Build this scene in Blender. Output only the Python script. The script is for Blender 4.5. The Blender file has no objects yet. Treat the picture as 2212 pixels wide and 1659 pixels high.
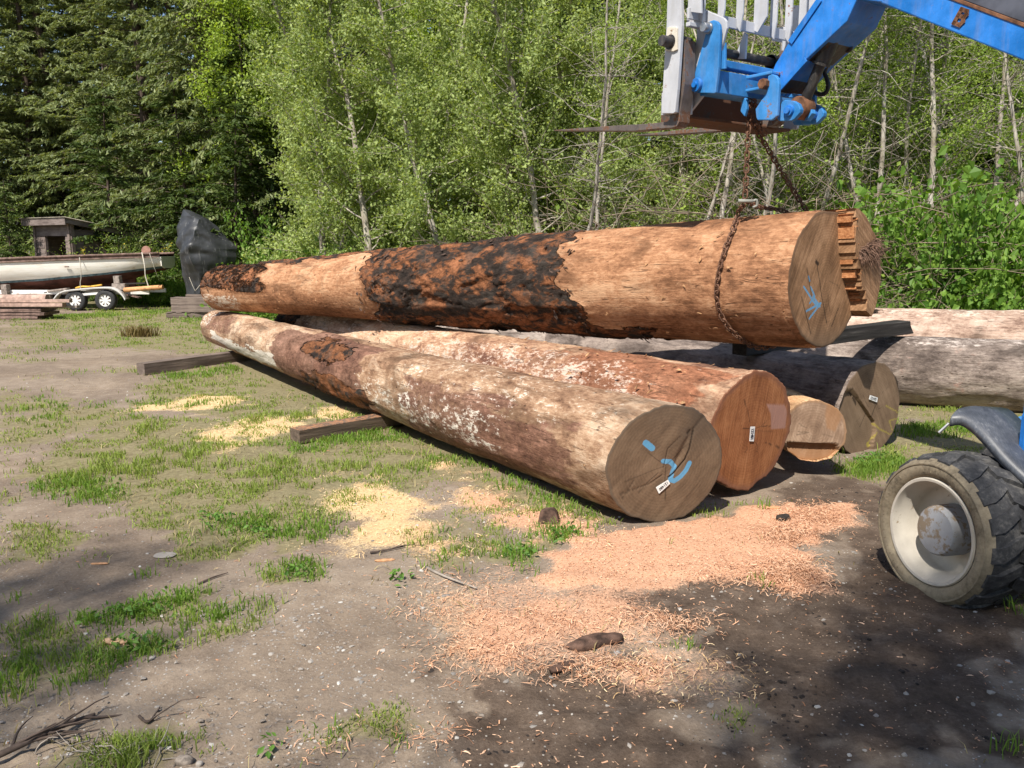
import bpy, math, random
import numpy as np
from mathutils import Vector, Matrix
R = math.radians
random.seed(4)
scene = bpy.context.scene
C = scene.collection

# ---------------------------------------------------------------- camera
CAM_H, PITCH, FOV = 1.7, 9.2, 63.4
FV = 1106 / math.tan(R(FOV / 2))          # focal length in units of a 2212 px wide picture
cam = bpy.data.cameras.new('camera')
cam.sensor_width = 36
cam.lens = 18 / math.tan(R(FOV / 2))
cam.clip_start, cam.clip_end = 0.05, 3000
camo = bpy.data.objects.new('camera', cam)
camo.location = (0, 0, CAM_H)
camo.rotation_euler = (R(90 - PITCH), 0, 0)
C.objects.link(camo)
scene.camera = camo

# ---------------------------------------------------------------- sky, sun, exposure
SUN_EL, SUN_AZ = 52.0, 206.0                # compass angle the light comes from, 0 = +y, clockwise
world = bpy.data.worlds.new('World'); scene.world = world
world.use_nodes = True
wn = world.node_tree.nodes; wl = world.node_tree.links
bg = wn['Background']
sky = wn.new('ShaderNodeTexSky'); sky.sky_type = 'NISHITA'; sky.sun_disc = False
sky.sun_elevation = R(SUN_EL); sky.sun_rotation = R(SUN_AZ)
wl.new(sky.outputs[0], bg.inputs[0]); bg.inputs[1].default_value = 0.10
sun = bpy.data.lights.new('sun', 'SUN'); sun.energy = 4.6; sun.angle = R(0.53); sun.color = (1, 0.94, 0.85)
suno = bpy.data.objects.new('sun', sun); C.objects.link(suno)
sd = Vector((math.sin(R(SUN_AZ)) * math.cos(R(SUN_EL)), math.cos(R(SUN_AZ)) * math.cos(R(SUN_EL)), math.sin(R(SUN_EL))))
suno.rotation_euler = sd.to_track_quat('Z', 'Y').to_euler(); suno.location = sd * 40
scene.view_settings.view_transform = 'Standard'
scene.view_settings.look = 'None'
scene.view_settings.exposure = 0.66
scene.view_settings.gamma = 1
scene.render.film_transparent = False
scene.cycles.max_bounces = 8
scene.cycles.transparent_max_bounces = 8

# ---------------------------------------------------------------- measuring helpers
CP, SP = math.cos(R(PITCH)), math.sin(R(PITCH))
def ray(u, v):
    a = (u - 1106) / FV; b = -(v - 829.5) / FV
    return np.array([a, CP + b * SP, -SP + b * CP])
O3 = np.array([0, 0, CAM_H])
def at_z(u, v, z=0.0):
    d = ray(u, v); return O3 + d * ((z - CAM_H) / d[2])
def at_y(u, v, y):
    d = ray(u, v); return O3 + d * (y / d[1])
def at_plane(u, v, p, n):
    d = ray(u, v); p = np.array(p, float); n = np.array(n, float)
    return O3 + d * (np.dot(p - O3, n) / np.dot(d, n))
def gx(u, y):                                # x of something standing at depth y and seen at column u
    return (u - 1106) / FV * y * CP + 0

# ---------------------------------------------------------------- numpy noise
def _hash(i, j, k, s):
    n = (i.astype(np.int64) * 374761393 + j.astype(np.int64) * 668265263 + k.astype(np.int64) * 2147483647 + s * 974634777) & 0xffffffff
    n = ((n ^ (n >> 13)) * 1274126177) & 0xffffffff
    n = (n ^ (n >> 16)) & 0xffffffff
    n = (n * 2246822519) & 0xffffffff
    return ((n ^ (n >> 15)) & 0xffffff) / float(0xffffff)
def vnoise(p, s=0):
    p = np.asarray(p, float); f = np.floor(p); t = p - f; t = t * t * (3 - 2 * t)
    i, j, k = f[:, 0], f[:, 1], f[:, 2]
    r = 0
    for a in (0, 1):
        for b in (0, 1):
            for c in (0, 1):
                w = (t[:, 0] if a else 1 - t[:, 0]) * (t[:, 1] if b else 1 - t[:, 1]) * (t[:, 2] if c else 1 - t[:, 2])
                r = r + w * _hash(i + a, j + b, k + c, s)
    return r
def fbm(p, s=0, o=4, g=0.5):
    p = np.asarray(p, float); r = 0; a = 1; t = 0
    for q in range(o):
        r = r + a * vnoise(p * 2 ** q + q * 17.3, s + q); t += a; a *= g
    return r / t
def fbm2(x, y, sc, s=0, o=4, g=0.5):
    return fbm(np.stack([x * sc, y * sc, np.zeros_like(x)], 1), s, o, g)
def sstep(a, b, x):
    t = np.clip((x - a) / (b - a), 0, 1); return t * t * (3 - 2 * t)
def polydist(x, y, poly):                    # signed distance, positive inside
    d = np.full(x.shape, 1e9); ins = np.zeros(x.shape, bool); n = len(poly)
    for i in range(n):
        ax, ay = poly[i]; bx, by = poly[(i + 1) % n]
        ex, ey = bx - ax, by - ay
        t = np.clip(((x - ax) * ex + (y - ay) * ey) / (ex * ex + ey * ey + 1e-12), 0, 1)
        d = np.minimum(d, np.hypot(x - ax - t * ex, y - ay - t * ey))
        c = ((ay > y) != (by > y)) & (x < (bx - ax) * (y - ay) / (by - ay + 1e-12) + ax)
        ins ^= c
    return np.where(ins, d, -d)
def linedist(x, y, pts):
    d = np.full(x.shape, 1e9)
    for (ax, ay), (bx, by) in zip(pts[:-1], pts[1:]):
        ex, ey = bx - ax, by - ay
        t = np.clip(((x - ax) * ex + (y - ay) * ey) / (ex * ex + ey * ey + 1e-12), 0, 1)
        d = np.minimum(d, np.hypot(x - ax - t * ex, y - ay - t * ey))
    return d

# ---------------------------------------------------------------- mesh helpers
class MB:
    """collects shapes and links them as one mesh object"""
    def __init__(self):
        self.v = []; self.f = []; self.m = []; self.n = 0
    def add(self, v, f, m=0):
        v = np.asarray(v, float); self.v.append(v)
        if isinstance(f, np.ndarray):
            self.f.append(f + self.n); self.m.append(np.full(len(f), m))
        else:
            for q in f:
                self.f.append(np.asarray(q)[None] + self.n); self.m.append(np.array([m]))
        self.n += len(v)
        return self
    def box(self, c, s, rot=None, m=0, jit=0):
        s = np.asarray(s, float) / 2
        v = np.array([[x, y, z] for x in (-1, 1) for y in (-1, 1) for z in (-1, 1)], float) * s
        if jit: v = v + np.random.default_rng(int(abs(c[0] * 977 + c[1] * 131 + c[2] * 7)) + 3).normal(0, jit, v.shape)
        if rot is not None: v = v @ np.asarray(rot, float).T
        return self.add(v + np.asarray(c, float), np.array([[0, 1, 3, 2], [4, 6, 7, 5], [0, 4, 5, 1], [2, 3, 7, 6], [0, 2, 6, 4], [1, 5, 7, 3]]), m)
    def prism(self, pts, off, m=0):           # pts: world polygon, off: extrusion vector
        p = np.asarray(pts, float); n = len(p); off = np.asarray(off, float)
        nrm = np.zeros(3)
        for i in range(n): nrm += np.cross(p[i], p[(i + 1) % n])
        if np.dot(nrm, off) > 0: p = p[::-1]
        v = np.concatenate([p, p + off]); f = [list(range(n)), list(range(2 * n - 1, n - 1, -1))]
        for i in range(n):
            j = (i + 1) % n; f.append([j, i, n + i, n + j])
        return self.add(v, f, m)
    def tube(self, pts, r, sides=6, closed=False, m=0, caps=True):
        p = np.asarray(pts, float); n = len(p)
        r = np.full(n, r, float) if np.isscalar(r) else np.asarray(r, float)
        t = np.roll(p, -1, 0) - np.roll(p, 1, 0)
        if not closed: t[0] = p[1] - p[0]; t[-1] = p[-1] - p[-2]
        t /= np.linalg.norm(t, axis=1)[:, None] + 1e-12
        ref = np.array([0.13, 0.27, 0.95]) if abs(t[:, 2]).mean() < 0.85 else np.array([0.9, 0.3, 0.1])
        a = np.cross(t, ref); a /= np.linalg.norm(a, axis=1)[:, None] + 1e-12
        b = np.cross(t, a)
        ph = np.arange(sides) * 2 * math.pi / sides
        v = p[:, None] + r[:, None, None] * (np.cos(ph)[None, :, None] * a[:, None] + np.sin(ph)[None, :, None] * b[:, None])
        k = n if closed else n - 1
        i = np.arange(k)[:, None]; j = np.arange(sides)[None]
        i2 = (i + 1) % n; j2 = (j + 1) % sides
        f = np.stack([i * sides + j, i * sides + j2, i2 * sides + j2, i2 * sides + j], -1).reshape(-1, 4)
        self.add(v.reshape(-1, 3), f, m)
        if caps and not closed and sides > 4:
            self.f.append(np.arange(sides)[::-1][None] + self.n - n * sides); self.m.append(np.array([m]))
            self.f.append(np.arange(sides)[None] + self.n - sides); self.m.append(np.array([m]))
        return self
    def lathe(self, prof, o, ax, segs=48, m=0):   # prof: (radius, distance along ax)
        ax = np.asarray(ax, float); ax = ax / np.linalg.norm(ax)
        ref = np.array([0, 0, 1.0]) if abs(ax[2]) < 0.9 else np.array([1.0, 0, 0])
        a = np.cross(ref, ax); a /= np.linalg.norm(a); b = np.cross(ax, a)
        pr = np.asarray(prof, float); n = len(pr); ph = np.arange(segs) * 2 * math.pi / segs
        v = np.asarray(o, float) + pr[:, None, 1:2] * ax + pr[:, None, 0:1] * (np.cos(ph)[None, :, None] * a + np.sin(ph)[None, :, None] * b)
        i = np.arange(n - 1)[:, None]; j = np.arange(segs)[None]; j2 = (j + 1) % segs
        f = np.stack([i * segs + j, i * segs + j2, (i + 1) * segs + j2, (i + 1) * segs + j], -1).reshape(-1, 4)
        return self.add(v.reshape(-1, 3), f, m)
    def build(self, name, mats, parent=None, smooth=False, bevel=0, sharp=None):
        V = np.concatenate(self.v) if self.v else np.zeros((0, 3))
        me = mesh_of(name, V, self.f, np.concatenate(self.m), smooth)
        for q in (mats if isinstance(mats, (list, tuple)) else [mats]): me.materials.append(q)
        o = bpy.data.objects.new(name, me); C.objects.link(o)
        if parent is not None:
            o.parent = parent
            o.matrix_parent_inverse = parent_inv(parent)
        if bevel:
            b = o.modifiers.new('bevel', 'BEVEL'); b.width = bevel; b.segments = 2; b.limit_method = 'ANGLE'; b.angle_limit = R(35)
        if sharp: me.set_sharp_from_angle(angle=R(sharp))
        return o
def parent_inv(p):                            # parts are written in world coordinates
    m = Matrix.Identity(4); q = p
    while q is not None:
        m = q.matrix_basis @ m if q.parent is None else q.matrix_parent_inverse @ q.matrix_basis @ m
        q = q.parent
    return m.inverted()
def mesh_of(name, V, faces, mi=None, smooth=False):
    me = bpy.data.meshes.new(name)
    me.vertices.add(len(V)); me.vertices.foreach_set('co', np.asarray(V, np.float32).ravel())
    tot = np.concatenate([np.full(len(f), f.shape[1]) for f in faces]); idx = np.concatenate([f.ravel() for f in faces])
    me.loops.add(len(idx)); me.loops.foreach_set('vertex_index', idx.astype(np.int32))
    st = np.concatenate([[0], np.cumsum(tot)[:-1]])
    me.polygons.add(len(tot)); me.polygons.foreach_set('loop_start', st.astype(np.int32))
    if mi is not None: me.polygons.foreach_set('material_index', mi.astype(np.int32))
    me.polygons.foreach_set('use_smooth', np.full(len(tot), bool(smooth)))
    me.update(calc_edges=True)
    return me
def fattr(me, name, data):
    a = me.attributes.new(name, 'FLOAT', 'POINT'); a.data.foreach_set('value', np.asarray(data, np.float32))
def tag(o, label=None, cat=None, group=None, kind=None):
    if label: o['label'] = label
    if cat: o['category'] = cat
    if group: o['group'] = group
    if kind: o['kind'] = kind
    return o
def thing(name, label, cat, loc=(0, 0, 0), group=None):
    o = bpy.data.objects.new(name, None); o.empty_display_size = 0.2; C.objects.link(o); o.location = loc
    return tag(o, label, cat, group)
def norm(v):
    v = np.asarray(v, float); return v / np.linalg.norm(v)

# ---------------------------------------------------------------- material helpers
class NT:
    def __init__(self, name):
        self.mat = bpy.data.materials.new(name); self.mat.use_nodes = True
        self.t = self.mat.node_tree; self.n = self.t.nodes; self.b = self.n['Principled BSDF']
        self.b.inputs['Specular IOR Level'].default_value = 0.25
    def link(self, a, b): self.t.links.new(a, b)
    def put(self, sock, v):
        if hasattr(v, 'links') or hasattr(v, 'is_linked'): self.link(v, sock)
        elif isinstance(v, (tuple, list)) and len(v) == 3 and sock.type == 'RGBA': sock.default_value = (*v, 1)
        else: sock.default_value = v
    def obj(self, scale=(1, 1, 1)):
        if not hasattr(self, '_tc'): self._tc = self.n.new('ShaderNodeTexCoord')
        if scale == (1, 1, 1): return self._tc.outputs['Object']
        m = self.n.new('ShaderNodeMapping'); m.inputs['Scale'].default_value = scale
        self.link(self._tc.outputs['Object'], m.inputs['Vector']); return m.outputs[0]
    def pos(self):
        return self.n.new('ShaderNodeNewGeometry').outputs['Position']
    def noise(self, sc, det=5, vec=None, rough=0.55, dist=0.0):
        q = self.n.new('ShaderNodeTexNoise'); q.inputs['Scale'].default_value = sc; q.inputs['Detail'].default_value = det
        q.inputs['Roughness'].default_value = rough; q.inputs['Distortion'].default_value = dist
        self.link(vec if vec is not None else self.obj(), q.inputs['Vector']); return q.outputs['Fac']
    def voro(self, sc, vec=None, feat='F1', out='Distance', rnd=1.0):
        q = self.n.new('ShaderNodeTexVoronoi'); q.feature = feat; q.inputs['Scale'].default_value = sc; q.inputs['Randomness'].default_value = rnd
        self.link(vec if vec is not None else self.obj(), q.inputs['Vector']); return q.outputs[out]
    def wave(self, sc, vec, dist=2, det=3, kind='BANDS', dir_='X'):
        q = self.n.new('ShaderNodeTexWave'); q.wave_type = kind
        if kind == 'BANDS': q.bands_direction = dir_
        else: q.rings_direction = dir_
        q.inputs['Scale'].default_value = sc; q.inputs['Distortion'].default_value = dist; q.inputs['Detail'].default_value = det
        self.link(vec, q.inputs['Vector']); return q.outputs['Fac']
    def attr(self, name):
        q = self.n.new('ShaderNodeAttribute'); q.attribute_name = name; return q.outputs['Fac']
    def ramp(self, fac, *stops):
        q = self.n.new('ShaderNodeValToRGB'); self.link(fac, q.inputs[0]); e = q.color_ramp.elements
        while len(e) < len(stops): e.new(0.5)
        for el, (p, c) in zip(e, stops):
            el.position = p; el.color = (*c, 1) if isinstance(c, (tuple, list)) else (c, c, c, 1)
        return q.outputs[0]
    def mix(self, fac, a, b, mode='MIX'):
        q = self.n.new('ShaderNodeMix'); q.data_type = 'RGBA'; q.blend_type = mode
        self.put(q.inputs[0], fac); self.put(q.inputs[6], a); self.put(q.inputs[7], b); return q.outputs[2]
    def math(self, op, a, b=0.0, c=None):
        q = self.n.new('ShaderNodeMath'); q.operation = op; self.put(q.inputs[0], a); self.put(q.inputs[1], b)
        if c is not None: self.put(q.inputs[2], c)
        return q.outputs[0]
    def rag(self, fac, nz, k=0.6, lo=0.4, hi=0.6):   # soft mask with an edge broken by noise
        s = self.math('MULTIPLY_ADD', self.math('SUBTRACT', nz, 0.5), k, fac)
        q = self.n.new('ShaderNodeMapRange'); q.interpolation_type = 'SMOOTHSTEP'
        self.put(q.inputs[0], s); q.inputs[1].default_value = lo; q.inputs[2].default_value = hi; return q.outputs[0]
    def island(self):
        return self.n.new('ShaderNodeNewGeometry').outputs['Random Per Island']
    def orand(self):
        return self.n.new('ShaderNodeObjectInfo').outputs['Random']
    def bump(self, h, strength=0.5, dist=0.01, prev=None):
        q = self.n.new('ShaderNodeBump'); q.inputs['Strength'].default_value = strength; q.inputs['Distance'].default_value = dist
        self.link(h, q.inputs['Height'])
        if prev is not None: self.link(prev, q.inputs['Normal'])
        return q.outputs[0]
    def done(self, col, rough=0.75, normal=None, metal=0.0, spec=0.25):
        self.put(self.b.inputs['Base Color'], col); self.put(self.b.inputs['Roughness'], rough)
        self.b.inputs['Metallic'].default_value = metal; self.b.inputs['Specular IOR Level'].default_value = spec
        if normal is not None: self.link(normal, self.b.inputs['Normal'])
        return self.mat

def leaf_mat(name, dark, light, trans=0.35, tcol=None):
    n = NT(name)
    f = n.math('MULTIPLY_ADD', n.orand(), 0.25, n.math('MULTIPLY', n.island(), 0.8))
    col = n.ramp(f, (0.05, dark), (0.95, light))
    n.put(n.b.inputs['Base Color'], col); n.b.inputs['Roughness'].default_value = 0.5
    tr = n.n.new('ShaderNodeBsdfTranslucent')
    n.link(n.mix(1.0, col, tcol or (1.5, 1.45, 0.5), 'MULTIPLY'), tr.inputs[0])
    mx = n.n.new('ShaderNodeMixShader'); mx.inputs[0].default_value = trans
    n.link(n.b.outputs[0], mx.inputs[1]); n.link(tr.outputs[0], mx.inputs[2])
    n.link(mx.outputs[0], n.n['Material Output'].inputs[0])
    return n.mat
def plain(name, col, rough=0.6, var=0.25, sc=12, metal=0.0, spec=0.3, bump=0.0):
    n = NT(name); z = n.noise(sc, 6)
    c = n.mix(n.ramp(z, (0.35, 0.0), (0.65, 1.0)), tuple(q * (1 - var) for q in col), tuple(min(1, q * (1 + var)) for q in col))
    return n.done(c, rough, n.bump(z, 0.4, bump) if bump else None, metal, spec)
def paint(name, col, rust=(0.16, 0.07, 0.035), amt=0.42, rough=0.42, fade=0.15):
    n = NT(name)
    a = n.noise(5, 8, rough=0.65); b = n.noise(28, 6, rough=0.7); s = n.noise(7, 5, n.obj((3, 3, 0.5)))
    base = n.mix(n.ramp(a, (0.35, 0.0), (0.7, 1.0)), tuple(q * (1 - fade) for q in col), tuple(min(1, q * (1 + fade) + 0.03) for q in col))
    base = n.mix(n.math('MULTIPLY', n.ramp(s, (0.5, 0.0), (0.72, 1.0)), 0.2), base, (0.28, 0.25, 0.2))
    sx_ = n.noise(90, 4, None, 0.7)
    base = n.mix(n.ramp(sx_, (0.62, 0.0), (0.72, 0.35)), base, (0.30, 0.26, 0.22))
    m = n.ramp(n.math('MULTIPLY_ADD', b, 0.5, n.math('MULTIPLY', a, 0.6)), (amt + 0.26, 0.0), (amt + 0.31, 1.0))
    return n.done(n.mix(m, base, rust), n.mix(m, (rough,) * 3, (0.9,) * 3), n.bump(b, 0.15, 0.003), 0, 0.4)
# ================================================================ GROUND
def V2G(poly): return [tuple(at_z(u, v)[:2]) for u, v in poly]
GRASS = [(1.0, 0.35, [(90, 690), (300, 655), (480, 640), (470, 765), (300, 752), (180, 745), (150, 715)]),
         (0.85, 0.3, [(360, 800), (545, 780), (860, 880), (1290, 1120), (1000, 1110), (940, 1000), (700, 1010), (600, 950), (500, 900), (300, 870)]),
         (0.95, 0.25, [(60, 965), (300, 895), (620, 930), (900, 920), (1050, 1000), (900, 1060), (700, 1150), (430, 1180), (300, 1105), (100, 1040)]),
         (0.62, 0.3, [(0, 840), (250, 880), (330, 900), (160, 950), (0, 1000)]),
         (0.55, 0.3, [(0, 690), (170, 700), (160, 760), (0, 745)]),
         (0.75, 0.12, [(0, 1100), (130, 1130), (190, 1150), (110, 1200), (0, 1215)]),
         (0.72, 0.10, [(190, 1325), (330, 1285), (440, 1270), (430, 1300), (300, 1345)]),
         (0.52, 0.12, [(0, 1380), (100, 1330), (330, 1360), (560, 1310), (545, 1350), (300, 1410), (180, 1450), (60, 1490), (0, 1440)]),
         (0.85, 0.05, [(580, 1238), (690, 1212), (680, 1240), (600, 1252)]),
         (0.7, 0.1, [(1050, 1185), (1225, 1140), (1262, 1165), (1150, 1212), (1060, 1215)]),
         (0.5, 0.1, [(880, 1110), (1100, 1120), (1140, 1200), (960, 1230), (860, 1180)]),
         (1.0, 0.3, [(1830, 1010), (1960, 870), (2330, 890), (2330, 960), (2050, 965), (1990, 1000), (1860, 1040)]),
         (0.6, 0.12, [(150, 1600), (340, 1560), (340, 1659), (100, 1659)]),
         (0.55, 0.1, [(690, 1560), (860, 1520), (900, 1560), (760, 1600)]),
         (0.55, 0.1, [(1560, 1480), (1640, 1490), (1640, 1570), (1560, 1580)]),
         (0.6, 0.1, [(1370, 1120), (1530, 1085), (1700, 1080), (1560, 1110)])]
GRASS = [(a, s, V2G(p)) for a, s, p in GRASS]
DUST = [(0.95, 0.15, [(1300, 1150), (1400, 1138), (1560, 1112), (1700, 1098), (1740, 1130), (1720, 1165), (1775, 1275), (1600, 1245), (1440, 1250), (1330, 1270), (1150, 1255), (1225, 1195)]),
        (0.56, 0.24, [(1000, 1310), (1200, 1292), (1385, 1312), (1330, 1355), (1240, 1400), (1080, 1455), (960, 1440), (890, 1405), (960, 1340)]),
        (0.42, 0.22, [(870, 1245), (1250, 1200), (1480, 1330), (1470, 1385), (1250, 1455), (1010, 1475), (880, 1440)]),
        (0.62, 0.10, [(1690, 1095), (1840, 1088), (1830, 1140), (1740, 1160), (1700, 1140)]),
        (0.74, 0.32, [(325, 885), (420, 855), (535, 862), (500, 888), (350, 898)]),
        (0.66, 0.32, [(430, 945), (560, 905), (665, 903), (600, 932), (500, 955)]),
        (0.75, 0.25, [(695, 880), (760, 875), (760, 905), (705, 900)]),
        (0.62, 0.34, [(700, 1045), (770, 1040), (900, 1110), (965, 1180), (900, 1215), (800, 1180), (740, 1115)]),
        (0.58, 0.2, [(940, 1000), (1100, 1065), (1330, 1140), (1300, 1190), (1100, 1140), (960, 1060)]),
        (0.5, 0.2, [(1380, 1390), (1550, 1420), (1540, 1470), (1400, 1480), (1250, 1470)])]
DUST = [(a, s, V2G(p)) for a, s, p in DUST]
MUCK = [(1.0, 0.3, [(1350, 1280), (1500, 1235), (1780, 1285), (1790, 1170), (1860, 1090), (1900, 1060), (2330, 1100), (2330, 1700), (1000, 1700), (960, 1560), (1080, 1470), (1250, 1465), (1480, 1400), (1400, 1330)]),
        (0.8, 0.2, [(1500, 1130), (1700, 1060), (1850, 1000), (1900, 1080), (1780, 1120), (1600, 1110)]),
        (0.45, 0.5, [(500, 1330), (900, 1280), (960, 1460), (900, 1700), (300, 1700), (350, 1450)])]
MUCK = [(a, s, V2G(p)) for a, s, p in MUCK]
SOUND = [V2G(p) for p in ([(1400, 1370), (1560, 1440), (1640, 1540), (1540, 1560), (1380, 1480), (1250, 1450)],)]
def cover(x, y, tab, seed):
    n = fbm2(x, y, 2.2, seed, 4) - 0.5; n2 = fbm2(x, y, 9, seed + 5, 3) - 0.5
    r = np.zeros_like(x)
    for a, s, p in tab:
        d = polydist(x, y, p)
        r = np.maximum(r, a * sstep(-s, s, d + n * s * 3.2 + n2 * s * 1.6))
    return r
def grass_cover(x, y):
    g = cover(x, y, GRASS, 11)
    far = sstep(22.5, 25, y + 2 * (fbm2(x, y, 0.4, 3) - 0.5)) * 0.9
    side = sstep(5.2, 6.5, x) * 0.8 * sstep(5, 7, y)
    sp = sstep(0.56, 0.7, fbm2(x, y, 1.1, 77, 4)) * 0.45 * sstep(4.0, 6, y)
    return np.maximum.reduce([g, far, side, sp])
def ground_z(x, y, fine=True):
    near = np.exp(-np.hypot(x + 1, y - 4) / 40)
    z = (fbm2(x, y, 0.35, 1, 3) - 0.5) * 0.12 * near
    if fine:
        nn = np.exp(-np.maximum(y - 2, 0) / 9) * (np.abs(x) < 30)
        m = cover(x, y, MUCK, 31)
        z = z + (fbm2(x, y, 5, 2, 4) - 0.5) * 0.035 * nn * (1 + 1.1 * m)
        cl = sstep(0.52, 0.78, fbm2(x, y, 13, 8, 4, 0.6)) * 0.022 * sstep(3.9, 3.0, y) * sstep(2.5, 0.2, x)
        z = z + cl
        d = cover(x, y, DUST[:2], 21)
        z = z + d * (0.02 + 0.035 * fbm2(x, y, 3, 9, 4)) + cover(x, y, DUST[2:], 21) * 0.012
    return z - 0.01
xs = np.concatenate([-np.geomspace(300, 10.6, 60), np.arange(-10.4, 6.6, 0.032), np.geomspace(6.8, 300, 60)])
yy = [1.3]
while yy[-1] < 26: yy.append(yy[-1] + 0.0062 * yy[-1] + 0.004)
ys = np.concatenate([-np.geomspace(300, 1.5, 45), np.linspace(-1.2, 1.2, 12), np.array(yy), np.geomspace(26.5, 420, 60)])
gx_, gy_ = np.meshgrid(xs, ys); X = gx_.ravel(); Y = gy_.ravel()
Z = ground_z(X, Y)
nx, ny = len(xs), len(ys)
i = np.arange(ny - 1)[:, None]; j = np.arange(nx - 1)[None]
GF = np.stack([i * nx + j, i * nx + j + 1, (i + 1) * nx + j + 1, (i + 1) * nx + j], -1).reshape(-1, 4)
gm = mesh_of('ground', np.stack([X, Y, Z], 1), [GF], None, True)
A_GR, A_DU, A_MU = grass_cover(X, Y), cover(X, Y, DUST, 21), cover(X, Y, MUCK, 31)
for sp_ in SOUND: A_MU *= 1 - 0.75 * sstep(-0.15, 0.12, polydist(X, Y, sp_) + (fbm2(X, Y, 4, 55) - 0.5) * 0.5)
fattr(gm, 'grass', A_GR); fattr(gm, 'dust', A_DU); fattr(gm, 'muck', A_MU)
fattr(gm, 'grit', sstep(0.42, 0.62, fbm2(X, Y, 0.9, 91, 4)))
n = NT('ground_earth'); P = n.pos()
big = n.noise(0.9, 6, P); mid = n.noise(7, 8, P, 0.65); fin = n.noise(60, 8, P, 0.7); vf = n.noise(260, 4, P, 0.7)
dirt = n.ramp(n.math('MULTIPLY_ADD', mid, 0.55, n.math('MULTIPLY', fin, 0.45)), (0.32, (0.16, 0.117, 0.082)), (0.5, (0.265, 0.205, 0.15)), (0.68, (0.38, 0.308, 0.235)))
dirt = n.mix(n.ramp(big, (0.35, 0.0), (0.7, 0.5)), dirt, (0.25, 0.205, 0.165))
vd = n.voro(75, P); vc = n.voro(75, P, out='Color')
sepv = n.n.new('ShaderNodeSeparateColor'); n.link(vc, sepv.inputs[0])
stone = n.math('MULTIPLY', n.ramp(vd, (0.22, 1.0), (0.34, 0.0)), n.math('GREATER_THAN', n.math('MULTIPLY_ADD', n.attr('grit'), 0.22, sepv.outputs[0]), 0.90))
dirt = n.mix(stone, dirt, n.ramp(sepv.outputs[1], (0.0, (0.20, 0.20, 0.20)), (0.6, (0.36, 0.34, 0.31)), (1.0, (0.62, 0.58, 0.53))))
muck = n.ramp(n.math('MULTIPLY_ADD', mid, 0.6, n.math('MULTIPLY', fin, 0.4)), (0.3, (0.042, 0.029, 0.021)), (0.52, (0.112, 0.081, 0.060)), (0.72, (0.21, 0.162, 0.125)))
chip = n.math('MULTIPLY', n.ramp(n.voro(42, P), (0.10, 1.0), (0.16, 0.0)), n.math('GREATER_THAN', n.noise(9, 3, P), 0.5))
muck = n.mix(chip, muck, (0.5, 0.36, 0.25))
dirt = n.mix(n.ramp(n.noise(0.55, 6, P, 0.65), (0.46, 0.0), (0.6, 0.6)), dirt, n.ramp(fin, (0.35, (0.085, 0.062, 0.046)), (0.65, (0.20, 0.15, 0.115))))
col = n.mix(n.rag(n.attr('muck'), mid, 0.9, 0.35, 0.75), dirt, muck)
moss = n.ramp(n.noise(24, 6, P, 0.7), (0.3, (0.14, 0.112, 0.066)), (0.5, (0.205, 0.18, 0.092)), (0.7, (0.29, 0.25, 0.145)))
col = n.mix(n.math('MULTIPLY', n.rag(n.attr('grass'), n.math('MULTIPLY_ADD', fin, 0.5, n.math('MULTIPLY', mid, 0.5)), 1.5, 0.3, 0.62), 0.85), col, moss)
saw = n.ramp(n.math('MULTIPLY_ADD', vf, 0.6, n.math('MULTIPLY', fin, 0.4)), (0.34, (0.36, 0.175, 0.095)), (0.5, (0.58, 0.325, 0.20)), (0.66, (0.72, 0.47, 0.32)))
ylw = n.ramp(n.math('MULTIPLY_ADD', vf, 0.6, n.math('MULTIPLY', fin, 0.4)), (0.34, (0.42, 0.26, 0.12)), (0.5, (0.66, 0.46, 0.24)), (0.66, (0.80, 0.64, 0.40)))
sx = n.n.new('ShaderNodeSeparateXYZ'); n.link(P, sx.inputs[0])
mr = n.n.new('ShaderNodeMapRange'); n.link(sx.outputs[0], mr.inputs[0]); mr.inputs[1].default_value = -0.75; mr.inputs[2].default_value = -0.1
saw = n.mix(mr.outputs[0], ylw, saw)
col = n.mix(n.rag(n.attr('dust'), n.math('MULTIPLY_ADD', vf, 0.55, n.math('MULTIPLY', fin, 0.55)), 1.5, 0.36, 0.66), col, saw)
b1 = n.bump(mid, 0.35, 0.03); b2 = n.bump(fin, 0.7, 0.012, b1); b3 = n.bump(n.math('MULTIPLY_ADD', stone, 0.6, vf), 0.5, 0.004, b2)
gm.materials.append(n.done(col, 0.95, b3, 0, 0.12))
ground = bpy.data.objects.new('ground', gm); C.objects.link(ground)
tag(ground, 'grey gravelly dirt yard with thin grass, moss and sawdust', 'ground', kind='structure')

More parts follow.
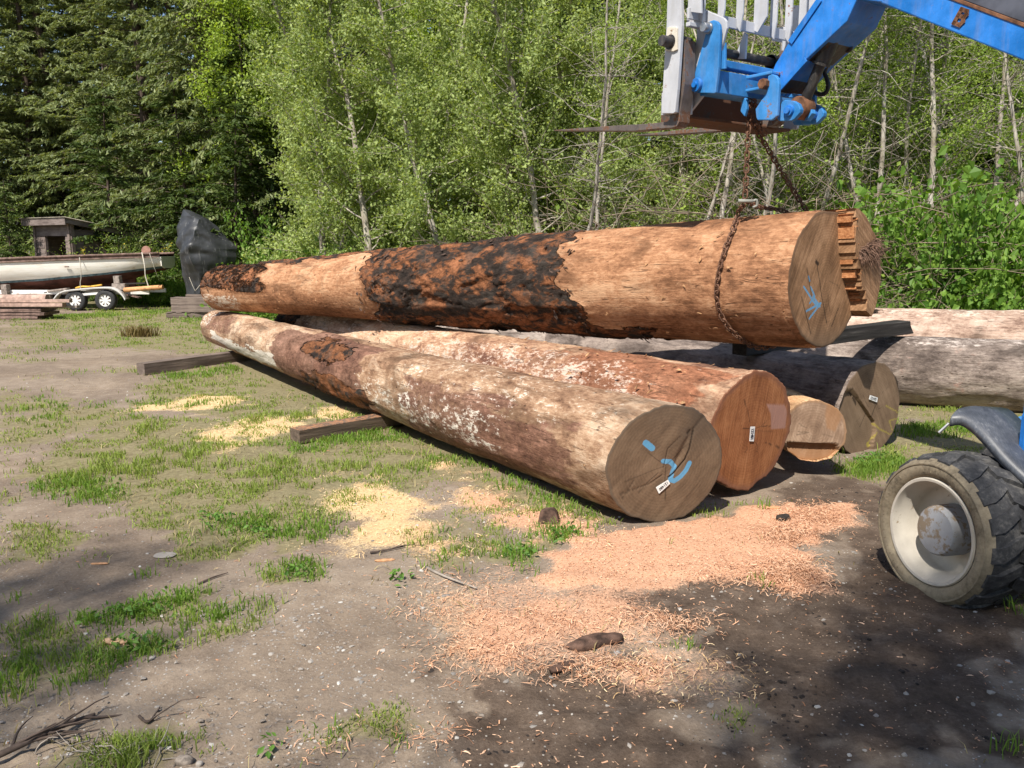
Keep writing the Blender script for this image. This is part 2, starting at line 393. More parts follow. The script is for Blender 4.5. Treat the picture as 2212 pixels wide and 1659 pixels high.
# ================================================================ LOGS
def log_mat(name, cols, pale=(0.72, 0.62, 0.5), bark=((0.012, 0.010, 0.009), (0.05, 0.036, 0.03), (0.36, 0.15, 0.07)), red=(0.22, 0.075, 0.045), str_=1.0, barkpos=(0.35, 0.52, 0.64), ridge=0.0):
    n = NT(name)
    big = n.noise(1.5, 5, n.obj((0.55, 1, 1)), 0.6, 0.5); med = n.noise(5.5, 8, n.obj((0.6, 1, 1)), 0.68, 0.3); fin = n.noise(34, 8, n.obj((0.5, 1, 1)), 0.75)
    gr = n.noise(1.0, 7, n.obj((2.2, 55, 55)), 0.7); sp = n.noise(24, 6, n.obj((0.6, 1, 1)), 0.72)
    f = n.math('MULTIPLY_ADD', med, 0.42, n.math('MULTIPLY_ADD', fin, 0.30, n.math('MULTIPLY_ADD', gr, 0.12, n.math('MULTIPLY', big, 0.34))))
    col = n.ramp(f, (0.482, cols[0]), (0.55, cols[1]), (0.605, cols[2]), (0.685, cols[3]))
    stain = n.ramp(n.noise(2.6, 6, n.obj((0.45, 1, 1)), 0.6, 0.8), (0.52, 0.0), (0.65, 0.8)); col = n.mix(n.math('MULTIPLY', stain, str_), col, tuple(q * 0.42 for q in cols[1]))
    pale_mottle = n.ramp(n.noise(3.1, 7, n.obj((0.8, 1, 1)), 0.7, 0.6), (0.60, 0.0), (0.70, 0.6)); col = n.mix(pale_mottle, col, cols[3])  # random paler mottling of the wood
    edge = n.math('MULTIPLY_ADD', sp, 0.5, n.math('MULTIPLY', med, 0.5))
    mr_ = n.rag(n.attr('red'), edge, 2.0, 0.35, 0.72); col = n.mix(n.math('MULTIPLY', mr_, 0.85), col, n.ramp(n.math('MULTIPLY_ADD', fin, 0.5, n.math('MULTIPLY', med, 0.5)), (0.38, tuple(q * 0.35 for q in red)), (0.52, red), (0.64, tuple(q * 2.0 for q in red))))
    mp = n.rag(n.attr('pale'), n.math('MULTIPLY_ADD', fin, 0.45, n.math('MULTIPLY', edge, 0.55)), 2.4, 0.44, 0.6)
    col = n.mix(n.math('MULTIPLY', mp, 0.9), col, n.mix(fin, tuple(q * 0.7 for q in pale), pale))
    pit = n.math('MULTIPLY', n.ramp(n.voro(16, n.obj((0.45, 1, 1))), (0.05, 1.0), (0.13, 0.0)), n.math('GREATER_THAN', n.noise(5, 3), 0.5)); col = n.mix(n.math('MULTIPLY', pit, 0.8), col, (0.04, 0.024, 0.016))
    ck = n.math('ABSOLUTE', n.math('SUBTRACT', n.noise(1.0, 4, n.obj((0.7, 11, 11)), 0.6, 0.6), 0.5)); ckm = n.math('MULTIPLY', n.ramp(ck, (0.0, 1.0), (0.012, 0.0)), n.ramp(med, (0.46, 0.0), (0.58, 1.0))); col = n.mix(n.math('MULTIPLY', ckm, 0.75), col, (0.045, 0.027, 0.018))
    bn = n.noise(3.6, 8, n.obj((0.6, 1, 1)), 0.68, 0.5); bv = n.voro(6.5, n.obj((0.6, 1, 1)), 'DISTANCE_TO_EDGE')
    bf = n.math('MULTIPLY_ADD', bn, 0.62, n.math('MULTIPLY_ADD', n.noise(12, 7, n.obj((0.55, 1, 1)), 0.7, 0.5), 0.36, n.math('MULTIPLY', n.ramp(bv, (0.0, 0.0), (0.2, 1.0)), 0.05)))
    bcol = n.ramp(bf, (barkpos[0], bark[0]), (barkpos[1], bark[1]), (barkpos[1] + 0.03, tuple(q * 0.5 for q in bark[2])), (barkpos[2] + 0.03, bark[2]))
    bcol = n.mix(n.ramp(n.noise(4, 6), (0.52, 0.0), (0.64, 0.55)), bcol, (0.085, 0.076, 0.066)); bcol = n.mix(n.ramp(fin, (0.4, 0.55), (0.55, 0.0)), bcol, (0.015, 0.012, 0.010))
    mb = n.rag(n.attr('bark'), edge, 0.9, 0.42, 0.54); col = n.mix(mb, col, bcol)
    nb = n.bump(f, 0.75, 0.03); nb = n.bump(n.math('MULTIPLY_ADD', gr, 0.7, fin), 0.5, 0.007, nb); nb = n.bump(n.math('MULTIPLY', n.math('MAXIMUM', pit, ckm), -1.0), 0.6, 0.012, nb); nb = n.bump(n.math('MULTIPLY', bn, mb), 0.9, 0.05, nb); nb = n.bump(n.math('MULTIPLY', n.noise(15, 8, n.obj((0.45, 1, 1)), 0.75, 0.4), mb), 1.0, 0.035, nb)
    return n.done(col, 0.88, nb, 0, 0.12)
def end_mat(name, cols, stripe=0.0, ang=0.6, sc=46, rough=0.8):
    n = NT(name)
    o = n.obj(); rot = n.n.new('ShaderNodeMapping'); rot.inputs['Rotation'].default_value = (ang, 0, 0); n.link(o, rot.inputs[0]); rv = rot.outputs[0]
    st = n.n.new('ShaderNodeMapping'); st.inputs['Scale'].default_value = (0.0, 1.0, 0.06); n.link(rv, st.inputs[0])
    saw = n.noise(sc, 4, st.outputs[0], 0.6)
    rg = n.n.new('ShaderNodeMapping'); rg.inputs['Scale'].default_value = (0, 1, 1); n.link(o, rg.inputs[0])
    ring = n.wave(16, rg.outputs[0], 1.5, 3, 'RINGS', 'X')
    bl = n.noise(4.2, 6, o, 0.6); fi = n.noise(70, 5, o, 0.7)
    smr = n.n.new('ShaderNodeMapping'); smr.inputs['Scale'].default_value = (0.0, 9.0, 1.6); n.link(rv, smr.inputs[0]); smear = n.noise(1.0, 6, smr.outputs[0], 0.65, 0.8)
    f = n.math('MULTIPLY_ADD', saw, 0.16 + stripe, n.math('MULTIPLY_ADD', bl, 0.40, n.math('MULTIPLY_ADD', smear, 0.30, n.math('MULTIPLY_ADD', ring, 0.03, n.math('MULTIPLY', fi, 0.16)))))
    k = stripe * 0.5
    col = n.ramp(f, (0.40 + k, cols[0]), (0.52 + k, cols[1]), (0.62 + k, cols[2]), (0.74 + k, cols[3]))
    col = n.mix(n.math('MULTIPLY', n.attr('sap'), 0.8), col, cols[4])
    col = n.mix(n.math('MULTIPLY', n.attr('wet'), 0.85), col, cols[5])
    col = n.mix(n.rag(n.attr('yellow'), fi, 0.7, 0.4, 0.9), col, (0.34, 0.27, 0.06))
    col = n.mix(n.math('MULTIPLY', n.rag(n.attr('blue'), n.math('MULTIPLY_ADD', fi, 0.5, n.math('MULTIPLY', smear, 0.5)), 1.0, 0.3, 0.8), 0.82), col, (0.10, 0.33, 0.55))
    col = n.mix(n.math('MULTIPLY', n.attr('crack'), 0.92), col, (0.02, 0.014, 0.01))
    nb = n.bump(n.math('MULTIPLY_ADD', saw, 0.7, n.math('MULTIPLY', fi, 0.3)), 0.5, 0.006)
    return n.done(col, rough, nb, 0, 0.2)

class Log: pass
def make_log(name, label, near, far, r0, r1, mats, shape, tilt=(0.0, 0.0), nr=230, na=112, seed=0, power=1.5, group=None, cat='log', face=None, oval=0.05):
    A, B = np.array(near, float), np.array(far, float); L = np.linalg.norm(A - B); ex = (A - B) / L
    ey = norm(np.cross([0, 0, 1.0], ex)); ez = np.cross(ex, ey)
    M = Matrix((( ex[0], ey[0], ez[0], B[0]), (ex[1], ey[1], ez[1], B[1]), (ex[2], ey[2], ez[2], B[2]), (0, 0, 0, 1)))
    lg = Log(); lg.A, lg.B, lg.L, lg.ex, lg.ey, lg.ez, lg.r0, lg.r1, lg.tilt = A, B, L, ex, ey, ez, r0, r1, tilt
    k = np.linspace(0, 1, nr); xx = L * (1 - (1 - k) ** power); ph = np.arange(na) * 2 * math.pi / na
    XX, PH = np.meshgrid(xx, ph, indexing='ij'); x = XX.ravel(); p = PH.ravel()
    rad = r1 + (r0 - r1) * x / L
    ring = np.stack([np.cos(p) * 1.1, np.sin(p) * 1.1, x * 0.12 + seed * 3.7], 1)
    rad = rad * (1 + oval * 2 * (fbm(ring, seed, 3) - 0.5)) + 0.02 * (fbm(np.stack([np.cos(p) * 3, np.sin(p) * 3, x * 1.4], 1), seed + 4, 4) - 0.5)
    d, at = shape(x, p, L, rad)
    rad = rad + d + sstep(L - 0.10, L - 0.01, x) * 0.016 * (fbm(np.stack([np.cos(p) * 12, np.sin(p) * 12, x * 6], 1), seed + 77, 3) - 0.55)
    endw = np.clip(1 - (L - x) / 0.9, 0, 1)
    cy, cz = rad * np.cos(p), rad * np.sin(p)
    xo = x + endw * (tilt[0] * cy + tilt[1] * cz)
    bow = 0.05 * np.sin(x / L * math.pi * 1.3 + seed) * np.sin(x / L * math.pi)
    V = np.stack([xo, cy + bow, cz], 1)
    i = np.arange(nr - 1)[:, None]; j = np.arange(na)[None]; j2 = (j + 1) % na
    F = np.stack([i * na + j, i * na + j2, (i + 1) * na + j2, (i + 1) * na + j], -1).reshape(-1, 4)[:, ::-1]
    me = mesh_of(name, V, [F], None, True)
    for q in ('bark', 'pale', 'red'): fattr(me, q, at.get(q, np.zeros_like(x)))
    me.materials.append(mats[0])
    o = bpy.data.objects.new(name, me); C.objects.link(o); o.matrix_basis = M; tag(o, label, cat, group); lg.o = o; lg.M = M
    # cut faces
    def disc(x0, rimy, rimz, nm, mat, nearend):
        nR = 70 if nearend else 14
        fr = np.linspace(0, 1, nR)[1:]
        yv = np.concatenate([[0], (fr[:, None] * rimy).ravel()]); zv = np.concatenate([[0], (fr[:, None] * rimz).ravel()])
        rr = np.concatenate([[0], np.repeat(fr, na)])
        xv = x0 + (tilt[0] * yv + tilt[1] * zv if nearend else 0 * yv) + 0.004 * (fbm(np.stack([yv * 9, zv * 9, 0 * yv], 1), seed + 8) - 0.5)
        at_ = face(yv, zv, rr, lg) if (face and nearend) else {}
        rk = np.random.default_rng(seed + 50); chk = np.zeros_like(yv)
        for k in range(5):                             # drying checks running out from the heart
            a0 = rk.uniform(0, 2 * PI); r_a, r_b = rk.uniform(0.0, 0.3), rk.uniform(0.35, 0.85); R_ = r0 if nearend else r1
            pts = [(R_ * t * math.cos(a0 + w_) , R_ * t * math.sin(a0 + w_)) for t, w_ in ((r_a, 0), ((r_a + r_b) / 2, rk.normal(0, 0.05)), (r_b, rk.normal(0, 0.05)))]
            chk = np.maximum(chk, rk.uniform(0.3, 0.75) * (1 - sstep(0.0012, 0.0048, linedist(yv, zv, pts))))
        at_['crack'] = np.maximum(at_.get('crack', 0), chk)
        if 'dx' in at_: xv = xv + at_['dx']
        sg = 1 if nearend else -1
        xv = xv + (0.004 * sg) * (rr < 0.995)
        V = np.stack([xv, yv, zv], 1)
        f1 = np.stack([np.zeros(na, int), 1 + np.arange(na), 1 + (np.arange(na) + 1) % na], 1)
        i = np.arange(nR - 2)[:, None]; f2 = np.stack([1 + i * na + j, 1 + (i + 1) * na + j, 1 + (i + 1) * na + j2, 1 + i * na + j2], -1).reshape(-1, 4)
        if not nearend: f1 = f1[:, ::-1]; f2 = f2[:, ::-1]
        m = mesh_of(nm, V, [f1, f2], None, True)
        for q in ('sap', 'wet', 'blue', 'yellow', 'crack'): fattr(m, q, at_.get(q, np.zeros(len(V))))
        m.materials.append(mat); e = bpy.data.objects.new(nm, m); C.objects.link(e); e.parent = o
        return e
    ly, lz = V[-na:, 1], V[-na:, 2]
    lg.rimy, lg.rimz, lg.x0 = ly, lz, L
    lg.face = disc(L, ly, lz, 'cut_end', mats[1], True)
    fy, fz = V[:na, 1], V[:na, 2]; disc(0.0, fy, fz, 'cut_end', mats[2] if len(mats) > 2 else mats[1], False)
    return lg
def face_yz(lg, u, v):                        # where a sight line meets the near cut face, in the log's own axes
    nrm = lg.ex - lg.tilt[0] * lg.ey - lg.tilt[1] * lg.ez
    p = at_plane(u, v, lg.A, nrm) - lg.A
    return np.dot(p, lg.ey), np.dot(p, lg.ez)
def log_xp(lg, u, v, add=0.0):                # first hit of a sight line with the log's side: world point
    d = ray(u, v); best = None
    for s in np.arange(2.0, 20, 0.01):
        q = O3 + d * s; w = q - lg.B; x = np.dot(w, lg.ex)
        if 0 <= x <= lg.L and np.hypot(np.dot(w, lg.ey), np.dot(w, lg.ez)) < lg.r1 + (lg.r0 - lg.r1) * x / lg.L + add: return q
    return None
def strokes(lg, y, z, lines, w, soft=0.5):
    r = np.zeros_like(y)
    for ln in lines:
        pts = [face_yz(lg, *q) for q in ln]
        r = np.maximum(r, 1 - sstep(w * (1 - soft), w * (1 + soft), linedist(y, z, pts)))
    return r
def wrap(p): return (p + math.pi) % (2 * math.pi) - math.pi
def patch(x, p, x0, x1, p0, p1, seed, nx_=1.6, np_=3.0, soft=0.3, L=1):   # ragged patch on the side of a log; p measured from the flank facing us
    q = np.stack([x * nx_, np.cos(p) * np_, np.sin(p) * np_], 1); nz = fbm(q, seed, 5, 0.6) - 0.5
    dx = np.minimum(x - x0, x1 - x) / soft; pp = wrap(p - (p0 + p1) / 2); dp = ((p1 - p0) / 2 - np.abs(pp)) / 0.35
    return sstep(-0.5, 0.5, np.minimum(dx, dp) + nz * 3.2)
# on every log phi = pi is the flank towards the camera's left, pi/2 the top, 3pi/2 the underside
PI = math.pi
def tag_strip(lg, pts, text, size, name='paper_tag', flip=False, curl=0.006):
    # pts: picture points of the tag's four corners (start of text top, end top, end bottom, start bottom)
    nrm = norm(lg.ex - lg.tilt[0] * lg.ey - lg.tilt[1] * lg.ez)
    q = [at_plane(u, v, lg.A + nrm * 0.012, nrm) for u, v in pts]
    mb = MB().prism(q, nrm * 0.0015)
    t = mb.build(name, M_tag, lg.o)
    t.parent = lg.o; t.matrix_parent_inverse = parent_inv(lg.o)
    a = (q[1] - q[0]); wd = np.linalg.norm(a); xa = norm(a); hgt = np.linalg.norm(q[3] - q[0]); ya = np.cross(nrm, xa)
    c = bpy.data.curves.new('lettering', 'FONT'); c.body = text; c.align_x = 'CENTER'; c.align_y = 'CENTER'; c.size = 1; c.extrude = 0.0004; c.offset = 0.012
    tmp = bpy.data.objects.new('lettering_tmp', c); C.objects.link(tmp)
    bpy.context.view_layer.update()
    me = bpy.data.meshes.new_from_object(tmp.evaluated_get(bpy.context.evaluated_depsgraph_get())); bpy.data.objects.remove(tmp)
    me.name = 'lettering'
    co = np.zeros(len(me.vertices) * 3, np.float32); me.vertices.foreach_get('co', co); co = co.reshape(-1, 3)
    sx_ = size * wd / max(1e-6, np.ptp(co[:, 0])); sy_ = 0.62 * hgt / max(1e-6, np.ptp(co[:, 1]))
    cen = sum(q) / 4 + nrm * 0.003
    mid = (co.max(0) + co.min(0)) / 2
    W = cen + ((co[:, 0] - mid[0]) * sx_)[:, None] * xa + ((co[:, 1] - mid[1]) * sy_)[:, None] * ya + (co[:, 2] * 1.0)[:, None] * nrm
    me.vertices.foreach_set('co', W.astype(np.float32).ravel()); me.update(); me.materials.clear(); me.materials.append(M_ink)
    le = bpy.data.objects.new('lettering', me); C.objects.link(le); le.parent = t; le.matrix_parent_inverse = parent_inv(t)
    return t
M_tag = plain('tag_paper', (0.78, 0.78, 0.76), 0.5, 0.05)
M_ink = plain('tag_ink', (0.03, 0.03, 0.035), 0.6, 0.1)

ORANGE = [(0.12, 0.058, 0.032), (0.26, 0.125, 0.065), (0.41, 0.21, 0.112), (0.57, 0.34, 0.20)]
TAN = [(0.105, 0.056, 0.036), (0.25, 0.145, 0.088), (0.39, 0.25, 0.158), (0.56, 0.42, 0.30)]
PINKISH = [(0.14, 0.07, 0.05), (0.33, 0.185, 0.115), (0.49, 0.31, 0.20), (0.64, 0.47, 0.33)]
GREY = [(0.075, 0.058, 0.05), (0.16, 0.125, 0.108), (0.25, 0.20, 0.172), (0.37, 0.30, 0.255)]
SUNNY = [(0.22, 0.11, 0.06), (0.46, 0.25, 0.13), (0.64, 0.39, 0.21), (0.75, 0.52, 0.31)]
#          dark                    mid                     light                  streak                 sapwood rim            wet patch
E_BROWN = [(0.083, 0.053, 0.033), (0.138, 0.091, 0.057), (0.193, 0.13, 0.083), (0.275, 0.198, 0.132), (0.11, 0.083, 0.061), (0.066, 0.05, 0.039)]
E_RED = [(0.168, 0.06, 0.024), (0.27, 0.106, 0.043), (0.372, 0.162, 0.07), (0.492, 0.24, 0.114), (0.204, 0.09, 0.054), (0.36, 0.204, 0.162)]
E_GREYB = [(0.125, 0.077, 0.05), (0.225, 0.147, 0.098), (0.338, 0.237, 0.165), (0.525, 0.413, 0.325), (0.25, 0.144, 0.075), (0.275, 0.138, 0.062)]
E_DIM = [(0.111, 0.072, 0.044), (0.195, 0.13, 0.081), (0.26, 0.178, 0.114), (0.403, 0.299, 0.195), (0.156, 0.111, 0.078), (0.156, 0.111, 0.072)]
E_TOP = [(0.135, 0.072, 0.036), (0.264, 0.147, 0.076), (0.421, 0.246, 0.135), (0.598, 0.377, 0.221), (0.114, 0.068, 0.042), (0.14, 0.094, 0.059)]

# --- the raised log
def sh_top(x, p, L, rad):
    nz = fbm(np.stack([x * 2.2, np.cos(p) * 3, np.sin(p) * 3], 1), 5, 5, 0.6)
    k0, k1 = L * 0.445, L * 0.765                # dark bark collar
    nzl = fbm(np.stack([x * 0.2, np.cos(p) * 2.2, np.sin(p) * 2.2], 1), 15, 4, 0.6) - 0.5
    b = sstep(-0.12, 0.12, np.minimum(x - k0 - nzl * 0.8 + 0.25 * np.sin(p), k1 - x + nzl * 0.7 + 0.35 * np.maximum(0, -np.sin(p))))
    b2 = patch(x, p, -1.0, L * 0.19, PI * 0.40, PI * 1.02, 41, 1.2, 2.0, 0.4)
    b3 = patch(x, p, L * 0.1, L * 0.55, PI * 0.28, PI * 0.60, 43, 1.2, 2.0, 0.4)
    b4 = patch(x, p, L * 0.62, L * 0.86, PI * 1.32, PI * 1.55, 44, 1.2, 2.0, 0.3) * 0.8
    b = np.maximum.reduce([b, b2 * 0.52, b3 * 0.95, b4])
    c3 = np.stack([x * 2.6, np.cos(p) * 3.4, np.sin(p) * 3.4], 1)
    f = fbm(c3, 6, 5, 0.62)
    d = b * (0.006 + 0.036 * (sstep(0.40, 0.58, f) - 0.35) + 0.016 * (nz - 0.5)) 
    d = d + (1 - b) * 0.012 * (nz - 0.5) - 0.01 * (x > L - 0.06)
    pale = patch(x, p, 0.0, L * 0.12, PI * 1.05, PI * 1.4, 61) * 0.5
    red = patch(x, p, L * 0.80, L * 0.97, PI * 0.38, PI * 0.60, 62) * 0.7 + patch(x, p, L * 0.7, L, PI * 1.12, PI * 1.35, 63) * 0.45 + patch(x, p, L * 0.16, L * 0.4, PI * 1.05, PI * 1.35, 64) * 0.55 + b2 * 0.9
    return d, dict(bark=b, pale=pale, red=red)
M_top = log_mat('peeled_fir', ORANGE, str_=0.8, red=(0.26, 0.12, 0.06), barkpos=(0.38, 0.505, 0.575), bark=((0.018, 0.015, 0.013), (0.06, 0.043, 0.035), (0.40, 0.165, 0.078)))
M_top_end = end_mat('sawn_fir_raised', E_TOP, 0.1, 0.5, 40)
T_A, T_B = at_y(1783, 602, 6.3), at_y(478, 624, 13.1)
def fc_top(y, z, rr, lg):
    bl = strokes(lg, y, z, [[(1745, 597), (1748, 607)], [(1735, 619), (1755, 650), (1765, 662)], [(1750, 620), (1759, 640), (1748, 655)], [(1741, 672), (1771, 655)], [(1772, 655), (1753, 680), (1747, 688)], [(1755, 640), (1770, 662)]], 0.009)
    cr = strokes(lg, y, z, [[(1762, 560), (1774, 640), (1785, 700)], [(1730, 640), (1750, 720)], [(1810, 665), (1795, 705)], [(1742, 580), (1752, 640)]], 0.004)
    cr = np.maximum(cr, strokes(lg, y, z, [[(1762, 566), (1766, 570)]], 0.014))
    h = y + 0.18 * z                                  # the far side of the butt broke off further along
    cut = 0.085 + 0.03 * (vnoise(np.stack([z * 9, 0 * z, 0 * z], 1), 3) - 0.5)
    return dict(blue=bl, crack=cr, sap=sstep(0.93, 0.99, rr), wet=sstep(-0.3, -0.5, z) * 0.8)
TOP = make_log('raised_log', 'long peeled fir log with a charred bark collar, lifted by the chain', T_A, T_B, 0.52, 0.335, (M_top, M_top_end), sh_top, (0.10, 0.03), 420, 190, 1, 1.35, face=fc_top)
# broken half of the butt: a rounded slab standing further out, with a stepped splintered wall
M_split = NT('split_wood')
_g = M_split.noise(1, 6, M_split.obj((3, 60, 60)), 0.6); _b = M_split.noise(3, 4)
M_split = M_split.done(M_split.ramp(M_split.math('MULTIPLY_ADD', _g, 0.6, M_split.math('MULTIPLY', _b, 0.4)), (0.35, (0.20, 0.075, 0.03)), (0.5, (0.42, 0.18, 0.075)), (0.65, (0.60, 0.30, 0.14))), 0.7, M_split.bump(_g, 0.6, 0.006))
def local(lg, pts):
    p = np.asarray(pts, float); return lg.B + p[:, 0:1] * lg.ex + p[:, 1:2] * lg.ey + p[:, 2:3] * lg.ez
def broken_butt():
    rng = np.random.default_rng(8); L = TOP.L; ph = np.arctan2(TOP.rimz, TOP.rimy); od = np.argsort(ph)
    rim = lambda a: np.interp(a, ph[od], np.hypot(TOP.rimy, TOP.rimz)[od], period=2 * PI) * (0.985 + 0.13 * max(0, math.cos(a)) ** 0.5 * (a > -1.2))
    xi = lambda y_, z_: L + TOP.tilt[0] * y_ + TOP.tilt[1] * z_
    edge = [face_yz(TOP, *q) for q in ((1806, 452), (1810, 500), (1813, 560), (1824, 610), (1838, 660), (1846, 690))]
    ez_ = np.array([e[1] for e in edge])[::-1]; ey_ = np.array([e[0] for e in edge])[::-1]
    left = lambda z: np.interp(z, ez_, ey_)
    OUT = 0.13
    arc = [(rim(a) * math.cos(a), rim(a) * math.sin(a)) for a in np.linspace(-1.05, 1.5, 60)]
    arc = [(y, z) for y, z in arc if y > left(z) + 0.02]
    zt, zb = max(z for _, z in arc), min(z for _, z in arc)
    jag = []
    zz = zt - 0.004
    while zz > zb + 0.05:                              # stepped, torn edge between the two cuts
        st = rng.uniform(0.03, 0.13); o = left(zz - st / 2) + rng.uniform(-0.012, 0.035)
        jag += [(o, zz), (o + rng.uniform(-0.012, 0.012), max(zb + 0.02, zz - st))]; zz -= st
    poly = arc + jag
    mb = MB().prism(local(TOP, [(xi(y, z) - 0.12, y, z) for y, z in poly]), TOP.ex * (OUT + 0.12))
    mb.prism(local(TOP, [(xi(y, z) - 0.50, y * 0.93, z * 0.93) for y, z in arc]), TOP.ex * 0.381)
    o = mb.build('broken_slab', [M_top_split], TOP.o); o['label'] = 'far side of the butt, standing out beyond the saw cut'
    wall = MB()
    for k in range(7):                                 # blocks of torn orange wood left in the step
        z = zt - 0.05 - k * (zt - zb - 0.1) / 7 + rng.uniform(-0.02, 0.02); y = left(z) + rng.uniform(-0.005, 0.02); h = rng.uniform(0.02, 0.085)
        q = [(xi(y, z) - 0.06, y, z), (xi(y, z) - 0.06, y + 0.09, z), (xi(y, z) - 0.06, y + 0.09, z - h), (xi(y, z) - 0.06, y + rng.uniform(0, .015), z - h)]
        wall.prism(local(TOP, q), TOP.ex * (0.06 + OUT * rng.uniform(0.5, 0.97)))
    for k in range(120):
        z = rng.uniform(zb, zt); y = left(z) + rng.uniform(-0.006, 0.05); s = rng.uniform(0.05, OUT * 1.15)
        a = local(TOP, [(xi(y, z) - 0.01, y, z)])[0]
        wall.prism([a, a + TOP.ey * 0.010, a + TOP.ey * 0.010 + TOP.ez * rng.uniform(0.003, 0.010), a + TOP.ez * 0.004], TOP.ex * s + TOP.ez * rng.uniform(-0.012, 0.012))
    wall.build('torn_wood', [M_split], TOP.o)
    fr = MB()                                          # hair of splinters hanging over the outer face
    for k in range(330):
        t = rng.uniform(0, 1) ** 0.8; y = left(0.25) + 0.04 + t * 0.26; z = 0.17 + 0.10 * t + rng.normal(0, 0.018)
        r_ = math.hypot(y, z); mx = rim(math.atan2(z, y)) * 0.99
        if r_ > mx: y, z = y * mx / r_, z * mx / r_
        a = local(TOP, [(xi(y, z) + OUT + rng.uniform(-0.02, 0.01), y, z)])[0]
        ln = rng.uniform(0.02, 0.10) * (0.6 + t * 1.5)
        d = norm(TOP.ex * rng.uniform(0.15, 0.7) + TOP.ey * rng.uniform(-0.1, 0.5 + t) - TOP.ez * rng.uniform(-0.3, 1.4))
        fr.tube([a, a + d * ln * 0.5, a + d * ln + np.array([0, 0, -0.3 * ln])], [rng.uniform(0.0015, 0.005), 0.0025, 0.0006], 4)
    fr.build('splinters', [M_splinter], TOP.o)
M_top_split = end_mat('torn_fir_face', E_TOP, 0.25, -0.75, 60)
M_splinter = plain('splinter_wood', (0.20, 0.12, 0.085), 0.8, 0.6, 40)
broken_butt()

# --- log with the blue paint strokes (nearest)
def sh_one(x, p, L, rad):
    pale = np.maximum.reduce([patch(x, p, L * 0.07, L * 0.36, PI * 1.0, PI * 1.25, 71, 1.4, 3.4) * 0.8, patch(x, p, L * 0.0, L * 0.06, PI * 0.55, PI * 0.95, 72, 2, 3) * 0.45,
                              patch(x, p, L * 0.62, L * 0.88, PI * 0.88, PI * 1.2, 73, 2.4, 5.5, 0.5) * 0.43, patch(x, p, L * 0.7, L * 0.98, PI * 0.45, PI * 0.9, 74, 1.8, 3.4, 0.5) * 0.36])
    red = np.maximum.reduce([patch(x, p, L * 0.02, L * 0.16, PI * 0.55, PI * 1.0, 75) * 0.6, patch(x, p, L * 0.36, L * 0.63, PI * 0.55, PI * 1.4, 76) * 0.95, patch(x, p, L * 0.72, L * 0.96, PI * 0.8, PI * 1.3, 77) * 0.72])
    bark = np.maximum(patch(x, p, L * 0.46, L * 0.645, PI * 1.03, PI * 1.5, 78, 2.2, 3.0) * 0.9, patch(x, p, L * 0.46, L * 0.60, PI * 0.62, PI * 0.9, 79, 2.6, 4) * 0.6)
    f = fbm(np.stack([x * 5, np.cos(p) * 4, np.sin(p) * 4], 1), 16, 5, 0.6)
    kn = sum(0.022 * np.exp(-(((x - L * a) / 0.07) ** 2 + (wrap(p - b) / 0.16) ** 2)) for a, b in ((0.3, 2.6), (0.52, 3.0), (0.7, 2.2), (0.78, 3.3), (0.9, 2.7), (0.86, 1.9)))
    knots = kn - 0.014 * np.exp(-(((x - L * 0.45) / 0.05) ** 2)) + 0.014 * np.exp(-(((x - L * 0.80) / 0.25) ** 2))
    return bark * 0.05 * (f - 0.42) + 0.022 * (f - 0.5) + 0.03 * (fbm(np.stack([x * 0.9, np.cos(p) * 1.5, np.sin(p) * 1.5], 1), 18, 2) - 0.5) + knots, dict(bark=bark, pale=pale, red=red)
M_one = log_mat('weathered_log', TAN, (0.80, 0.74, 0.64), red=(0.17, 0.085, 0.06), barkpos=(0.30, 0.47, 0.60))
M_one_end = end_mat('sawn_end_brown', E_BROWN, 0.0, 0.7, 30)
def Z3(x, y): return (1450 + x * 0.19284) * 0.8848, (980 + y * 0.19284) * 0.8848
def fc_one(y, z, rr, lg):
    bl = strokes(lg, y, z, [[Z3(650, 525), Z3(730, 590)]], 0.021, 0.35)
    bl = np.maximum(bl, strokes(lg, y, z, [[Z3(870, 755), Z3(960, 760), Z3(1015, 820), Z3(985, 900), Z3(960, 990), Z3(1010, 1005), Z3(1090, 950), Z3(1160, 870), Z3(1205, 780)]], 0.016, 0.4))
    cr = strokes(lg, y, z, [[Z3(1260, 340), Z3(1205, 600), Z3(1150, 730), Z3(1010, 900), Z3(940, 960)]], 0.0045, 0.5)
    cr = np.maximum(cr, strokes(lg, y, z, [[Z3(1210, 365), Z3(1185, 400)]], 0.008)); cr = np.maximum(cr, 0.55 * strokes(lg, y, z, [[Z3(1090, 440), Z3(930, 600), Z3(880, 830)], [Z3(1385, 170), Z3(1260, 340)], [Z3(300, 1180), Z3(700, 1040), Z3(860, 930)], [Z3(500, 1000), Z3(330, 1260)]], 0.004))
    pts = [face_yz(lg, *Z3(*q)) for q in ((1300, 250), (1210, 590), (1150, 720), (960, 920), (1000, 700), (1120, 480))]
    dent = sstep(-0.012, 0.01, polydist(y, z, pts)) * sstep(0.25, 0.0, np.abs(polydist(y, z, pts)))
    wet = 0.8 * sstep(0.35, 0.65, fbm(np.stack([y * 3, z * 3, 0 * y], 1), 12, 4)) * sstep(-0.1, 0.3, z - 0.3 * y)
    return dict(blue=bl, crack=cr, sap=sstep(0.94, 0.99, rr), wet=wet, dx=-0.014 * dent * sstep(0.0, 0.05, polydist(y, z, pts)) - 0.006 * cr)
L1_A, L1_B = at_y(1437, 1005, 5.05), at_y(472, 706, 13.6)
ONE = make_log('felled_log', 'nearest weathered log with blue paint strokes and a number tag on its cut end', L1_A, L1_B, 0.385, 0.285, (M_one, M_one_end), sh_one, (0.27, 0.05), 330, 150, 2, 1.5, face=fc_one)
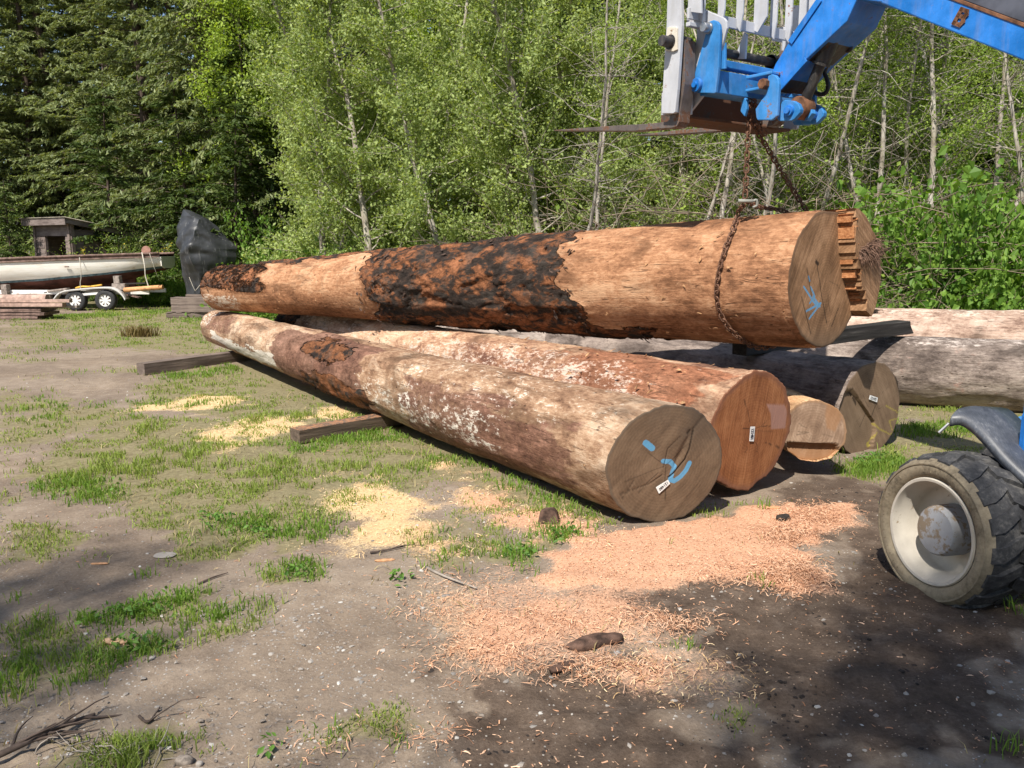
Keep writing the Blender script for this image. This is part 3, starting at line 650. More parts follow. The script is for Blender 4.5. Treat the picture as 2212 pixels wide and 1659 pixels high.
tag_strip(ONE, [Z3(965, 1038), Z3(830, 1165), Z3(785, 1090), Z3(938, 990)][0:4] if False else [Z3(940, 992), Z3(783, 1088), Z3(822, 1168), Z3(965, 1040)][::1], '121480', 0.72) if False else tag_strip(ONE, [Z3(965, 1040), Z3(822, 1168), Z3(783, 1088), Z3(938, 992)], '121480', 0.72)

# --- red brown one beside it
def sh_two(x, p, L, rad):
    red = np.maximum(patch(x, p, L * 0.62, L * 0.95, PI * 0.65, PI * 1.2, 81) * 0.55, patch(x, p, L * 0.8, L * 0.98, PI * 0.5, PI * 1.1, 82) * 0.8)
    pale = np.maximum(patch(x, p, L * 0.5, L * 0.93, PI * 0.62, PI * 0.95, 83, 2.4, 5.5, 0.5) * 0.46, patch(x, p, L * 0.05, L * 0.4, PI * 0.6, PI * 1.0, 84) * 0.4)
    bark = patch(x, p, -1, L * 0.12, PI * 0.3, PI * 1.2, 85) * 0.9
    f = fbm(np.stack([x * 5, np.cos(p) * 4, np.sin(p) * 4], 1), 26, 5, 0.6)
    rim = sstep(L - 0.12, L, x) * 0.03 * fbm(np.stack([x * 20, np.cos(p) * 14, np.sin(p) * 14], 1), 27, 3)
    return 0.03 * (f - 0.5) + bark * 0.05 * (f - 0.4) + rim, dict(bark=bark, pale=pale, red=red)
M_two = log_mat('pink_log', PINKISH, (0.68, 0.55, 0.45), red=(0.24, 0.095, 0.05))
M_two_end = end_mat('sawn_end_red', E_RED, 0.16, 0.12, 70)
def Z7(x, y): return (1780 + x * 0.20344) * 0.8848, (850 + y * 0.20344) * 0.8848
def fc_two(y, z, rr, lg):
    pts = [face_yz(lg, *Z7(*q)) for q in ((440, 670), (660, 680), (690, 760), (670, 960), (500, 970), (495, 790))]
    wet = sstep(-0.006, 0.006, polydist(y, z, pts))
    cr = 0.7 * strokes(lg, y, z, [[Z7(430, 1130), Z7(650, 1210)], [Z7(160, 960), Z7(240, 965)], [Z7(390, 940), Z7(490, 930)]], 0.0035)
    return dict(wet=wet, crack=cr, sap=sstep(0.86, 0.97, rr + 0.06 * (fbm(np.stack([y * 14, z * 14, 0 * y], 1), 19) - 0.5)), dx=0.006 * (fbm(np.stack([y * 25, z * 25, 0 * y], 1), 20) - 0.5) * sstep(0.8, 1, rr))
L2_A, L2_B = at_y(1622, 930, 5.65), at_y(628, 702, 13.2)
TWO = make_log('felled_log', 'pinkish log with a smooth red-brown cut end and upright number tag', L2_A, L2_B, 0.40, 0.28, (M_two, M_two_end), sh_two, (0.02, 0.05), 260, 130, 5, 1.5, face=fc_two, oval=0.09)
tag_strip(TWO, [Z7(310, 940), Z7(295, 1118), Z7(242, 1115), Z7(255, 942)], '121481', 0.68)

# --- small stub of a log between
def sh_flat(s):
    def f(x, p, L, rad):
        q = fbm(np.stack([x * 5, np.cos(p) * 4, np.sin(p) * 4], 1), s, 5, 0.6)
        return 0.02 * (q - 0.5), dict(red=patch(x, p, L * 0.2, L * 0.8, 0, 6.2, s + 1) * 0.35)
    return f
def fc_three(y, z, rr, lg):
    a = face_yz(lg, *Z7(780, 1130)); b = face_yz(lg, *Z7(1270, 1145)); pts = [face_yz(lg, *Z7(*q)) for q in ((700, 1132), (1290, 1148), (1400, 1500), (700, 1500))]
    step = sstep(-0.002, 0.002, polydist(y, z, pts))
    lite = 0.5 * strokes(lg, y, z, [[Z7(940, 1020), Z7(990, 1055), Z7(1130, 980), Z7(1200, 940)]], 0.01)
    pr = [face_yz(lg, *Z7(*q)) for q in ((1150, 800), (1180, 640), (1290, 640), (1340, 850), (1270, 1000), (1170, 960))]
    return dict(wet=np.maximum(step * 0.8, sstep(-0.01, 0.01, polydist(y, z, pr)) * 0.7), dx=-0.05 * step, sap=sstep(0.9, 0.97, rr) * 0.9)
M_sun = log_mat('fresh_log', SUNNY)
M_three_end = end_mat('sawn_end_greybrown', E_GREYB, 0.12, 0.25, 26)
THREE = make_log('short_log', 'smallest log with a stepped grey-brown cut end, between two thicker ones', at_y(1757, 931, 6.15), at_y(1610, 850, 8.6), 0.235, 0.215, (M_sun, M_three_end), sh_flat(33), (0.16, 0.0), 70, 90, 7, 1.2, face=fc_three)

def flakes(lg, spots, mat, seed, nm='bark_flakes', lab=None):
    r = np.random.default_rng(seed); mb = MB()
    for n_, x0, x1, p0, p1, l0, l1, lift in spots:
        for k in range(n_):
            x = lg.L * r.uniform(x0, x1); p = r.uniform(p0, p1); rad = lg.r1 + (lg.r0 - lg.r1) * x / lg.L + 0.012
            c, s_ = math.cos(p), math.sin(p); o = lg.B + lg.ex * x + (lg.ey * c + lg.ez * s_) * rad; nn = lg.ey * c + lg.ez * s_; tt = np.cross(nn, lg.ex)
            a = r.normal(0, 0.5); d = lg.ex * math.cos(a) + tt * math.sin(a); d = norm(d + nn * r.uniform(0.0, lift)); b = np.cross(nn, d); ln = r.uniform(l0, l1); w = ln * r.uniform(0.12, 0.4)
            P = [o - b * w / 2, o + d * ln * .45 - b * w * r.uniform(.3, .6), o + d * ln - b * w * .1, o + d * ln * .8 + b * w * .35, o + d * ln * .3 + b * w * .55]
            mb.prism([q + r.normal(0, ln * 0.04, 3) for q in P], nn * ln * 0.06)
    o = mb.build(nm, [mat], lg.o); o['kind'] = 'stuff'; return o
M_flk = plain('bark_flake', (0.075, 0.048, 0.036), 0.9, 0.6, 25); M_flo = plain('peel_flake', (0.46, 0.26, 0.13), 0.9, 0.5, 25)
flakes(TOP, [(130, .45, .77, PI * .45, PI * 1.45, .03, .10, .4), (50, .43, .48, PI * .5, PI * 1.4, .03, .11, .7), (55, .74, .79, PI * .5, PI * 1.4, .03, .11, .7), (60, .0, .16, PI * .4, PI * 1.0, .03, .09, .5), (40, .3, .7, PI * .36, PI * .46, .04, .12, .5), (70, .6, .85, PI * 1.25, PI * 1.5, .03, .1, .6)], M_flk, 1)
flakes(TOP, [(60, .78, .97, PI * .5, PI * 1.35, .015, .05, .4), (40, .19, .44, PI * .6, PI * 1.3, .015, .045, .4)], M_flo, 2, 'peel_flakes')
flakes(ONE, [(60, .44, .65, PI * .95, PI * 1.5, .03, .09, .6), (24, .46, .6, PI * .55, PI * .95, .02, .07, .6)], M_flk, 3)
flakes(ONE, [(50, .42, .65, PI * 1.0, PI * 1.4, .02, .07, .6), (30, .5, .98, PI * .5, PI * 1.2, .01, .035, .5)], M_flo, 4, 'peel_flakes')
flakes(TWO, [(60, .7, .99, PI * .45, PI * .9, .02, .07, .6), (40, .4, .7, PI * .5, PI * .95, .02, .05, .6)], M_flo, 5, 'peel_flakes')
flakes(TWO, [(40, .0, .13, PI * .4, PI * 1.0, .03, .09, .5)], M_flk, 6)

# --- log with yellow paint
def sh_four(x, p, L, rad):
    f = fbm(np.stack([x * 2.5, np.cos(p) * 5, np.sin(p) * 5], 1), 36, 5, 0.6)
    return 0.035 * (f - 0.5), dict(pale=patch(x, p, 0, L * 0.7, PI * 0.3, PI * 0.6, 37) * 0.3)
M_four = log_mat('grey_log', GREY)
M_four_end = end_mat('sawn_end_dim', E_DIM, 0.05, -0.55, 26)
def fc_four(y, z, rr, lg):
    ye = strokes(lg, y, z, [[Z7(1740, 910), Z7(1800, 970), Z7(1980, 1055)], [Z7(1980, 1055), Z7(1915, 870), Z7(2050, 830)], [Z7(1880, 690), Z7(2060, 790)], [Z7(1770, 1010), Z7(1690, 1150)]], 0.014, 0.8) * 0.75
    ye = np.maximum(ye, strokes(lg, y, z, [[Z7(1685, 1155), Z7(1695, 1175)]], 0.02, 0.4))
    cr = strokes(lg, y, z, [[Z7(1440, 520), Z7(1500, 580), Z7(1560, 690)]], 0.012, 0.9) * (fbm(np.stack([y * 40, z * 40, 0 * y], 1), 3) > 0.48)
    cr = np.maximum(cr, 0.7 * strokes(lg, y, z, [[Z7(1750, 690), Z7(1700, 830)]], 0.006))
    a = face_yz(lg, *Z7(1540, 410)); pts = [face_yz(lg, *Z7(*q)) for q in ((1480, 500), (1740, 880), (1750, 1000), (1660, 1500), (1200, 1500), (1200, 560))]
    step = sstep(-0.004, 0.004, polydist(y, z, pts))
    return dict(yellow=ye, crack=cr, dx=-0.025 * step, sap=sstep(0.95, 0.99, rr), wet=step * 0.35)
FOUR = make_log('felled_log', 'grey log with faint yellow paint on its cut end, under the black timber', at_y(1878, 887, 7.0), at_y(1150, 745, 11.2), 0.43, 0.33, (M_four, M_four_end), sh_four, (0.02, 0.0), 200, 130, 9, 1.4, face=fc_four)
tag_strip(FOUR, [Z7(1690, 562), Z7(1783, 595), Z7(1775, 650), Z7(1676, 612)], '121475', 0.7)

# --- logs lying across behind
M_back = log_mat('mauve_log', [(0.07, 0.054, 0.046), (0.155, 0.122, 0.103), (0.26, 0.21, 0.178), (0.40, 0.335, 0.285)], (0.6, 0.52, 0.46))
def sh_back(s):
    def f(x, p, L, rad):
        q = fbm(np.stack([x * 3, np.cos(p) * 5, np.sin(p) * 5], 1), s, 5, 0.6)
        return 0.04 * (q - 0.5), dict(pale=patch(x, p, 0, L, PI * 0.2, PI * 0.7, s + 2, 2, 4) * 0.45, red=patch(x, p, 0, L, PI * 0.3, PI * 1.2, s + 3, 1.5, 4) * 0.25, bark=patch(x, p, L * 0.3, L * 0.5, 0.2, 2.4, s + 4, 2, 4) * 0.5)
    return f
BACK = make_log('felled_log', 'long mauve-grey log lying behind the others, under the far end of the black timber', (8.2, 7.7, 0.36), (-1.2, 11.4, 0.36), 0.40, 0.36, (M_back, M_four_end), sh_back(51), (0, 0), 300, 110, 11, 1.0)
PINK = make_log('felled_log', 'pale pink log along the foot of the green brambles, rearmost of the pile', (9.5, 10.2, 0.46), (0.6, 12.6, 0.46), 0.46, 0.42, (log_mat('salmon_log', [(0.16, 0.10, 0.075), (0.35, 0.24, 0.18), (0.49, 0.36, 0.28), (0.60, 0.475, 0.385)]), M_four_end), sh_back(57), (0, 0), 260, 100, 13, 1.0)
# ================================================================ TIMBERS
M_beam = NT('weathered_timber')
_g = M_beam.noise(1, 7, M_beam.obj((2.0, 26, 26)), 0.65); _b = M_beam.noise(2.5, 4)
M_beam = M_beam.done(M_beam.ramp(M_beam.math('MULTIPLY_ADD', _g, 0.6, M_beam.math('MULTIPLY', _b, 0.4)), (0.3, (0.075, 0.06, 0.052)), (0.5, (0.15, 0.118, 0.10)), (0.7, (0.27, 0.215, 0.18))), 0.9, M_beam.bump(_g, 0.7, 0.012), 0, 0.12)
M_beamtop = NT('chip_dusted_timber')
_g = M_beamtop.noise(1, 7, M_beamtop.obj((2.0, 26, 26)), 0.65); _v = M_beamtop.noise(30, 5, None, 0.7)
_gn = M_beamtop.n.new('ShaderNodeNewGeometry'); _sx = M_beamtop.n.new('ShaderNodeSeparateXYZ'); M_beamtop.link(_gn.outputs['Normal'], _sx.inputs[0])
_m = M_beamtop.math('MULTIPLY', M_beamtop.ramp(_v, (0.44, 0.0), (0.58, 1.0)), M_beamtop.math('GREATER_THAN', _sx.outputs[2], 0.7))
M_beamtop = M_beamtop.done(M_beamtop.mix(_m, M_beamtop.ramp(_g, (0.3, (0.06, 0.045, 0.036)), (0.7, (0.19, 0.14, 0.105))), (0.36, 0.18, 0.095)), 0.9, M_beamtop.bump(_g, 0.7, 0.012), 0, 0.12)
M_black = NT('creosoted_timber')
_g = M_black.noise(1, 7, M_black.obj((2.0, 30, 30)), 0.65)
M_black = M_black.done(M_black.ramp(_g, (0.3, (0.012, 0.011, 0.010)), (0.6, (0.04, 0.036, 0.033)), (0.75, (0.11, 0.10, 0.09))), 0.75, M_black.bump(_g, 0.6, 0.01), 0, 0.25)
def timber(name, label, a, b, w, h, mat, cat='timber', group=None, roll=0.0, grain=True, bev=0.006, slant=0.0):
    """squared timber whose lower edge runs from a to b (world points at its base centre line)"""
    a, b = np.array(a, float), np.array(b, float); L = np.linalg.norm(b - a); ex = (b - a) / L; ey = norm(np.cross([0, 0, 1], ex)); ez = np.cross(ex, ey)
    rng = np.random.default_rng(int(abs(a[0] * 1000 + a[1] * 77)) + 1)
    nx_ = max(6, int(L / 0.08)); mb = MB(); V = []; k = np.linspace(0, L, nx_)
    prof = []
    for (y0, z0), (y1, z1) in (((-1, 0), (1, 0)), ((1, 0), (1, 1)), ((1, 1), (-1, 1)), ((-1, 1), (-1, 0))):
        for t in (0.03, 0.35, 0.65, 0.97): prof.append(((y0 + (y1 - y0) * t) * w / 2, (z0 + (z1 - z0) * t) * h))
    prof = np.array(prof); m = len(prof)
    XX = np.repeat(k, m); YY = np.tile(prof[:, 0], nx_); ZZ = np.tile(prof[:, 1], nx_)
    q = np.stack([XX * 1.5, YY * 12, ZZ * 12], 1); s = int(rng.integers(1000))
    YY = YY + (fbm(q, s, 4) - 0.5) * 0.05 * w * 2; ZZ = ZZ + (fbm(q, s + 9, 4) - 0.5) * 0.05 * h * 2
    XX = XX - slant * (ZZ / h) * (XX > L - 1e-6) * h
    V = np.stack([XX, YY, ZZ], 1)
    i = np.arange(nx_ - 1)[:, None]; j = np.arange(m)[None]; j2 = (j + 1) % m
    F = np.stack([i * m + j, (i + 1) * m + j, (i + 1) * m + j2, i * m + j2], -1).reshape(-1, 4)[:, ::-1]
    me = mesh_of(name, V, [F, np.arange(m)[None], (np.arange(m)[::-1] + (nx_ - 1) * m)[None]], None, False)
    me.materials.append(mat); o = bpy.data.objects.new(name, me); C.objects.link(o)
    o.matrix_basis = Matrix(((ex[0], ey[0], ez[0], a[0]), (ex[1], ey[1], ez[1], a[1]), (ex[2], ey[2], ez[2], a[2]), (0, 0, 0, 1)))
    return tag(o, label, cat, group)
_p = at_z(628, 958); _q = at_z(880, 912); _d = norm(_q - _p)
timber('bearer_timber', 'short dark bearer timber with orange chips on top, under the middle of the nearest log', _p + np.array([0.02, 0.075, -0.01]), _p + _d * 2.5 + np.array([0, 0.075, -0.01]), 0.16, 0.125, M_beamtop)
_p = at_z(296, 810); _q = at_z(545, 775); _d = norm(_q - _p)
timber('bearer_timber', 'grey squared timber on the gravel, under the far end of the nearest log', _p + np.array([0.02, 0.08, -0.01]), _p + _d * 4.2 + np.array([0, 0.08, -0.01]), 0.17, 0.165, M_beam)
_p = at_y(1600, 768, 7.62); _q = at_y(1958, 719, 9.3)
timber('bearer_timber', 'black squared timber wedged beneath the raised butt, lying across two logs', _p + np.array([0, 0.05, 0]), _q, 0.17, 0.145, M_black, slant=0.8)
timber('bearer_timber', 'hidden dunnage timber under the cut ends of the front logs', (1.15, 6.5, -0.01), (3.1, 8.1, -0.01), 0.15, 0.1, M_beam)
# stack by the tarpaulin
pz = at_z(365, 686); PX, PY = pz[0], pz[1]
def wp(u, v, y): return at_y(u, v, y)
pal = thing('pallet', 'weathered grey slatted pallet at the bottom of the timber stack', 'pallet', (PX + 0.6, PY + 0.5, 0))
sl = MB()
for k in range(6): sl.box((PX + 0.02 + k * 0.23, PY + 0.55, 0.125), (0.14, 1.1, 0.02), None, 0, 0.006)
sl.build('slats', [M_beam], pal)
sl = MB()
for k in range(3): sl.box((PX + 0.6, PY + 0.06 + k * 0.48, 0.055), (1.35, 0.09, 0.115), None, 0, 0.004)
sl.build('stringers', [M_beam], pal)
timber('squared_timber', 'lower of two thick grey timbers stacked on the pallet', (PX + 0.06, PY + 0.25, 0.137), (PX + 1.42, PY + 0.02, 0.137), 0.3, 0.17, M_beam)
timber('squared_timber', 'upper of two thick grey timbers stacked on the pallet', (PX + 0.03, PY + 0.30, 0.312), (PX + 1.50, PY + 0.03, 0.312), 0.3, 0.19, M_beam)
timber('board', 'brownish board lying flat behind the stacked timbers', (PX + 0.30, PY + 0.62, 0.137), (PX + 2.6, PY + 0.75, 0.42), 0.28, 0.05, M_beam)
timber('board', 'pale grey board resting on top of the stacked timbers', (PX + 0.32, PY + 0.42, 0.51), (PX + 2.1, PY + 0.62, 0.47), 0.2, 0.055, M_beam)

# ================================================================ TELESCOPIC HANDLER
BLUE, WHITE = (0.004, 0.165, 0.56), (0.46, 0.47, 0.50)
M_blue = paint('blue_paint', BLUE, (0.20, 0.085, 0.04), 0.41, 0.45, 0.25)
M_blueworn = paint('worn_blue_paint', (0.022, 0.20, 0.52), (0.22, 0.12, 0.07), 0.38, 0.55, 0.25)
M_white = paint('white_paint', WHITE, (0.22, 0.09, 0.045), 0.40, 0.5, 0.08)
M_cream = paint('cream_paint', (0.60, 0.55, 0.46), (0.24, 0.15, 0.09), 0.36, 0.6, 0.1)
M_steel = paint('black_steel', (0.022, 0.020, 0.02), (0.10, 0.05, 0.03), 0.34, 0.45, 0.3)
M_fork = paint('worn_steel', (0.12, 0.095, 0.085), (0.15, 0.075, 0.045), 0.30, 0.45, 0.3)
M_rust = plain('rust', (0.16, 0.075, 0.04), 0.85, 0.5, 18, bump=0.004)
M_zinc = plain('zinc', (0.42, 0.42, 0.42), 0.35, 0.15, 30, metal=0.8)
M_rubber = NT('tyre_rubber')
_z = M_rubber.noise(9, 8, None, 0.65); _y = M_rubber.noise(50, 5, None, 0.7)
M_rubber = M_rubber.done(M_rubber.ramp(M_rubber.math('MULTIPLY_ADD', _z, 0.6, M_rubber.math('MULTIPLY', _y, 0.4)), (0.36, (0.025, 0.025, 0.027)), (0.52, (0.06, 0.06, 0.062)), (0.66, (0.17, 0.16, 0.148))), 0.8, M_rubber.bump(_y, 0.5, 0.006), 0, 0.2)
M_wall = NT('muddy_sidewall')
_z = M_wall.noise(4, 8, None, 0.7); _y = M_wall.noise(40, 5, None, 0.7)
M_wall = M_wall.done(M_wall.ramp(M_wall.math('MULTIPLY_ADD', _z, 0.65, M_wall.math('MULTIPLY', _y, 0.35)), (0.36, (0.085, 0.07, 0.05)), (0.47, (0.22, 0.18, 0.125)), (0.65, (0.34, 0.285, 0.20))), 0.85, M_wall.bump(_y, 0.4, 0.004), 0, 0.15)
M_rim = paint('rim_paint', (0.50, 0.455, 0.385), (0.26, 0.20, 0.13), 0.40, 0.6, 0.08)
M_hub = paint('hub_grey', (0.28, 0.29, 0.31), (0.22, 0.17, 0.12), 0.30, 0.6, 0.15)
M_plastic = NT('fender_plastic')
_z = M_plastic.noise(14, 8, M_plastic.obj((1, 1, 0.4)), 0.7); _s = M_plastic.noise(60, 4, M_plastic.obj((3, 0.4, 1)), 0.6)
M_plastic = M_plastic.done(M_plastic.ramp(M_plastic.math('MULTIPLY_ADD', _z, 0.6, M_plastic.math('MULTIPLY', _s, 0.4)), (0.4, (0.048, 0.053, 0.064)), (0.56, (0.085, 0.092, 0.108)), (0.68, (0.21, 0.215, 0.225))), 0.42, M_plastic.bump(_s, 0.1, 0.002), 0, 0.45)

TH = R(35)
wv = np.array([math.cos(TH), math.sin(TH), 0]); hv = np.array([-math.sin(TH), math.cos(TH), 0]); zv = np.array([0, 0, 1.0])
HO = at_y(1450, 250, 6.3)                    # foot of the carriage's left plate
tele = thing('telehandler', 'blue telescopic handler with white fork carriage, raised boom and muddy front wheel', 'telehandler', (3.4, 3.2, 0))
def z1(x, y): return (1415.7 + x * 0.18129, y * 0.18129)
def plane_pt(u, v, a): return at_plane(u, v, HO + wv * a, wv)
def plate(pts, a, th): p = [plane_pt(*q, a) for q in pts]; return p, wv * th
def bc(u, v, a):
    p = plane_pt(u, v, a) - HO; return np.dot(p, -hv), p[2]
def abc(a, b, c): return HO + wv * a - hv * b + zv * c
Rm = np.stack([wv, -hv, zv], 1)
def bar(mb, a0, a1, b0, b1, c0, c1, m=0): return mb.box(abc((a0 + a1) / 2, (b0 + b1) / 2, (c0 + c1) / 2), (abs(a1 - a0), abs(b1 - b0), abs(c1 - c0)), Rm, m)
def zs(l): return [z1(*q) for q in l]
# fork carriage
car = MB()
car.prism(*plate(zs([(150, -330), (302, -330), (305, 0), (312, 300), (292, 620), (262, 1065), (232, 1335), (215, 1352), (70, 1352), (76, 1250), (105, 720), (130, 330)]), 0, 0.03))
p, off = plate(zs([(150, -330), (302, -330), (305, 0), (312, 300), (292, 620), (262, 1065), (232, 1335), (215, 1352), (70, 1352), (76, 1250), (105, 720), (130, 330)]), 0, 0.03)
car.prism([q + wv * 1.42 for q in p], off)
BR = [(370, 95), (510, 75), (620, 128), (815, 212), (845, 250), (850, 335), (780, 600), (640, 900), (560, 1150), (415, 1335), (395, 1335), (405, 1070), (345, 1060), (440, 690), (488, 480), (492, 280), (372, 262)]
p, off = plate(zs(BR), 0.21, 0.022); car.prism(p, off); car.prism([q + wv * 0.98 for q in p], off)
b0, cT = bc(*z1(375, 92), 0.03); _, cB = bc(*z1(375, 262), 0.03)
bar(car, 0.032, 1.418, b0 - 0.0, b0 + 0.022, cB + 0.02, cT)
bl, cl1 = bc(*z1(260, 1068), 0.03); _, cl0 = bc(*z1(260, 1340), 0.03)
bar(car, 0.032, 0.20, bl - 0.16, bl + 0.0, cl0, cl1)
bar(car, 0.034, 0.208, b0 - 0.01, b0 + 0.03, cB - 0.03, cB + 0.0)
p, off = plate(zs([(1055, 380), (1085, 405), (1065, 700), (940, 700)]), 0.70, 0.022); car.prism(p, off)
carriage = car.build('fork_carriage', [M_white], tele, bevel=0.004)
lb = MB(); bar(lb, 0.21, 1.41, bl - 0.34, bl - 0.20, cl0 - 0.02, cl1 + 0.06); bar(lb, 0.205, 1.41, bl - 0.20, bl - 0.04, cl0 - 0.02, cl0 + 0.0)
lb.build('lower_crossbar', [paint('shaded_rusty_crossbar', (0.10, 0.075, 0.06), (0.12, 0.055, 0.03), 0.2, 0.85, 0.3)], carriage, bevel=0.004)  # dark colour carries the shade under the blue frame, with some rust
teeth = MB()
for k, a in enumerate((0.13, 0.34, 0.54, 0.74, 0.93, 1.11, 1.28)):
    wide = 0.05 if k != 3 else 0.11
    b = b0 + 0.022
    prf = [(b, cT - 0.06), (b + 0.03, cT - 0.10 if k != 3 else cB + 0.02), (b + wide, cT + 0.02), (b + wide, cT + 0.75), (b - 0.012, cT + 0.75), (b - 0.012, cT - 0.0)]
    teeth.prism([abc(a, *q) for q in prf], wv * 0.016)
bar(teeth, 0.0, 1.45, b0 - 0.012, b0 + 0.04, cT + 0.75, cT + 0.80)
for a in (0.05, 1.39):
    prf = [(b0 - 0.01, cT - 0.02), (b0 + 0.12, cT - 0.06), (b0 + 0.07, cT + 0.77), (b0 - 0.01, cT + 0.77)]
    teeth.prism([abc(a, *q) for q in prf], wv * 0.016)
t = teeth.build('load_backrest', [M_white], carriage, bevel=0.002)
pad = MB(); p, off = plate(zs([(140, 330), (165, 320), (245, 322), (257, 335), (258, 590), (210, 612), (115, 602), (118, 560)]), -0.014, 0.0125); pad.prism(p, off)
pad.build('rod_bracket', [M_cream], carriage, bevel=0.002)
br, cr_ = bc(*z1(168, 500), -0.02)
rod = MB(); rod.lathe([(0, -0.10), (0.036, -0.10), (0.038, -0.095), (0.038, -0.016), (0.052, -0.016), (0.052, -0.0145), (0, -0.0145)], abc(0, br, cr_), wv, 20)
rod.lathe([(0.0, 0.031), (0.034, 0.031), (0.034, 1.419), (0, 1.419)], abc(0, br, cr_), wv, 20)
rod.lathe([(0.055, 0.05), (0.058, 0.052), (0.058, 0.168), (0.055, 0.17), (0.03, 0.17), (0.03, 0.05)], abc(0, br, cr_), wv, 20)
rod.lathe([(0.055, 1.11), (0.058, 1.112), (0.058, 1.218), (0.055, 1.22), (0.03, 1.22), (0.03, 1.11)], abc(0, br, cr_), wv, 20)
rod.build('fork_rod', [M_steel], carriage, True, sharp=40)
# forks: drop, heel and tapering blade
def fork(a0, pix, tipl):
    a = a0
    P = [bc(*q, a) for q in pix]
    mb = MB(); n = len(P)
    A = [abc(a, *q) for q in P]; mb.prism(A, wv * 0.11)
    return mb.build('fork', [M_fork], tele, bevel=0.006)
fork(0.055, [z1(318, 470), z1(350, 470), z1(348, 1000), z1(292, 1350), z1(284, 1450), z1(255, 1505), z1(190, 1524), z1(60, 1530), z1(-250, 1560), (1197, 282.4), (1194, 281.2), (1330, 271), z1(-100, 1475), z1(130, 1452), z1(165, 1425), z1(178, 1350), z1(262, 1000)], 0)
h2 = 1.10
def zc8(x, y): return (1459.9 + x * 0.18129, 194.65 + y * 0.18129)
fork(h2, [z1(1490, 600), z1(1520, 600), z1(1500, 1300), (1676, 262), (1668, 271), (1655, 274.5), (1560, 282.5), (1440, 291), (1374, 292.6), (1371, 291.5), (1450, 283), (1560, 272), (1640, 266), (1652, 255), (1660, 200)], 0)
# quick-attach frame in blue
qa = MB()
BP = [(690, 238), (730, 252), (760, 290), (768, 345), (752, 800), (714, 1105), (700, 1112), (500, 1106), (450, 1080), (440, 1020), (448, 950), (468, 870), (590, 430), (618, 300), (645, 255)]
p, off = plate(zs(BP), 0.165, 0.028); qa.prism(p, off); qa.prism([q + wv * 1.06 for q in p], off)
bq, ct = bc(*z1(740, 832), 0.193); _, cb = bc(*z1(712, 1108), 0.193)
bar(qa, 0.194, 1.224, bq - 0.16, bq + 0.0, cb, ct)
bu, cu1 = bc(*z1(830, 700), 0.25); _, cu0 = bc(*z1(830, 812), 0.25)
bar(qa, 0.25, 1.22, bu - 0.1, bu - 0.02, cu0 + 0.012, cu1)
p, off = plate(zs([(755, 620), (800, 600), (832, 500), (830, 820), (760, 832)]), 0.205, 0.02); qa.prism(p, off)
quick = qa.build('quick_attach', [M_blueworn], tele, bevel=0.005)
pin = MB()
bb, cc = bc(*z1(640, 338), 0.165); pin.lathe([(0, -0.05), (0.030, -0.05), (0.034, -0.045), (0.034, 0.0), (0.04, 0.0), (0.04, 0.012), (0, 0.012)], abc(0.15, bb, cc), wv, 18)
pin.build('attach_pin', [M_zinc], quick, True, sharp=40)
pin = MB(); bb, cc = bc(*z1(502, 1015), 0.165); pin.lathe([(0, -0.03), (0.02, -0.03), (0.022, -0.012), (0.046, -0.012), (0.05, -0.006), (0.05, 0.013)], abc(0.152, bb, cc), wv, 20)
pin.build('attach_pin', [M_blue], quick, True, sharp=40)
# boom head: gooseneck box, pivot lugs, tilt cylinder
GA = 0.56; GW = 0.34
gn = MB()
GP = [z1(1385, 872), z1(1430, 760), z1(1600, 490), z1(1939, 0), z1(2080, -215), z1(2190, -300), z1(2700, -330), z1(2790, -250), z1(2770, -60), z1(2740, 30), z1(2400, -10), z1(2281, 254), z1(1800, 705), z1(1470, 1066), z1(1420, 1020)]
p, off = plate(GP, GA, GW); gn.prism(p, off)
goose = gn.build('boom_head', [M_blue], tele, bevel=0.006)
up_ = MB()  # added black strips that paint the shade under the boom head
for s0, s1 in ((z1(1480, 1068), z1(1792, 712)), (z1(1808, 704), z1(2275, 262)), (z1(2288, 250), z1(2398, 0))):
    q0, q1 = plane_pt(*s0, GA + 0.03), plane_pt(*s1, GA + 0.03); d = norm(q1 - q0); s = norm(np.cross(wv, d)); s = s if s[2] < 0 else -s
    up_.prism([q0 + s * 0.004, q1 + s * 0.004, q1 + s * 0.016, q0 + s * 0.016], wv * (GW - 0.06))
up_.build('underside_shade', [M_steel], goose, bevel=0.002)
fl = MB()                                     # edge flange of the side plate
for s0, s1, w_ in ((z1(1600, 505), z1(1952, -10), 0.022), (z1(1470, 1060), z1(1790, 705), 0.018)):
    q0, q1 = plane_pt(*s0, GA - 0.012), plane_pt(*s1, GA - 0.012)
    d = norm(q1 - q0); s = norm(np.cross(wv, d)); fl.prism([q0 - s * w_, q1 - s * w_, q1 + s * w_, q0 + s * w_], wv * 0.0105)
fl.build('edge_flange', [M_blue], goose, bevel=0.002)
lug = MB()
LP = [(1385, 882), (1432, 897), (1462, 940), (1470, 1000), (1450, 1380), (1385, 1432), (1215, 1432), (1200, 1400), (1190, 1300), (1320, 1105), (1330, 1000), (1340, 905)]
p, off = plate(zs(LP), GA - 0.10, 0.03); lug.prism(p, off); lug.prism([q + wv * 0.42 for q in p], off)
p, off = plate(zs([(1062, 1160), (1088, 1190), (1085, 1300), (1060, 1390), (1012, 1330), (1015, 1250), (1035, 1190)]), GA - 0.06, 0.03); lug.prism(p, off)
bb0, c1_ = bc(*z1(1075, 905), GA - 0.10); _, c2_ = bc(*z1(1075, 945), GA - 0.10); bb1, _ = bc(*z1(1385, 900), GA - 0.10); _, c3_ = bc(*z1(1060, 1065), GA - 0.1); _, c4_ = bc(*z1(1060, 1100), GA - 0.1)
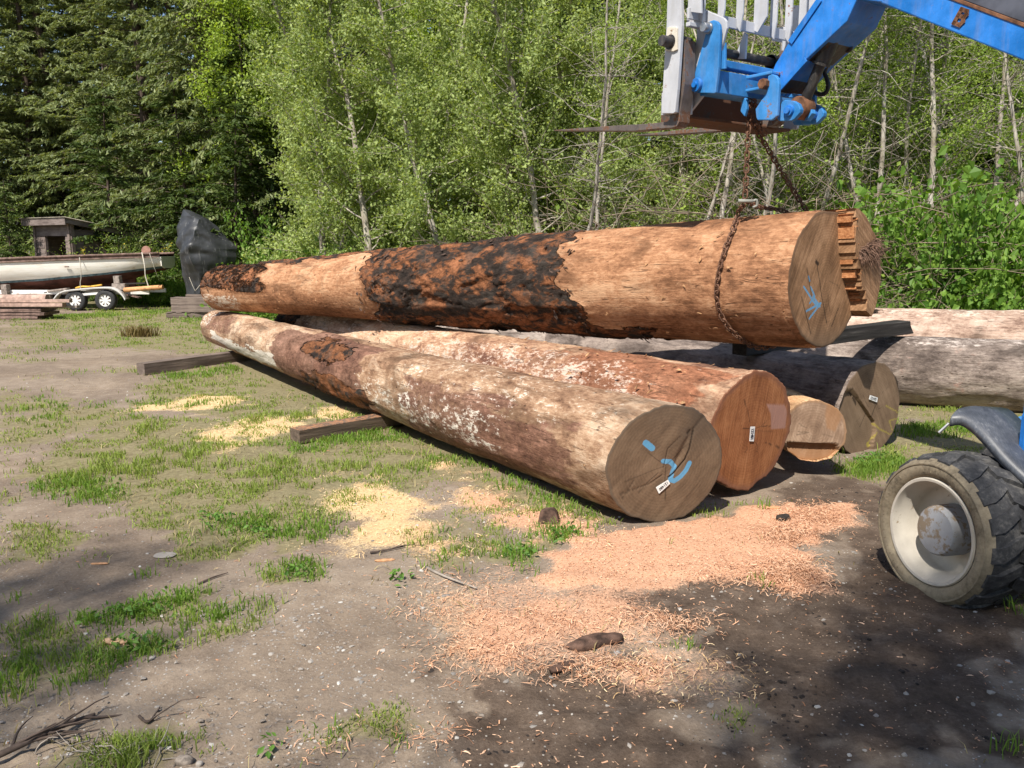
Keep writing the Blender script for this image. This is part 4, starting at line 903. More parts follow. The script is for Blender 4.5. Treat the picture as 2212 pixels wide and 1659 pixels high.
bar(lug, GA - 0.10, GA + 0.3, bb0, bb1, c2_, c1_); bar(lug, GA - 0.10, GA + 0.3, bb0, bb1 - 0.05, c4_, c3_)
lugs = lug.build('pivot_lugs', [M_blueworn], goose, bevel=0.006)
bb, cc = bc(*z1(1312, 1005), GA - 0.1); MB().lathe([(0, -0.045), (0.034, -0.045), (0.038, -0.04), (0.038, 0.30), (0, 0.30)], abc(GA - 0.1, bb, cc), wv, 7).build('pivot_pin', [M_rust], goose, False)
tl = MB()
p, off = plate(zs([(1448, 1330), (1480, 1290), (1505, 1215), (1540, 1192), (1640, 1200), (1700, 1235), (1728, 1300), (1720, 1345), (1650, 1420), (1620, 1437), (1470, 1442), (1448, 1415)]), GA - 0.03, 0.04); tl.prism(p, off); tl.prism([q + wv * 0.27 for q in p], off)
p, off = plate(zs([(1848, 1278), (1868, 1350), (1800, 1442), (1772, 1435), (1815, 1350), (1822, 1300)]), GA + 0.12, 0.05); tl.prism(p, off)
p, off = plate(zs([(1450, 1110), (1530, 1112), (1532, 1128), (1560, 1128), (1562, 1112), (1625, 1115), (1620, 1165), (1450, 1150)]), GA + 0.05, 0.12); tl.prism(p, off)
link_ = tl.build('tilt_link', [M_blueworn], goose, bevel=0.006)
bb, cc = bc(*z1(1597, 1320), GA - 0.03); MB().lathe([(0, -0.035), (0.022, -0.035), (0.024, -0.02), (0.036, -0.02), (0.042, 0.0), (0.042, 0.33), (0, 0.33)], abc(GA - 0.03, bb, cc), wv, 20).build('link_pin', [M_blue], link_, True, sharp=40)
cy = MB()
qa0, qa1, qa2 = plane_pt(*z1(1745, 1290), GA + 0.12), plane_pt(*z1(1965, 770), GA + 0.12), plane_pt(*z1(2230, 130), GA + 0.12)
cy.tube([qa0, qa1], 0.038, 18); cy.tube([qa1, qa1 + (qa2 - qa1) * 0.05], 0.07, 18); cy.tube([qa1 + (qa2 - qa1) * 0.05, qa2], 0.062, 18)
cyl = cy.build('tilt_cylinder', [M_steel], goose, True, sharp=40)
MB().lathe([(0, -0.06), (0.075, -0.06), (0.08, -0.05), (0.08, 0.05), (0.075, 0.06), (0, 0.06)], qa0, wv, 18).build('rod_eye', [M_rust], cyl, True, sharp=40)
ho = MB()
hp = [plane_pt(*z1(x, y), GA + 0.28) for x, y in ((1990, 640), (1960, 800), (1900, 1000), (1900, 1090), (1960, 1125), (2030, 1105), (2060, 1030), (2040, 930), (2020, 860), (2060, 740), (2100, 560))]
def smooth(pts, k=4):
    pts = np.asarray(pts, float); out = []
    for i in range(len(pts) - 1):
        p0, p1, p2, p3 = pts[max(i - 1, 0)], pts[i], pts[i + 1], pts[min(i + 2, len(pts) - 1)]
        for t in np.arange(k) / k: out.append(0.5 * (2 * p1 + (p2 - p0) * t + (2 * p0 - 5 * p1 + 4 * p2 - p3) * t * t + (3 * p1 - p0 - 3 * p2 + p3) * t ** 3))
    return np.array(out + [pts[-1]])
ho.tube(smooth(hp), 0.016, 8)
def c1(x, y): return ((1350 + x * 0.5199) * 0.8848, y * 0.5199 * 0.8848)
ho.tube(smooth([plane_pt(*c1(x, y), GA + 0.30) for x, y in ((1350, 120), (1370, 190), (1400, 215), (1385, 240), (1340, 200))]), 0.014, 8)
ho.build('hydraulic_hose', [M_steel], goose, True)
MB().tube([plane_pt(*c1(1352, 190), GA + 0.27), plane_pt(*c1(1378, 215), GA + 0.27)], 0.028, 12).build('hose_fitting', [plain('fitting', (0.55, 0.53, 0.48), 0.5, 0.2)], goose, True, sharp=40)
# telescopic boom running down to the rear
def bline(u0, v0, u1, v1, a, ext):
    p0, p1 = np.array(bc(u0, v0, a)), np.array(bc(u1, v1, a)); d = (p1 - p0) / np.linalg.norm(p1 - p0); return p0, p0 + d * ext
e0, e1 = bline(1902, 6, 2212, 131, GA, 4.4)
d_ = (e1 - e0) / np.linalg.norm(e1 - e0); up = np.array([-d_[1], d_[0]]) * (1 if -d_[1] * 0 + d_[0] > 0 else -1)
if up[1] < 0: up = -up
def bstrip(mb, h0, h1, s0, s1, a0, a1):
    q = [e0 + d_ * s0 + up * h0, e0 + d_ * s1 + up * h0, e0 + d_ * s1 + up * h1, e0 + d_ * s0 + up * h1]
    return mb.prism([abc(a0, *k) for k in q], wv * (a1 - a0))
bm_ = bstrip(MB(), 0.0, 0.165, 0, 4.4, GA, GA + GW).build('boom', [M_blue], tele, bevel=0.008)
bstrip(MB(), 0.169, 0.285, 0.02, 4.4, GA + 0.02, GA + GW - 0.02).build('wear_strip', [plain('greasy_steel', (0.075, 0.08, 0.10), 0.4, 0.35, 6)], bm_, bevel=0.004)
bstrip(bstrip(MB(), 0.148, 0.168, 0.02, 4.4, GA - 0.006, GA + GW + 0.006), 0.286, 0.305, 0.02, 4.4, GA + 0.014, GA + GW - 0.014).build('boom_rail', [M_rust], bm_, bevel=0.003)
def ch(lines, s, h, hgt, a):                   # painted letter from strokes in the boom's side plane
    mb = MB()
    for x0, y0, x1, y1 in lines:
        q0 = e0 + d_ * (s + x0 * hgt) + up * (h + y0 * hgt); q1 = e0 + d_ * (s + x1 * hgt) + up * (h + y1 * hgt)
        dd = (q1 - q0) / np.linalg.norm(q1 - q0); nn = np.array([-dd[1], dd[0]]) * 0.012
        mb.prism([abc(a, *(q0 - dd * 0.01 - nn)), abc(a, *(q1 + dd * 0.01 - nn)), abc(a, *(q1 + dd * 0.01 + nn)), abc(a, *(q0 - dd * 0.01 + nn))], wv * 0.002)
    return mb
sB = np.dot(np.array(bc(2068, 52, GA)) - e0, d_); hB = np.dot(np.array(bc(2068, 52, GA)) - e0, up)
ch([(0, 0, 0, 1), (0, 1, .5, 1), (.5, 1, .6, .8), (.6, .8, .5, .55), (.5, .55, 0, .55), (.5, .55, .62, .3), (.62, .3, .5, 0), (.5, 0, 0, 0)], sB - 0.02, hB + 0.0, 0.078, GA - 0.0085).build('lettering', [M_rust], bm_)
# wheel
WN = norm([-0.95, -0.30, 0.02])
WC = at_y(2012, 1148, 3.93); WR = 0.368
def wheel(c, axis, parent):
    rim = MB()
    rim.lathe([(0.262, -0.005), (0.268, 0.006), (0.262, 0.014), (0.250, 0.012), (0.243, -0.004), (0.238, -0.03), (0.222, -0.05), (0.214, -0.11), (0.205, -0.135), (0.17, -0.15), (0.0, -0.155)], c, axis, 72)
    w = rim.build('wheel', [M_rim], parent, True, sharp=50)
    ty = MB()
    ty.lathe([(0.262, -0.02), (0.27, 0.004), (0.282, 0.016), (0.30, 0.022), (0.318, 0.023), (0.330, 0.019), (0.332, 0.024), (0.338, 0.024), (0.340, 0.016), (0.352, 0.006), (0.362, -0.012)], c, axis, 96, 0)
    ty.lathe([(0.362, -0.012), (0.370, -0.03), (0.368, -0.15), (0.368, -0.27), (0.362, -0.30), (0.33, -0.325), (0.27, -0.31), (0.25, -0.28)], c, axis, 96, 1)
    ref = np.array([0, 0, 1.0]); a = np.cross(ref, axis); a /= np.linalg.norm(a); b = np.cross(axis, a)
    rng = np.random.default_rng(3)
    for k in range(17):                          # chevron lugs
        for side in (0, 1):
            t0 = (k + 0.5 * side) * 2 * PI / 17
            xs_ = [0.002, -0.05, -0.10, -0.165] if side == 0 else [-0.315, -0.26, -0.21, -0.150]
            sw = [0.0, 0.02, 0.09, 0.17]; wd = [0.125, 0.12, 0.11, 0.09]; top = [0.366, 0.384, 0.388, 0.386]; bot = [0.335, 0.36, 0.36, 0.36]
            V = []
            for x_, s_, d2, tp, bt in zip(xs_, sw, wd, top, bot):
                for r_, e in ((bt, -1), (tp, -0.82), (tp, 0.82), (bt, 1)):
                    an = t0 + s_ + e * d2 + rng.normal(0, 0.006); rr_ = r_ + rng.normal(0, 0.0015)
                    V.append(c + axis * x_ + rr_ * (math.cos(an) * a + math.sin(an) * b))
            F = []
            for s_ in range(3):
                for e in range(3): F.append([s_ * 4 + e, s_ * 4 + e + 1, s_ * 4 + 4 + e + 1, s_ * 4 + 4 + e])
            F += [[0, 1, 2, 3], [15, 14, 13, 12]]
            if side == 0: F = [f[::-1] for f in F]
            ty.add(V, F, 1)
    # raised ridge marks on the sidewall
    for k in range(46):
        if 13 < k % 23 < 17: continue
        t0 = k * 2 * PI / 46; pts = [c + axis * 0.0225 + r_ * (math.cos(t0 + o_) * a + math.sin(t0 + o_) * b) for r_, o_ in ((0.296, 0.0), (0.312, 0.012))]
        ty.tube(pts, 0.0022, 5, m=0)
    ty.build('tyre', [M_wall, M_rubber], w, True, sharp=40)
    hb = MB(); hb.lathe([(0.128, -0.16), (0.126, -0.05), (0.121, -0.030), (0.112, -0.020), (0.06, -0.014), (0, -0.013)], c, axis, 40)
    h = hb.build('hub_cap', [M_hub], w, True, sharp=35)
    return w
wheel(WC, WN, tele)
# mudguard: a curled blade over the tyre
fa = np.cross([0, 0, 1.0], WN); fa /= np.linalg.norm(fa); fb = np.cross(WN, fa)
fn = MB(); S = 26; rows = []
FP = [(2052, 906, 4.12), (2075, 903, 4.10), (2100, 916, 4.05), (2130, 945, 3.97), (2165, 985, 3.88), (2212, 1030, 3.78), (2280, 1085, 3.66)]
line = smooth([at_y(*q) for q in FP], 5)
inn = np.array([0.55, 0.36, 0.0]); V = []
for k, q in enumerate(line):
    t = k / (len(line) - 1); w_ = 0.06 + 0.30 * min(1, t * 3.0 + 0.12)
    lift = 0.075 * math.sin(PI * min(1, 0.25 + t))
    for s, dz in ((0.0, -0.035), (0.0, 0.0), (0.10, 0.012), (0.5, 0.02 + lift * 0.25), (1.0, 0.0 + lift * 0.3), (1.0, -0.03)):
        V.append(q + norm(inn) * w_ * s + np.array([0, 0, dz]))
m_ = 6; nl = len(line)
F = [[k * m_ + j, k * m_ + j + 1, (k + 1) * m_ + j + 1, (k + 1) * m_ + j] for k in range(nl - 1) for j in range(m_ - 1)]
fn.add(V, F); fend = fn.build('mudguard', [M_plastic], tele, True)
so = fend.modifiers.new('thick', 'SOLIDIFY'); so.thickness = 0.012; so.offset = -1
MB().tube([at_y(2050, 915, 4.2), at_y(2028, 935, 4.2)], 0.008, 6).build('mudguard_clip', [M_zinc], fend)
# the rest of the machine stands to the right of the picture
hd = np.array([-0.57, 0.82, 0]); rt = np.array([0.82, 0.57, 0])
def veh(f, r, z): return WC * np.array([1, 1, 0]) + hd * f + rt * r + zv * z
Rv = np.stack([rt, -hd, zv], 1)
chs = MB()
chs.box(veh(-1.35, 0.72, 0.72), (0.75, 2.3, 0.42), Rv); chs.box(veh(-2.7, 0.72, 0.86), (1.25, 0.55, 0.7), Rv); chs.box(veh(-0.02, 0.80, 0.42), (0.9, 0.16, 0.16), Rv)
chs.build('chassis', [M_blue], tele, bevel=0.03)
cb_ = MB(); cb_.box(veh(-1.45, 0.40, 1.0), (0.62, 1.25, 0.5), Rv); cb_.box(veh(-1.45, 0.40, 2.08), (0.64, 1.2, 0.06), Rv)
for f, r in ((-0.86, 0.12), (-0.86, 0.68), (-2.02, 0.12), (-2.02, 0.68)): cb_.box(veh(f, r, 1.65), (0.06, 0.06, 0.85), Rv)
cb_.build('cab', [M_blue], tele, bevel=0.01)
for f, r, s in ((-2.25, 0.0, -1), (0, 1.45, 1), (-2.25, 1.45, 1)):
    wheel(veh(f, r, WC[2]), rt * s, tele)
p_, q_ = at_y(2190, 932, 4.35), at_y(2300, 932, 4.35)
brk = MB(); brk.box(at_y(2240, 925, 4.45), (0.22, 0.2, 0.10), Rv); brk.box(at_y(2222, 905, 4.6), (0.04, 0.05, 0.30), Rv); brk.build('step_bracket', [M_blueworn], tele, bevel=0.006)

# ================================================================ LIFTING CHAIN
M_chain = NT('rusty_chain'); _z = M_chain.noise(40, 5, None, 0.7)
M_chain = M_chain.done(M_chain.ramp(_z, (0.35, (0.06, 0.032, 0.022)), (0.55, (0.17, 0.085, 0.052)), (0.7, (0.29, 0.17, 0.115))), 0.8, M_chain.bump(_z, 0.4, 0.002), 0, 0.3)
def resample(p, step):
    p = np.asarray(p, float); s = np.concatenate([[0], np.cumsum(np.linalg.norm(np.diff(p, axis=0), axis=1))]); n = max(2, int(round(s[-1] / step)))
    t = np.linspace(0, s[-1], n + 1); return np.stack([np.interp(t, s, p[:, k]) for k in range(3)], 1)
_t = np.linspace(0, 2 * PI, 15)[:-1]
LINK = np.stack([np.where(np.cos(_t) > 0, 1, -1) * 0.0175 * (np.abs(np.cos(_t)) > 0.15) + 0.017 * np.cos(_t), 0.0175 * np.sin(_t), 0 * _t], 1)
def chain_links(mb, path, pitch=0.047, wire=0.0062, hint=(0.3, 0.9, 0.1), flip=0):
    q = resample(path, pitch); rng = np.random.default_rng(5)
    for k in range(len(q) - 1):
        a = norm(q[k + 1] - q[k]); c = (q[k] + q[k + 1]) / 2; b = norm(np.cross(hint, a)); d = np.cross(a, b)
        ang = (k + flip) % 2 * PI / 2 + PI / 4 * 0.35 + rng.normal(0, 0.16); e = math.cos(ang) * b + math.sin(ang) * d
        mb.tube(c + LINK[:, 0:1] * a * 0.98 + LINK[:, 1:2] * e, wire, 6, True)
lugp = plane_pt(*z1(1120, 1275), GA + 0.02)
hook = at_y(1609, 435, lugp[1] + 0.0)
front = []
for x, y in ((868, 1012), (850, 1060), (830, 1115), (808, 1170), (790, 1225), (777, 1285), (770, 1340), (768, 1390), (774, 1430), (785, 1470), (805, 1510), (830, 1545), (862, 1575), (885, 1595)):
    q = log_xp(TOP, *c1(x, y), 0.03)
    if q is not None: front.append(q)
def on_log(x, phi, add):
    r = TOP.r1 + (TOP.r0 - TOP.r1) * x / TOP.L + add; return TOP.B + TOP.ex * x + TOP.ey * r * math.cos(phi) + TOP.ez * r * math.sin(phi)
def loc(p):
    w = p - TOP.B; return np.dot(w, TOP.ex), math.atan2(np.dot(w, TOP.ez), np.dot(w, TOP.ey))
xe, pe = loc(front[-1]); xf, pf = loc(front[0])
pe = pe % (2 * PI)
back = [on_log(xe + (xf + 0.45 - xe) * s, pe + (2 * PI + 1.2 - pe) * s, 0.03) for s in np.linspace(0, 1, 22)[1:]]
chn = MB()
chain_links(chn, smooth([lugp + np.array([0, 0, 0.05]), lugp, (lugp * 0.7 + hook * 0.3) + np.array([0.0, 0, 0]), hook + np.array([0, 0, 0.03])], 8))
chain_links(chn, smooth([hook - np.array([0, 0, 0.02])] + [front[0] + np.array([0.0, -0.03, 0.04])] + front + back, 4), hint=(0.7, 0.6, 0.3))
top2 = on_log(xf + 0.42, PI * 0.42, 0.03)
t2 = at_y(1741, 453, 7.0); t3 = at_y(1690, 455, 6.95)
chain_links(chn, smooth([lugp + np.array([0.03, 0.03, 0.02]), lugp + np.array([0.04, 0.05, -0.10]), t2, back[-1]], 8), hint=(0.2, 0.9, 0.4))
chain_links(chn, smooth([hook + np.array([0.02, 0.0, 0.0]), hook + (t3 - hook) * 0.4 + np.array([0, 0, -0.015]), t3, t3 + np.array([0.25, 0.12, -0.09])], 6), hint=(0.2, 0.9, 0.4))
chain_links(chn, smooth([lugp + np.array([0, 0, 0.05]), lugp + wv * 0.03 + np.array([0.03, 0, 0.03]), lugp + wv * 0.05 + np.array([0.045, 0, -0.05]), lugp + wv * 0.06 + np.array([0.05, 0, -0.15]), lugp + np.array([0.14, 0.04, -0.19])], 5))
chain = chn.build('lifting_chain', [M_chain], None, True); tag(chain, 'rusty chain hanging from the blue boom head and wrapped round the raised log', 'chain')
hk = MB(); hk.tube([hook + np.array([-0.05, 0, 0.004]), hook + np.array([0.06, -0.01, 0.0])], 0.014, 10); hk.tube(smooth([hook + np.array([0.06, -0.01, 0]), hook + np.array([0.085, -0.01, 0.01]), hook + np.array([0.09, -0.01, -0.03]), hook + np.array([0.06, -0.01, -0.045])]), 0.01, 8)
hk.build('grab_hook', [plain('hook_steel', (0.26, 0.26, 0.23), 0.6, 0.2)], chain, True)
# ================================================================ BOAT, TRAILER, LUMBER
def z5(x, y): return (x * 0.176, 460.1 + y * 0.176)
TY = at_z(*z5(1290, 1195))[1]                 # near side of the trailer
M_whull = NT('old_white_planking')
_w = M_whull.noise(1, 7, M_whull.obj((2, 8, 8)), 0.7); _l = M_whull.math('PINGPONG', M_whull.math('MULTIPLY', M_whull.n.new('ShaderNodeSeparateXYZ').outputs[2], 1), 0.5)
_sx = M_whull.n.new('ShaderNodeSeparateXYZ'); M_whull.link(M_whull.obj(), _sx.inputs[0])
_zz = M_whull.math('FRACT', M_whull.math('MULTIPLY_ADD', _sx.outputs[0], 0.33, M_whull.math('MULTIPLY', _sx.outputs[2], 9)))
_seam = M_whull.ramp(_zz, (0.0, 1.0), (0.07, 0.0))
M_whull = M_whull.done(M_whull.mix(M_whull.math('MULTIPLY', _seam, 0.4), M_whull.ramp(_w, (0.28, (0.45, 0.37, 0.27)), (0.38, (0.76, 0.72, 0.63)), (0.6, (0.84, 0.82, 0.76))), (0.30, 0.25, 0.19)), 0.65)
M_redh = plain('antifouling_red', (0.085, 0.032, 0.024), 0.85, 0.5, 3)
M_blueh = plain('faded_blue_stripe', (0.10, 0.16, 0.19), 0.8, 0.5, 8)
M_oldwood = plain('old_brown_wood', (0.16, 0.105, 0.085), 0.85, 0.45, 9)
M_greywood = plain('grey_board', (0.27, 0.225, 0.195), 0.9, 0.35, 14)
BYc = TY + 0.95; SX = at_y(361, 560, BYc)[0]; BL = 8.4
def bcurve(s):
    hb = np.interp(s, [0, .08, .25, .5, .7, .85, .95, 1], [.52, .66, .84, .92, .82, .55, .22, .02])
    zs = np.interp(s, [0, .2, .45, .6, .8, 1], [1.60, 1.545, 1.47, 1.41, 1.42, 1.55])
    zw = np.interp(s, [0, .1, .2, .4, .6, .8, 1], [1.24, 1.13, 1.04, .88, .78, .76, .80])
    zb = np.interp(s, [0, .06, .12, .3, .6, .85, 1], [1.14, 1.02, .86, .60, .50, .56, .8])
    return hb, zs, zw, zb
def hull_band(mb, f0, f1, n=60, m=8, off=0.0):
    for sd in (-1, 1):
        S = np.linspace(0, 1, n); V = []
        for s in S:
            hb, zs, zw, zb = bcurve(s)
            for q in np.linspace(0, 1, m):
                z = f0(zs, zw, zb) + (f1(zs, zw, zb) - f0(zs, zw, zb)) * q; t = np.clip((zs - z) / (zs - zb), 0, 1)
                y = (hb + off) * (1 - t ** 3.2) ** 0.6 * (1 - 0.10 * t)
                V.append((SX - BL * s, BYc + sd * max(y, 0.04), z))
        i = np.arange(n - 1)[:, None]; j = np.arange(m - 1)[None]
        F = np.stack([i * m + j, (i + 1) * m + j, (i + 1) * m + j + 1, i * m + j + 1], -1).reshape(-1, 4)
        mb.add(V, F if sd < 0 else F[:, ::-1])
    return mb
boat = thing('wooden_boat', 'old white carvel boat with red bottom and blue stripe, propped on the trailer', 'boat', (SX - 4, BYc, 0.3))
hull_band(MB(), lambda a, b, c: a - 0.09, lambda a, b, c: b, m=10).build('topsides', [M_whull], boat, True)
hull_band(MB(), lambda a, b, c: b, lambda a, b, c: b - 0.06, m=3, off=0.0).build('waterline_stripe', [M_blueh], boat, True)
hull_band(MB(), lambda a, b, c: b - 0.06, lambda a, b, c: c, m=10).build('bottom', [M_redh], boat, True)
gl = MB(); hull_band(gl, lambda a, b, c: a, lambda a, b, c: a - 0.09, m=3, off=0.012)
for sd in (-1, 1):
    gl.tube([(SX - BL * s, BYc + sd * (bcurve(s)[0] + 0.01), bcurve(s)[1]) for s in np.linspace(0, 1, 40)], 0.035, 6)
    gl.tube([(SX - BL * s, BYc + sd * (bcurve(s)[0] + 0.018), bcurve(s)[1] - 0.10) for s in np.linspace(0, 1, 40)], 0.018, 6)
gl.build('gunwale', [M_oldwood], boat, True)
dk = MB(); S = np.linspace(0, 1, 40); V = [(SX - BL * s, BYc + sd * bcurve(s)[0], bcurve(s)[1] - 0.03) for s in S for sd in (-1, 1)]
i = np.arange(39); dk.add(V, np.stack([2 * i, 2 * i + 1, 2 * i + 3, 2 * i + 2], 1)); dk.build('deck', [M_oldwood], boat)
tr = MB(); hb, zs, zw, zb = bcurve(0); tr.prism([(SX, BYc - hb * .96, zs - .09), (SX, BYc + hb * .96, zs - .09), (SX, BYc + hb * .9, zw), (SX, BYc + hb * .5, zb + .03), (SX, BYc - hb * .5, zb + .03), (SX, BYc - hb * .9, zw)], (0.03, 0, 0)); tr.build('transom', [M_whull], boat)
kl = MB(); KP = [(-0.10, 1.05), (-0.95, 0.50), (-1.25, 0.40), (-4.2, 0.34), (-7.4, 0.42), (-8.2, 0.75), (-7.4, 0.62), (-4.2, 0.55), (-2.3, 0.72), (-1.0, 0.95)]
KP = [(-0.95, 0.98), (-1.0, 0.46), (-4.2, 0.36), (-7.4, 0.44), (-8.2, 0.78), (-7.4, 0.66), (-4.2, 0.56), (-2.3, 0.72)]
kl.prism([(SX + x, BYc - 0.06, z) for x, z in KP], (0, 0.12, 0)); kl.build('keel', [M_redh], boat)
rv = MB(); rv.box(at_y(*z5(820, 660), TY + 0.09), (0.12, 0.02, 0.035)); rv.build('vent', [M_oldwood], boat)
dsc = MB(); q = at_y(*z5(1795, 460), BYc - 0.35); dsc.lathe([(0, -0.03), (0.125, -0.03), (0.13, -0.02), (0.13, 0.02), (0.125, 0.03), (0, 0.03)], q, (0.1, -1, 0.12), 28)
tag(dsc.build('wooden_disc', [plain('red_brown_round', (0.30, 0.16, 0.12), 0.8, 0.25)], None, True, sharp=40), 'round reddish-brown wooden disc standing on the rail of the white boat', 'wooden disc')
M_rope = plain('pale_rope', (0.46, 0.42, 0.35), 0.9, 0.25, 60)
def rope(label, pts, r=0.011, nm='tie_rope'):
    o = MB().tube(smooth(pts), r, 6).build(nm, [M_rope], None, True); return tag(o, label, 'rope')
yh = TY + 0.07
rope('pale rope tied down the middle of the white hull', [at_y(*z5(975, 545), yh - 0.03), at_y(*z5(990, 680), yh - 0.09), at_y(*z5(995, 800), yh - 0.06), at_y(*z5(985, 850), yh - 0.05), at_y(*z5(990, 975), yh - 0.02)])
rope('thick pale rope tied from the wooden disc to the orange pole', [at_y(*z5(1742, 485), yh + 0.25), at_y(*z5(1770, 620), yh + 0.05), at_y(*z5(1780, 700), yh), at_y(*z5(1785, 770), yh), at_y(*z5(1815, 880), yh - 0.02), at_y(*z5(1840, 945), yh - 0.05)], 0.017)
rope('thin grey line slanting down the stern to the brambles', [at_y(*z5(1835, 495), yh + 0.25), at_y(*z5(1890, 660), yh + 0.2), at_y(*z5(1955, 830), yh + 0.4)], 0.007)
# trailer
M_trw = paint('trailer_white', (0.72, 0.71, 0.68), (0.3, 0.16, 0.10), 0.36, 0.5, 0.08)
M_tyre2 = plain('small_tyre', (0.035, 0.035, 0.036), 0.75, 0.4, 20)
trl = thing('boat_trailer', 'white tandem-axle boat trailer with spoked wheels under the old boat', 'trailer', (at_y(*z5(1290, 1195), TY)[0] - 1, TY + 0.9, 0))
fr = MB()
for dy in (0.3, 1.45): fr.box((SX - 4.6, TY + dy, 0.50), (8.6, 0.07, 0.12))
for dx in (-0.9, -2.2, -3.6, -5.2, -7.0): fr.box((SX + dx, TY + 0.88, 0.44), (0.08, 1.2, 0.08))
fr.build('frame', [M_trw], trl, bevel=0.005)
def twheel(u, v):
    c = at_y(*z5(u, v), TY); r = 0.292; ax = np.array([0, -1.0, 0]); c[2] = r - 0.01
    rm = MB(); rm.lathe([(0.168, 0.02), (0.175, 0.012), (0.160, 0.0), (0.15, -0.05), (0.15, -0.09)], c, ax, 40)
    rm.lathe([(0.0, 0.0), (0.05, 0.0), (0.06, -0.02), (0.06, -0.05)], c, ax, 20)
    for k in range(8):
        t0 = k * PI / 4; d = np.array([math.cos(t0), 0, math.sin(t0)]); e = np.array([-math.sin(t0), 0, math.cos(t0)])
        rm.prism([c + d * 0.05 - e * 0.022, c + d * 0.155 - e * 0.032, c + d * 0.155 + e * 0.032, c + d * 0.05 + e * 0.022], np.array([0, 0.02, 0]))
    w = rm.build('wheel', [M_trw], trl, True, sharp=40)
    t = MB(); t.lathe([(0.168, 0.0), (0.18, 0.03), (0.24, 0.035), (0.275, 0.02), (0.29, 0.0), (0.292, -0.06), (0.292, -0.14), (0.27, -0.19), (0.17, -0.18)], c, ax, 56); t.build('tyre', [M_tyre2], w, True, sharp=40)
    t = MB(); t.lathe([(0, -0.06), (0.155, -0.06)], c, ax, 30); t.build('brake_drum', [plain('red_drum', (0.16, 0.045, 0.035), 0.8, 0.3)], w)
twheel(1290, 1075); twheel(925, 1095)
fd = MB(); FL = [(655, 1062), (700, 1000), (760, 965), (850, 945), (1000, 930), (1200, 915), (1330, 915), (1400, 930), (1460, 965), (1505, 1010), (1535, 1058)]
L_ = smooth([at_y(*z5(*q), TY - 0.05) for q in FL], 4); V = []
for q in L_: V += [q + np.array([0, 0, -0.045]), q, q + np.array([0, 0.27, 0.0])]
F = [[k * 3 + j, k * 3 + j + 1, k * 3 + 4 + j, k * 3 + 3 + j] for k in range(len(L_) - 1) for j in range(2)]
fd.add(V, F); o = fd.build('fender', [M_trw], trl, True, sharp=50); m = o.modifiers.new('thick', 'SOLIDIFY'); m.thickness = 0.012
sk = MB(); q0, q1 = at_y(*z5(1000, 985), TY), at_y(*z5(1200, 970), TY); sk.prism([q0, q1, q1 - np.array([0, 0, .07]), q0 - np.array([0, 0, .07])], (0, 0.03, 0)); sk.build('fender_skirt', [M_trw], o)
def block(label, x0, x1, y0, y1, mat, d=0.2, y=None, nm='wood_block', lean=0):
    y = TY + 0.1 if y is None else y
    p = [at_y(*z5(*q), y) for q in ((x0, y1), (x1, y1), (x1 + lean, y0), (x0 + lean, y0))]
    o = MB().prism(p, (0, d, 0)).build(nm, [mat], None, bevel=0.008); return tag(o, label, 'wood block')
block('upright wooden chock leaning against the dark hull above the right trailer wheel', 1395, 1468, 772, 862, M_greywood, lean=-12)
block('stubby grey wood block under the leaning chock at the right trailer wheel', 1370, 1530, 866, 945, M_greywood, 0.25)
block('pale wooden chock against the hull at the left edge of the photo', 20, 90, 880, 1010, M_greywood, 0.2, lean=-18)
q0, q1 = at_y(*z5(1530, 945), TY + 0.1), at_y(*z5(2000, 908), TY - 0.05)
tag(MB().tube([q0, q0 * .5 + q1 * .5, q1], [0.068, 0.065, 0.063], 16).build('orange_pole', [plain('peeled_pole', (0.52, 0.27, 0.12), 0.8, 0.35, 7)], None, True, sharp=40), 'short orange peeled pole lying across the rear of the trailer', 'pole')
st = MB().tube(smooth([at_y(*z5(x, y), TY + 0.25) for x, y in ((930, 925), (1000, 905), (1100, 905), (1250, 885))]), 0.03, 6).build('yellow_strap', [plain('yellow_web', (0.62, 0.36, 0.06), 0.7, 0.2)], None, True); tag(st, 'yellow strap lying over the trailer under the hull', 'strap')
for k, (x0, y0, x1, y1, lab) in enumerate(((1530, 1000, 1720, 1045, 'red-brown scrap plank sticking out beside the right trailer wheel'), (1500, 880, 1800, 868, 'dark plank under the stern above the orange pole'), (600, 965, 840, 935, 'pale pole poking out over the trailer bed left of the fender'), (130, 1000, 560, 985, 'white painted board on the trailer bed by the left chock'))):
    p0, p1 = at_y(*z5(x0, y0), TY + 0.3), at_y(*z5(x1, y1), TY + 0.1)
    timber('plank', lab, p0, p1, 0.12, 0.04, [M_oldwood, M_black, M_greywood, M_trw][k], 'plank')
# stack of lumber by the left edge
LY = at_z(*z5(300, 1310))[1]
def lum(label, x0, x1, y0, y1, d, mat, dy=0.0, nm='plank', th=None):
    p0, p1 = at_y(*z5(x0, y1), LY + dy), at_y(*z5(x1, y1 - 2), LY + dy); h = (at_y(*z5(x0, y0), LY + dy) - p0)[2]
    return timber(nm, label, p0, p1, d, h, mat, 'plank')
M_pinkw = plain('pinkish_plank', (0.38, 0.26, 0.21), 0.85, 0.35, 9)
q0, q1 = at_y(*z5(-900, 1070), LY + 0.2), at_y(*z5(585, 1058), LY + 0.2)
tag(MB().tube([q0, q0 * .5 + q1 * .5, q1], [0.13, 0.125, 0.12], 18).build('round_pole', [M_pinkw], None, True, sharp=40), 'thick round grey pole on top of the lumber stack at the left edge', 'pole')
lum('long tan plank with a pale broken tip overlapping the left trailer wheel', -700, 870, 1062, 1098, 0.16, M_pinkw, 0.0)
lum('tan plank ending in a split point below the round pole', -600, 790, 1108, 1148, 0.2, M_pinkw, -0.02)
lum('lowest pale plank reaching furthest across the left trailer wheel', -500, 960, 1138, 1164, 0.14, M_greywood, 0.12)
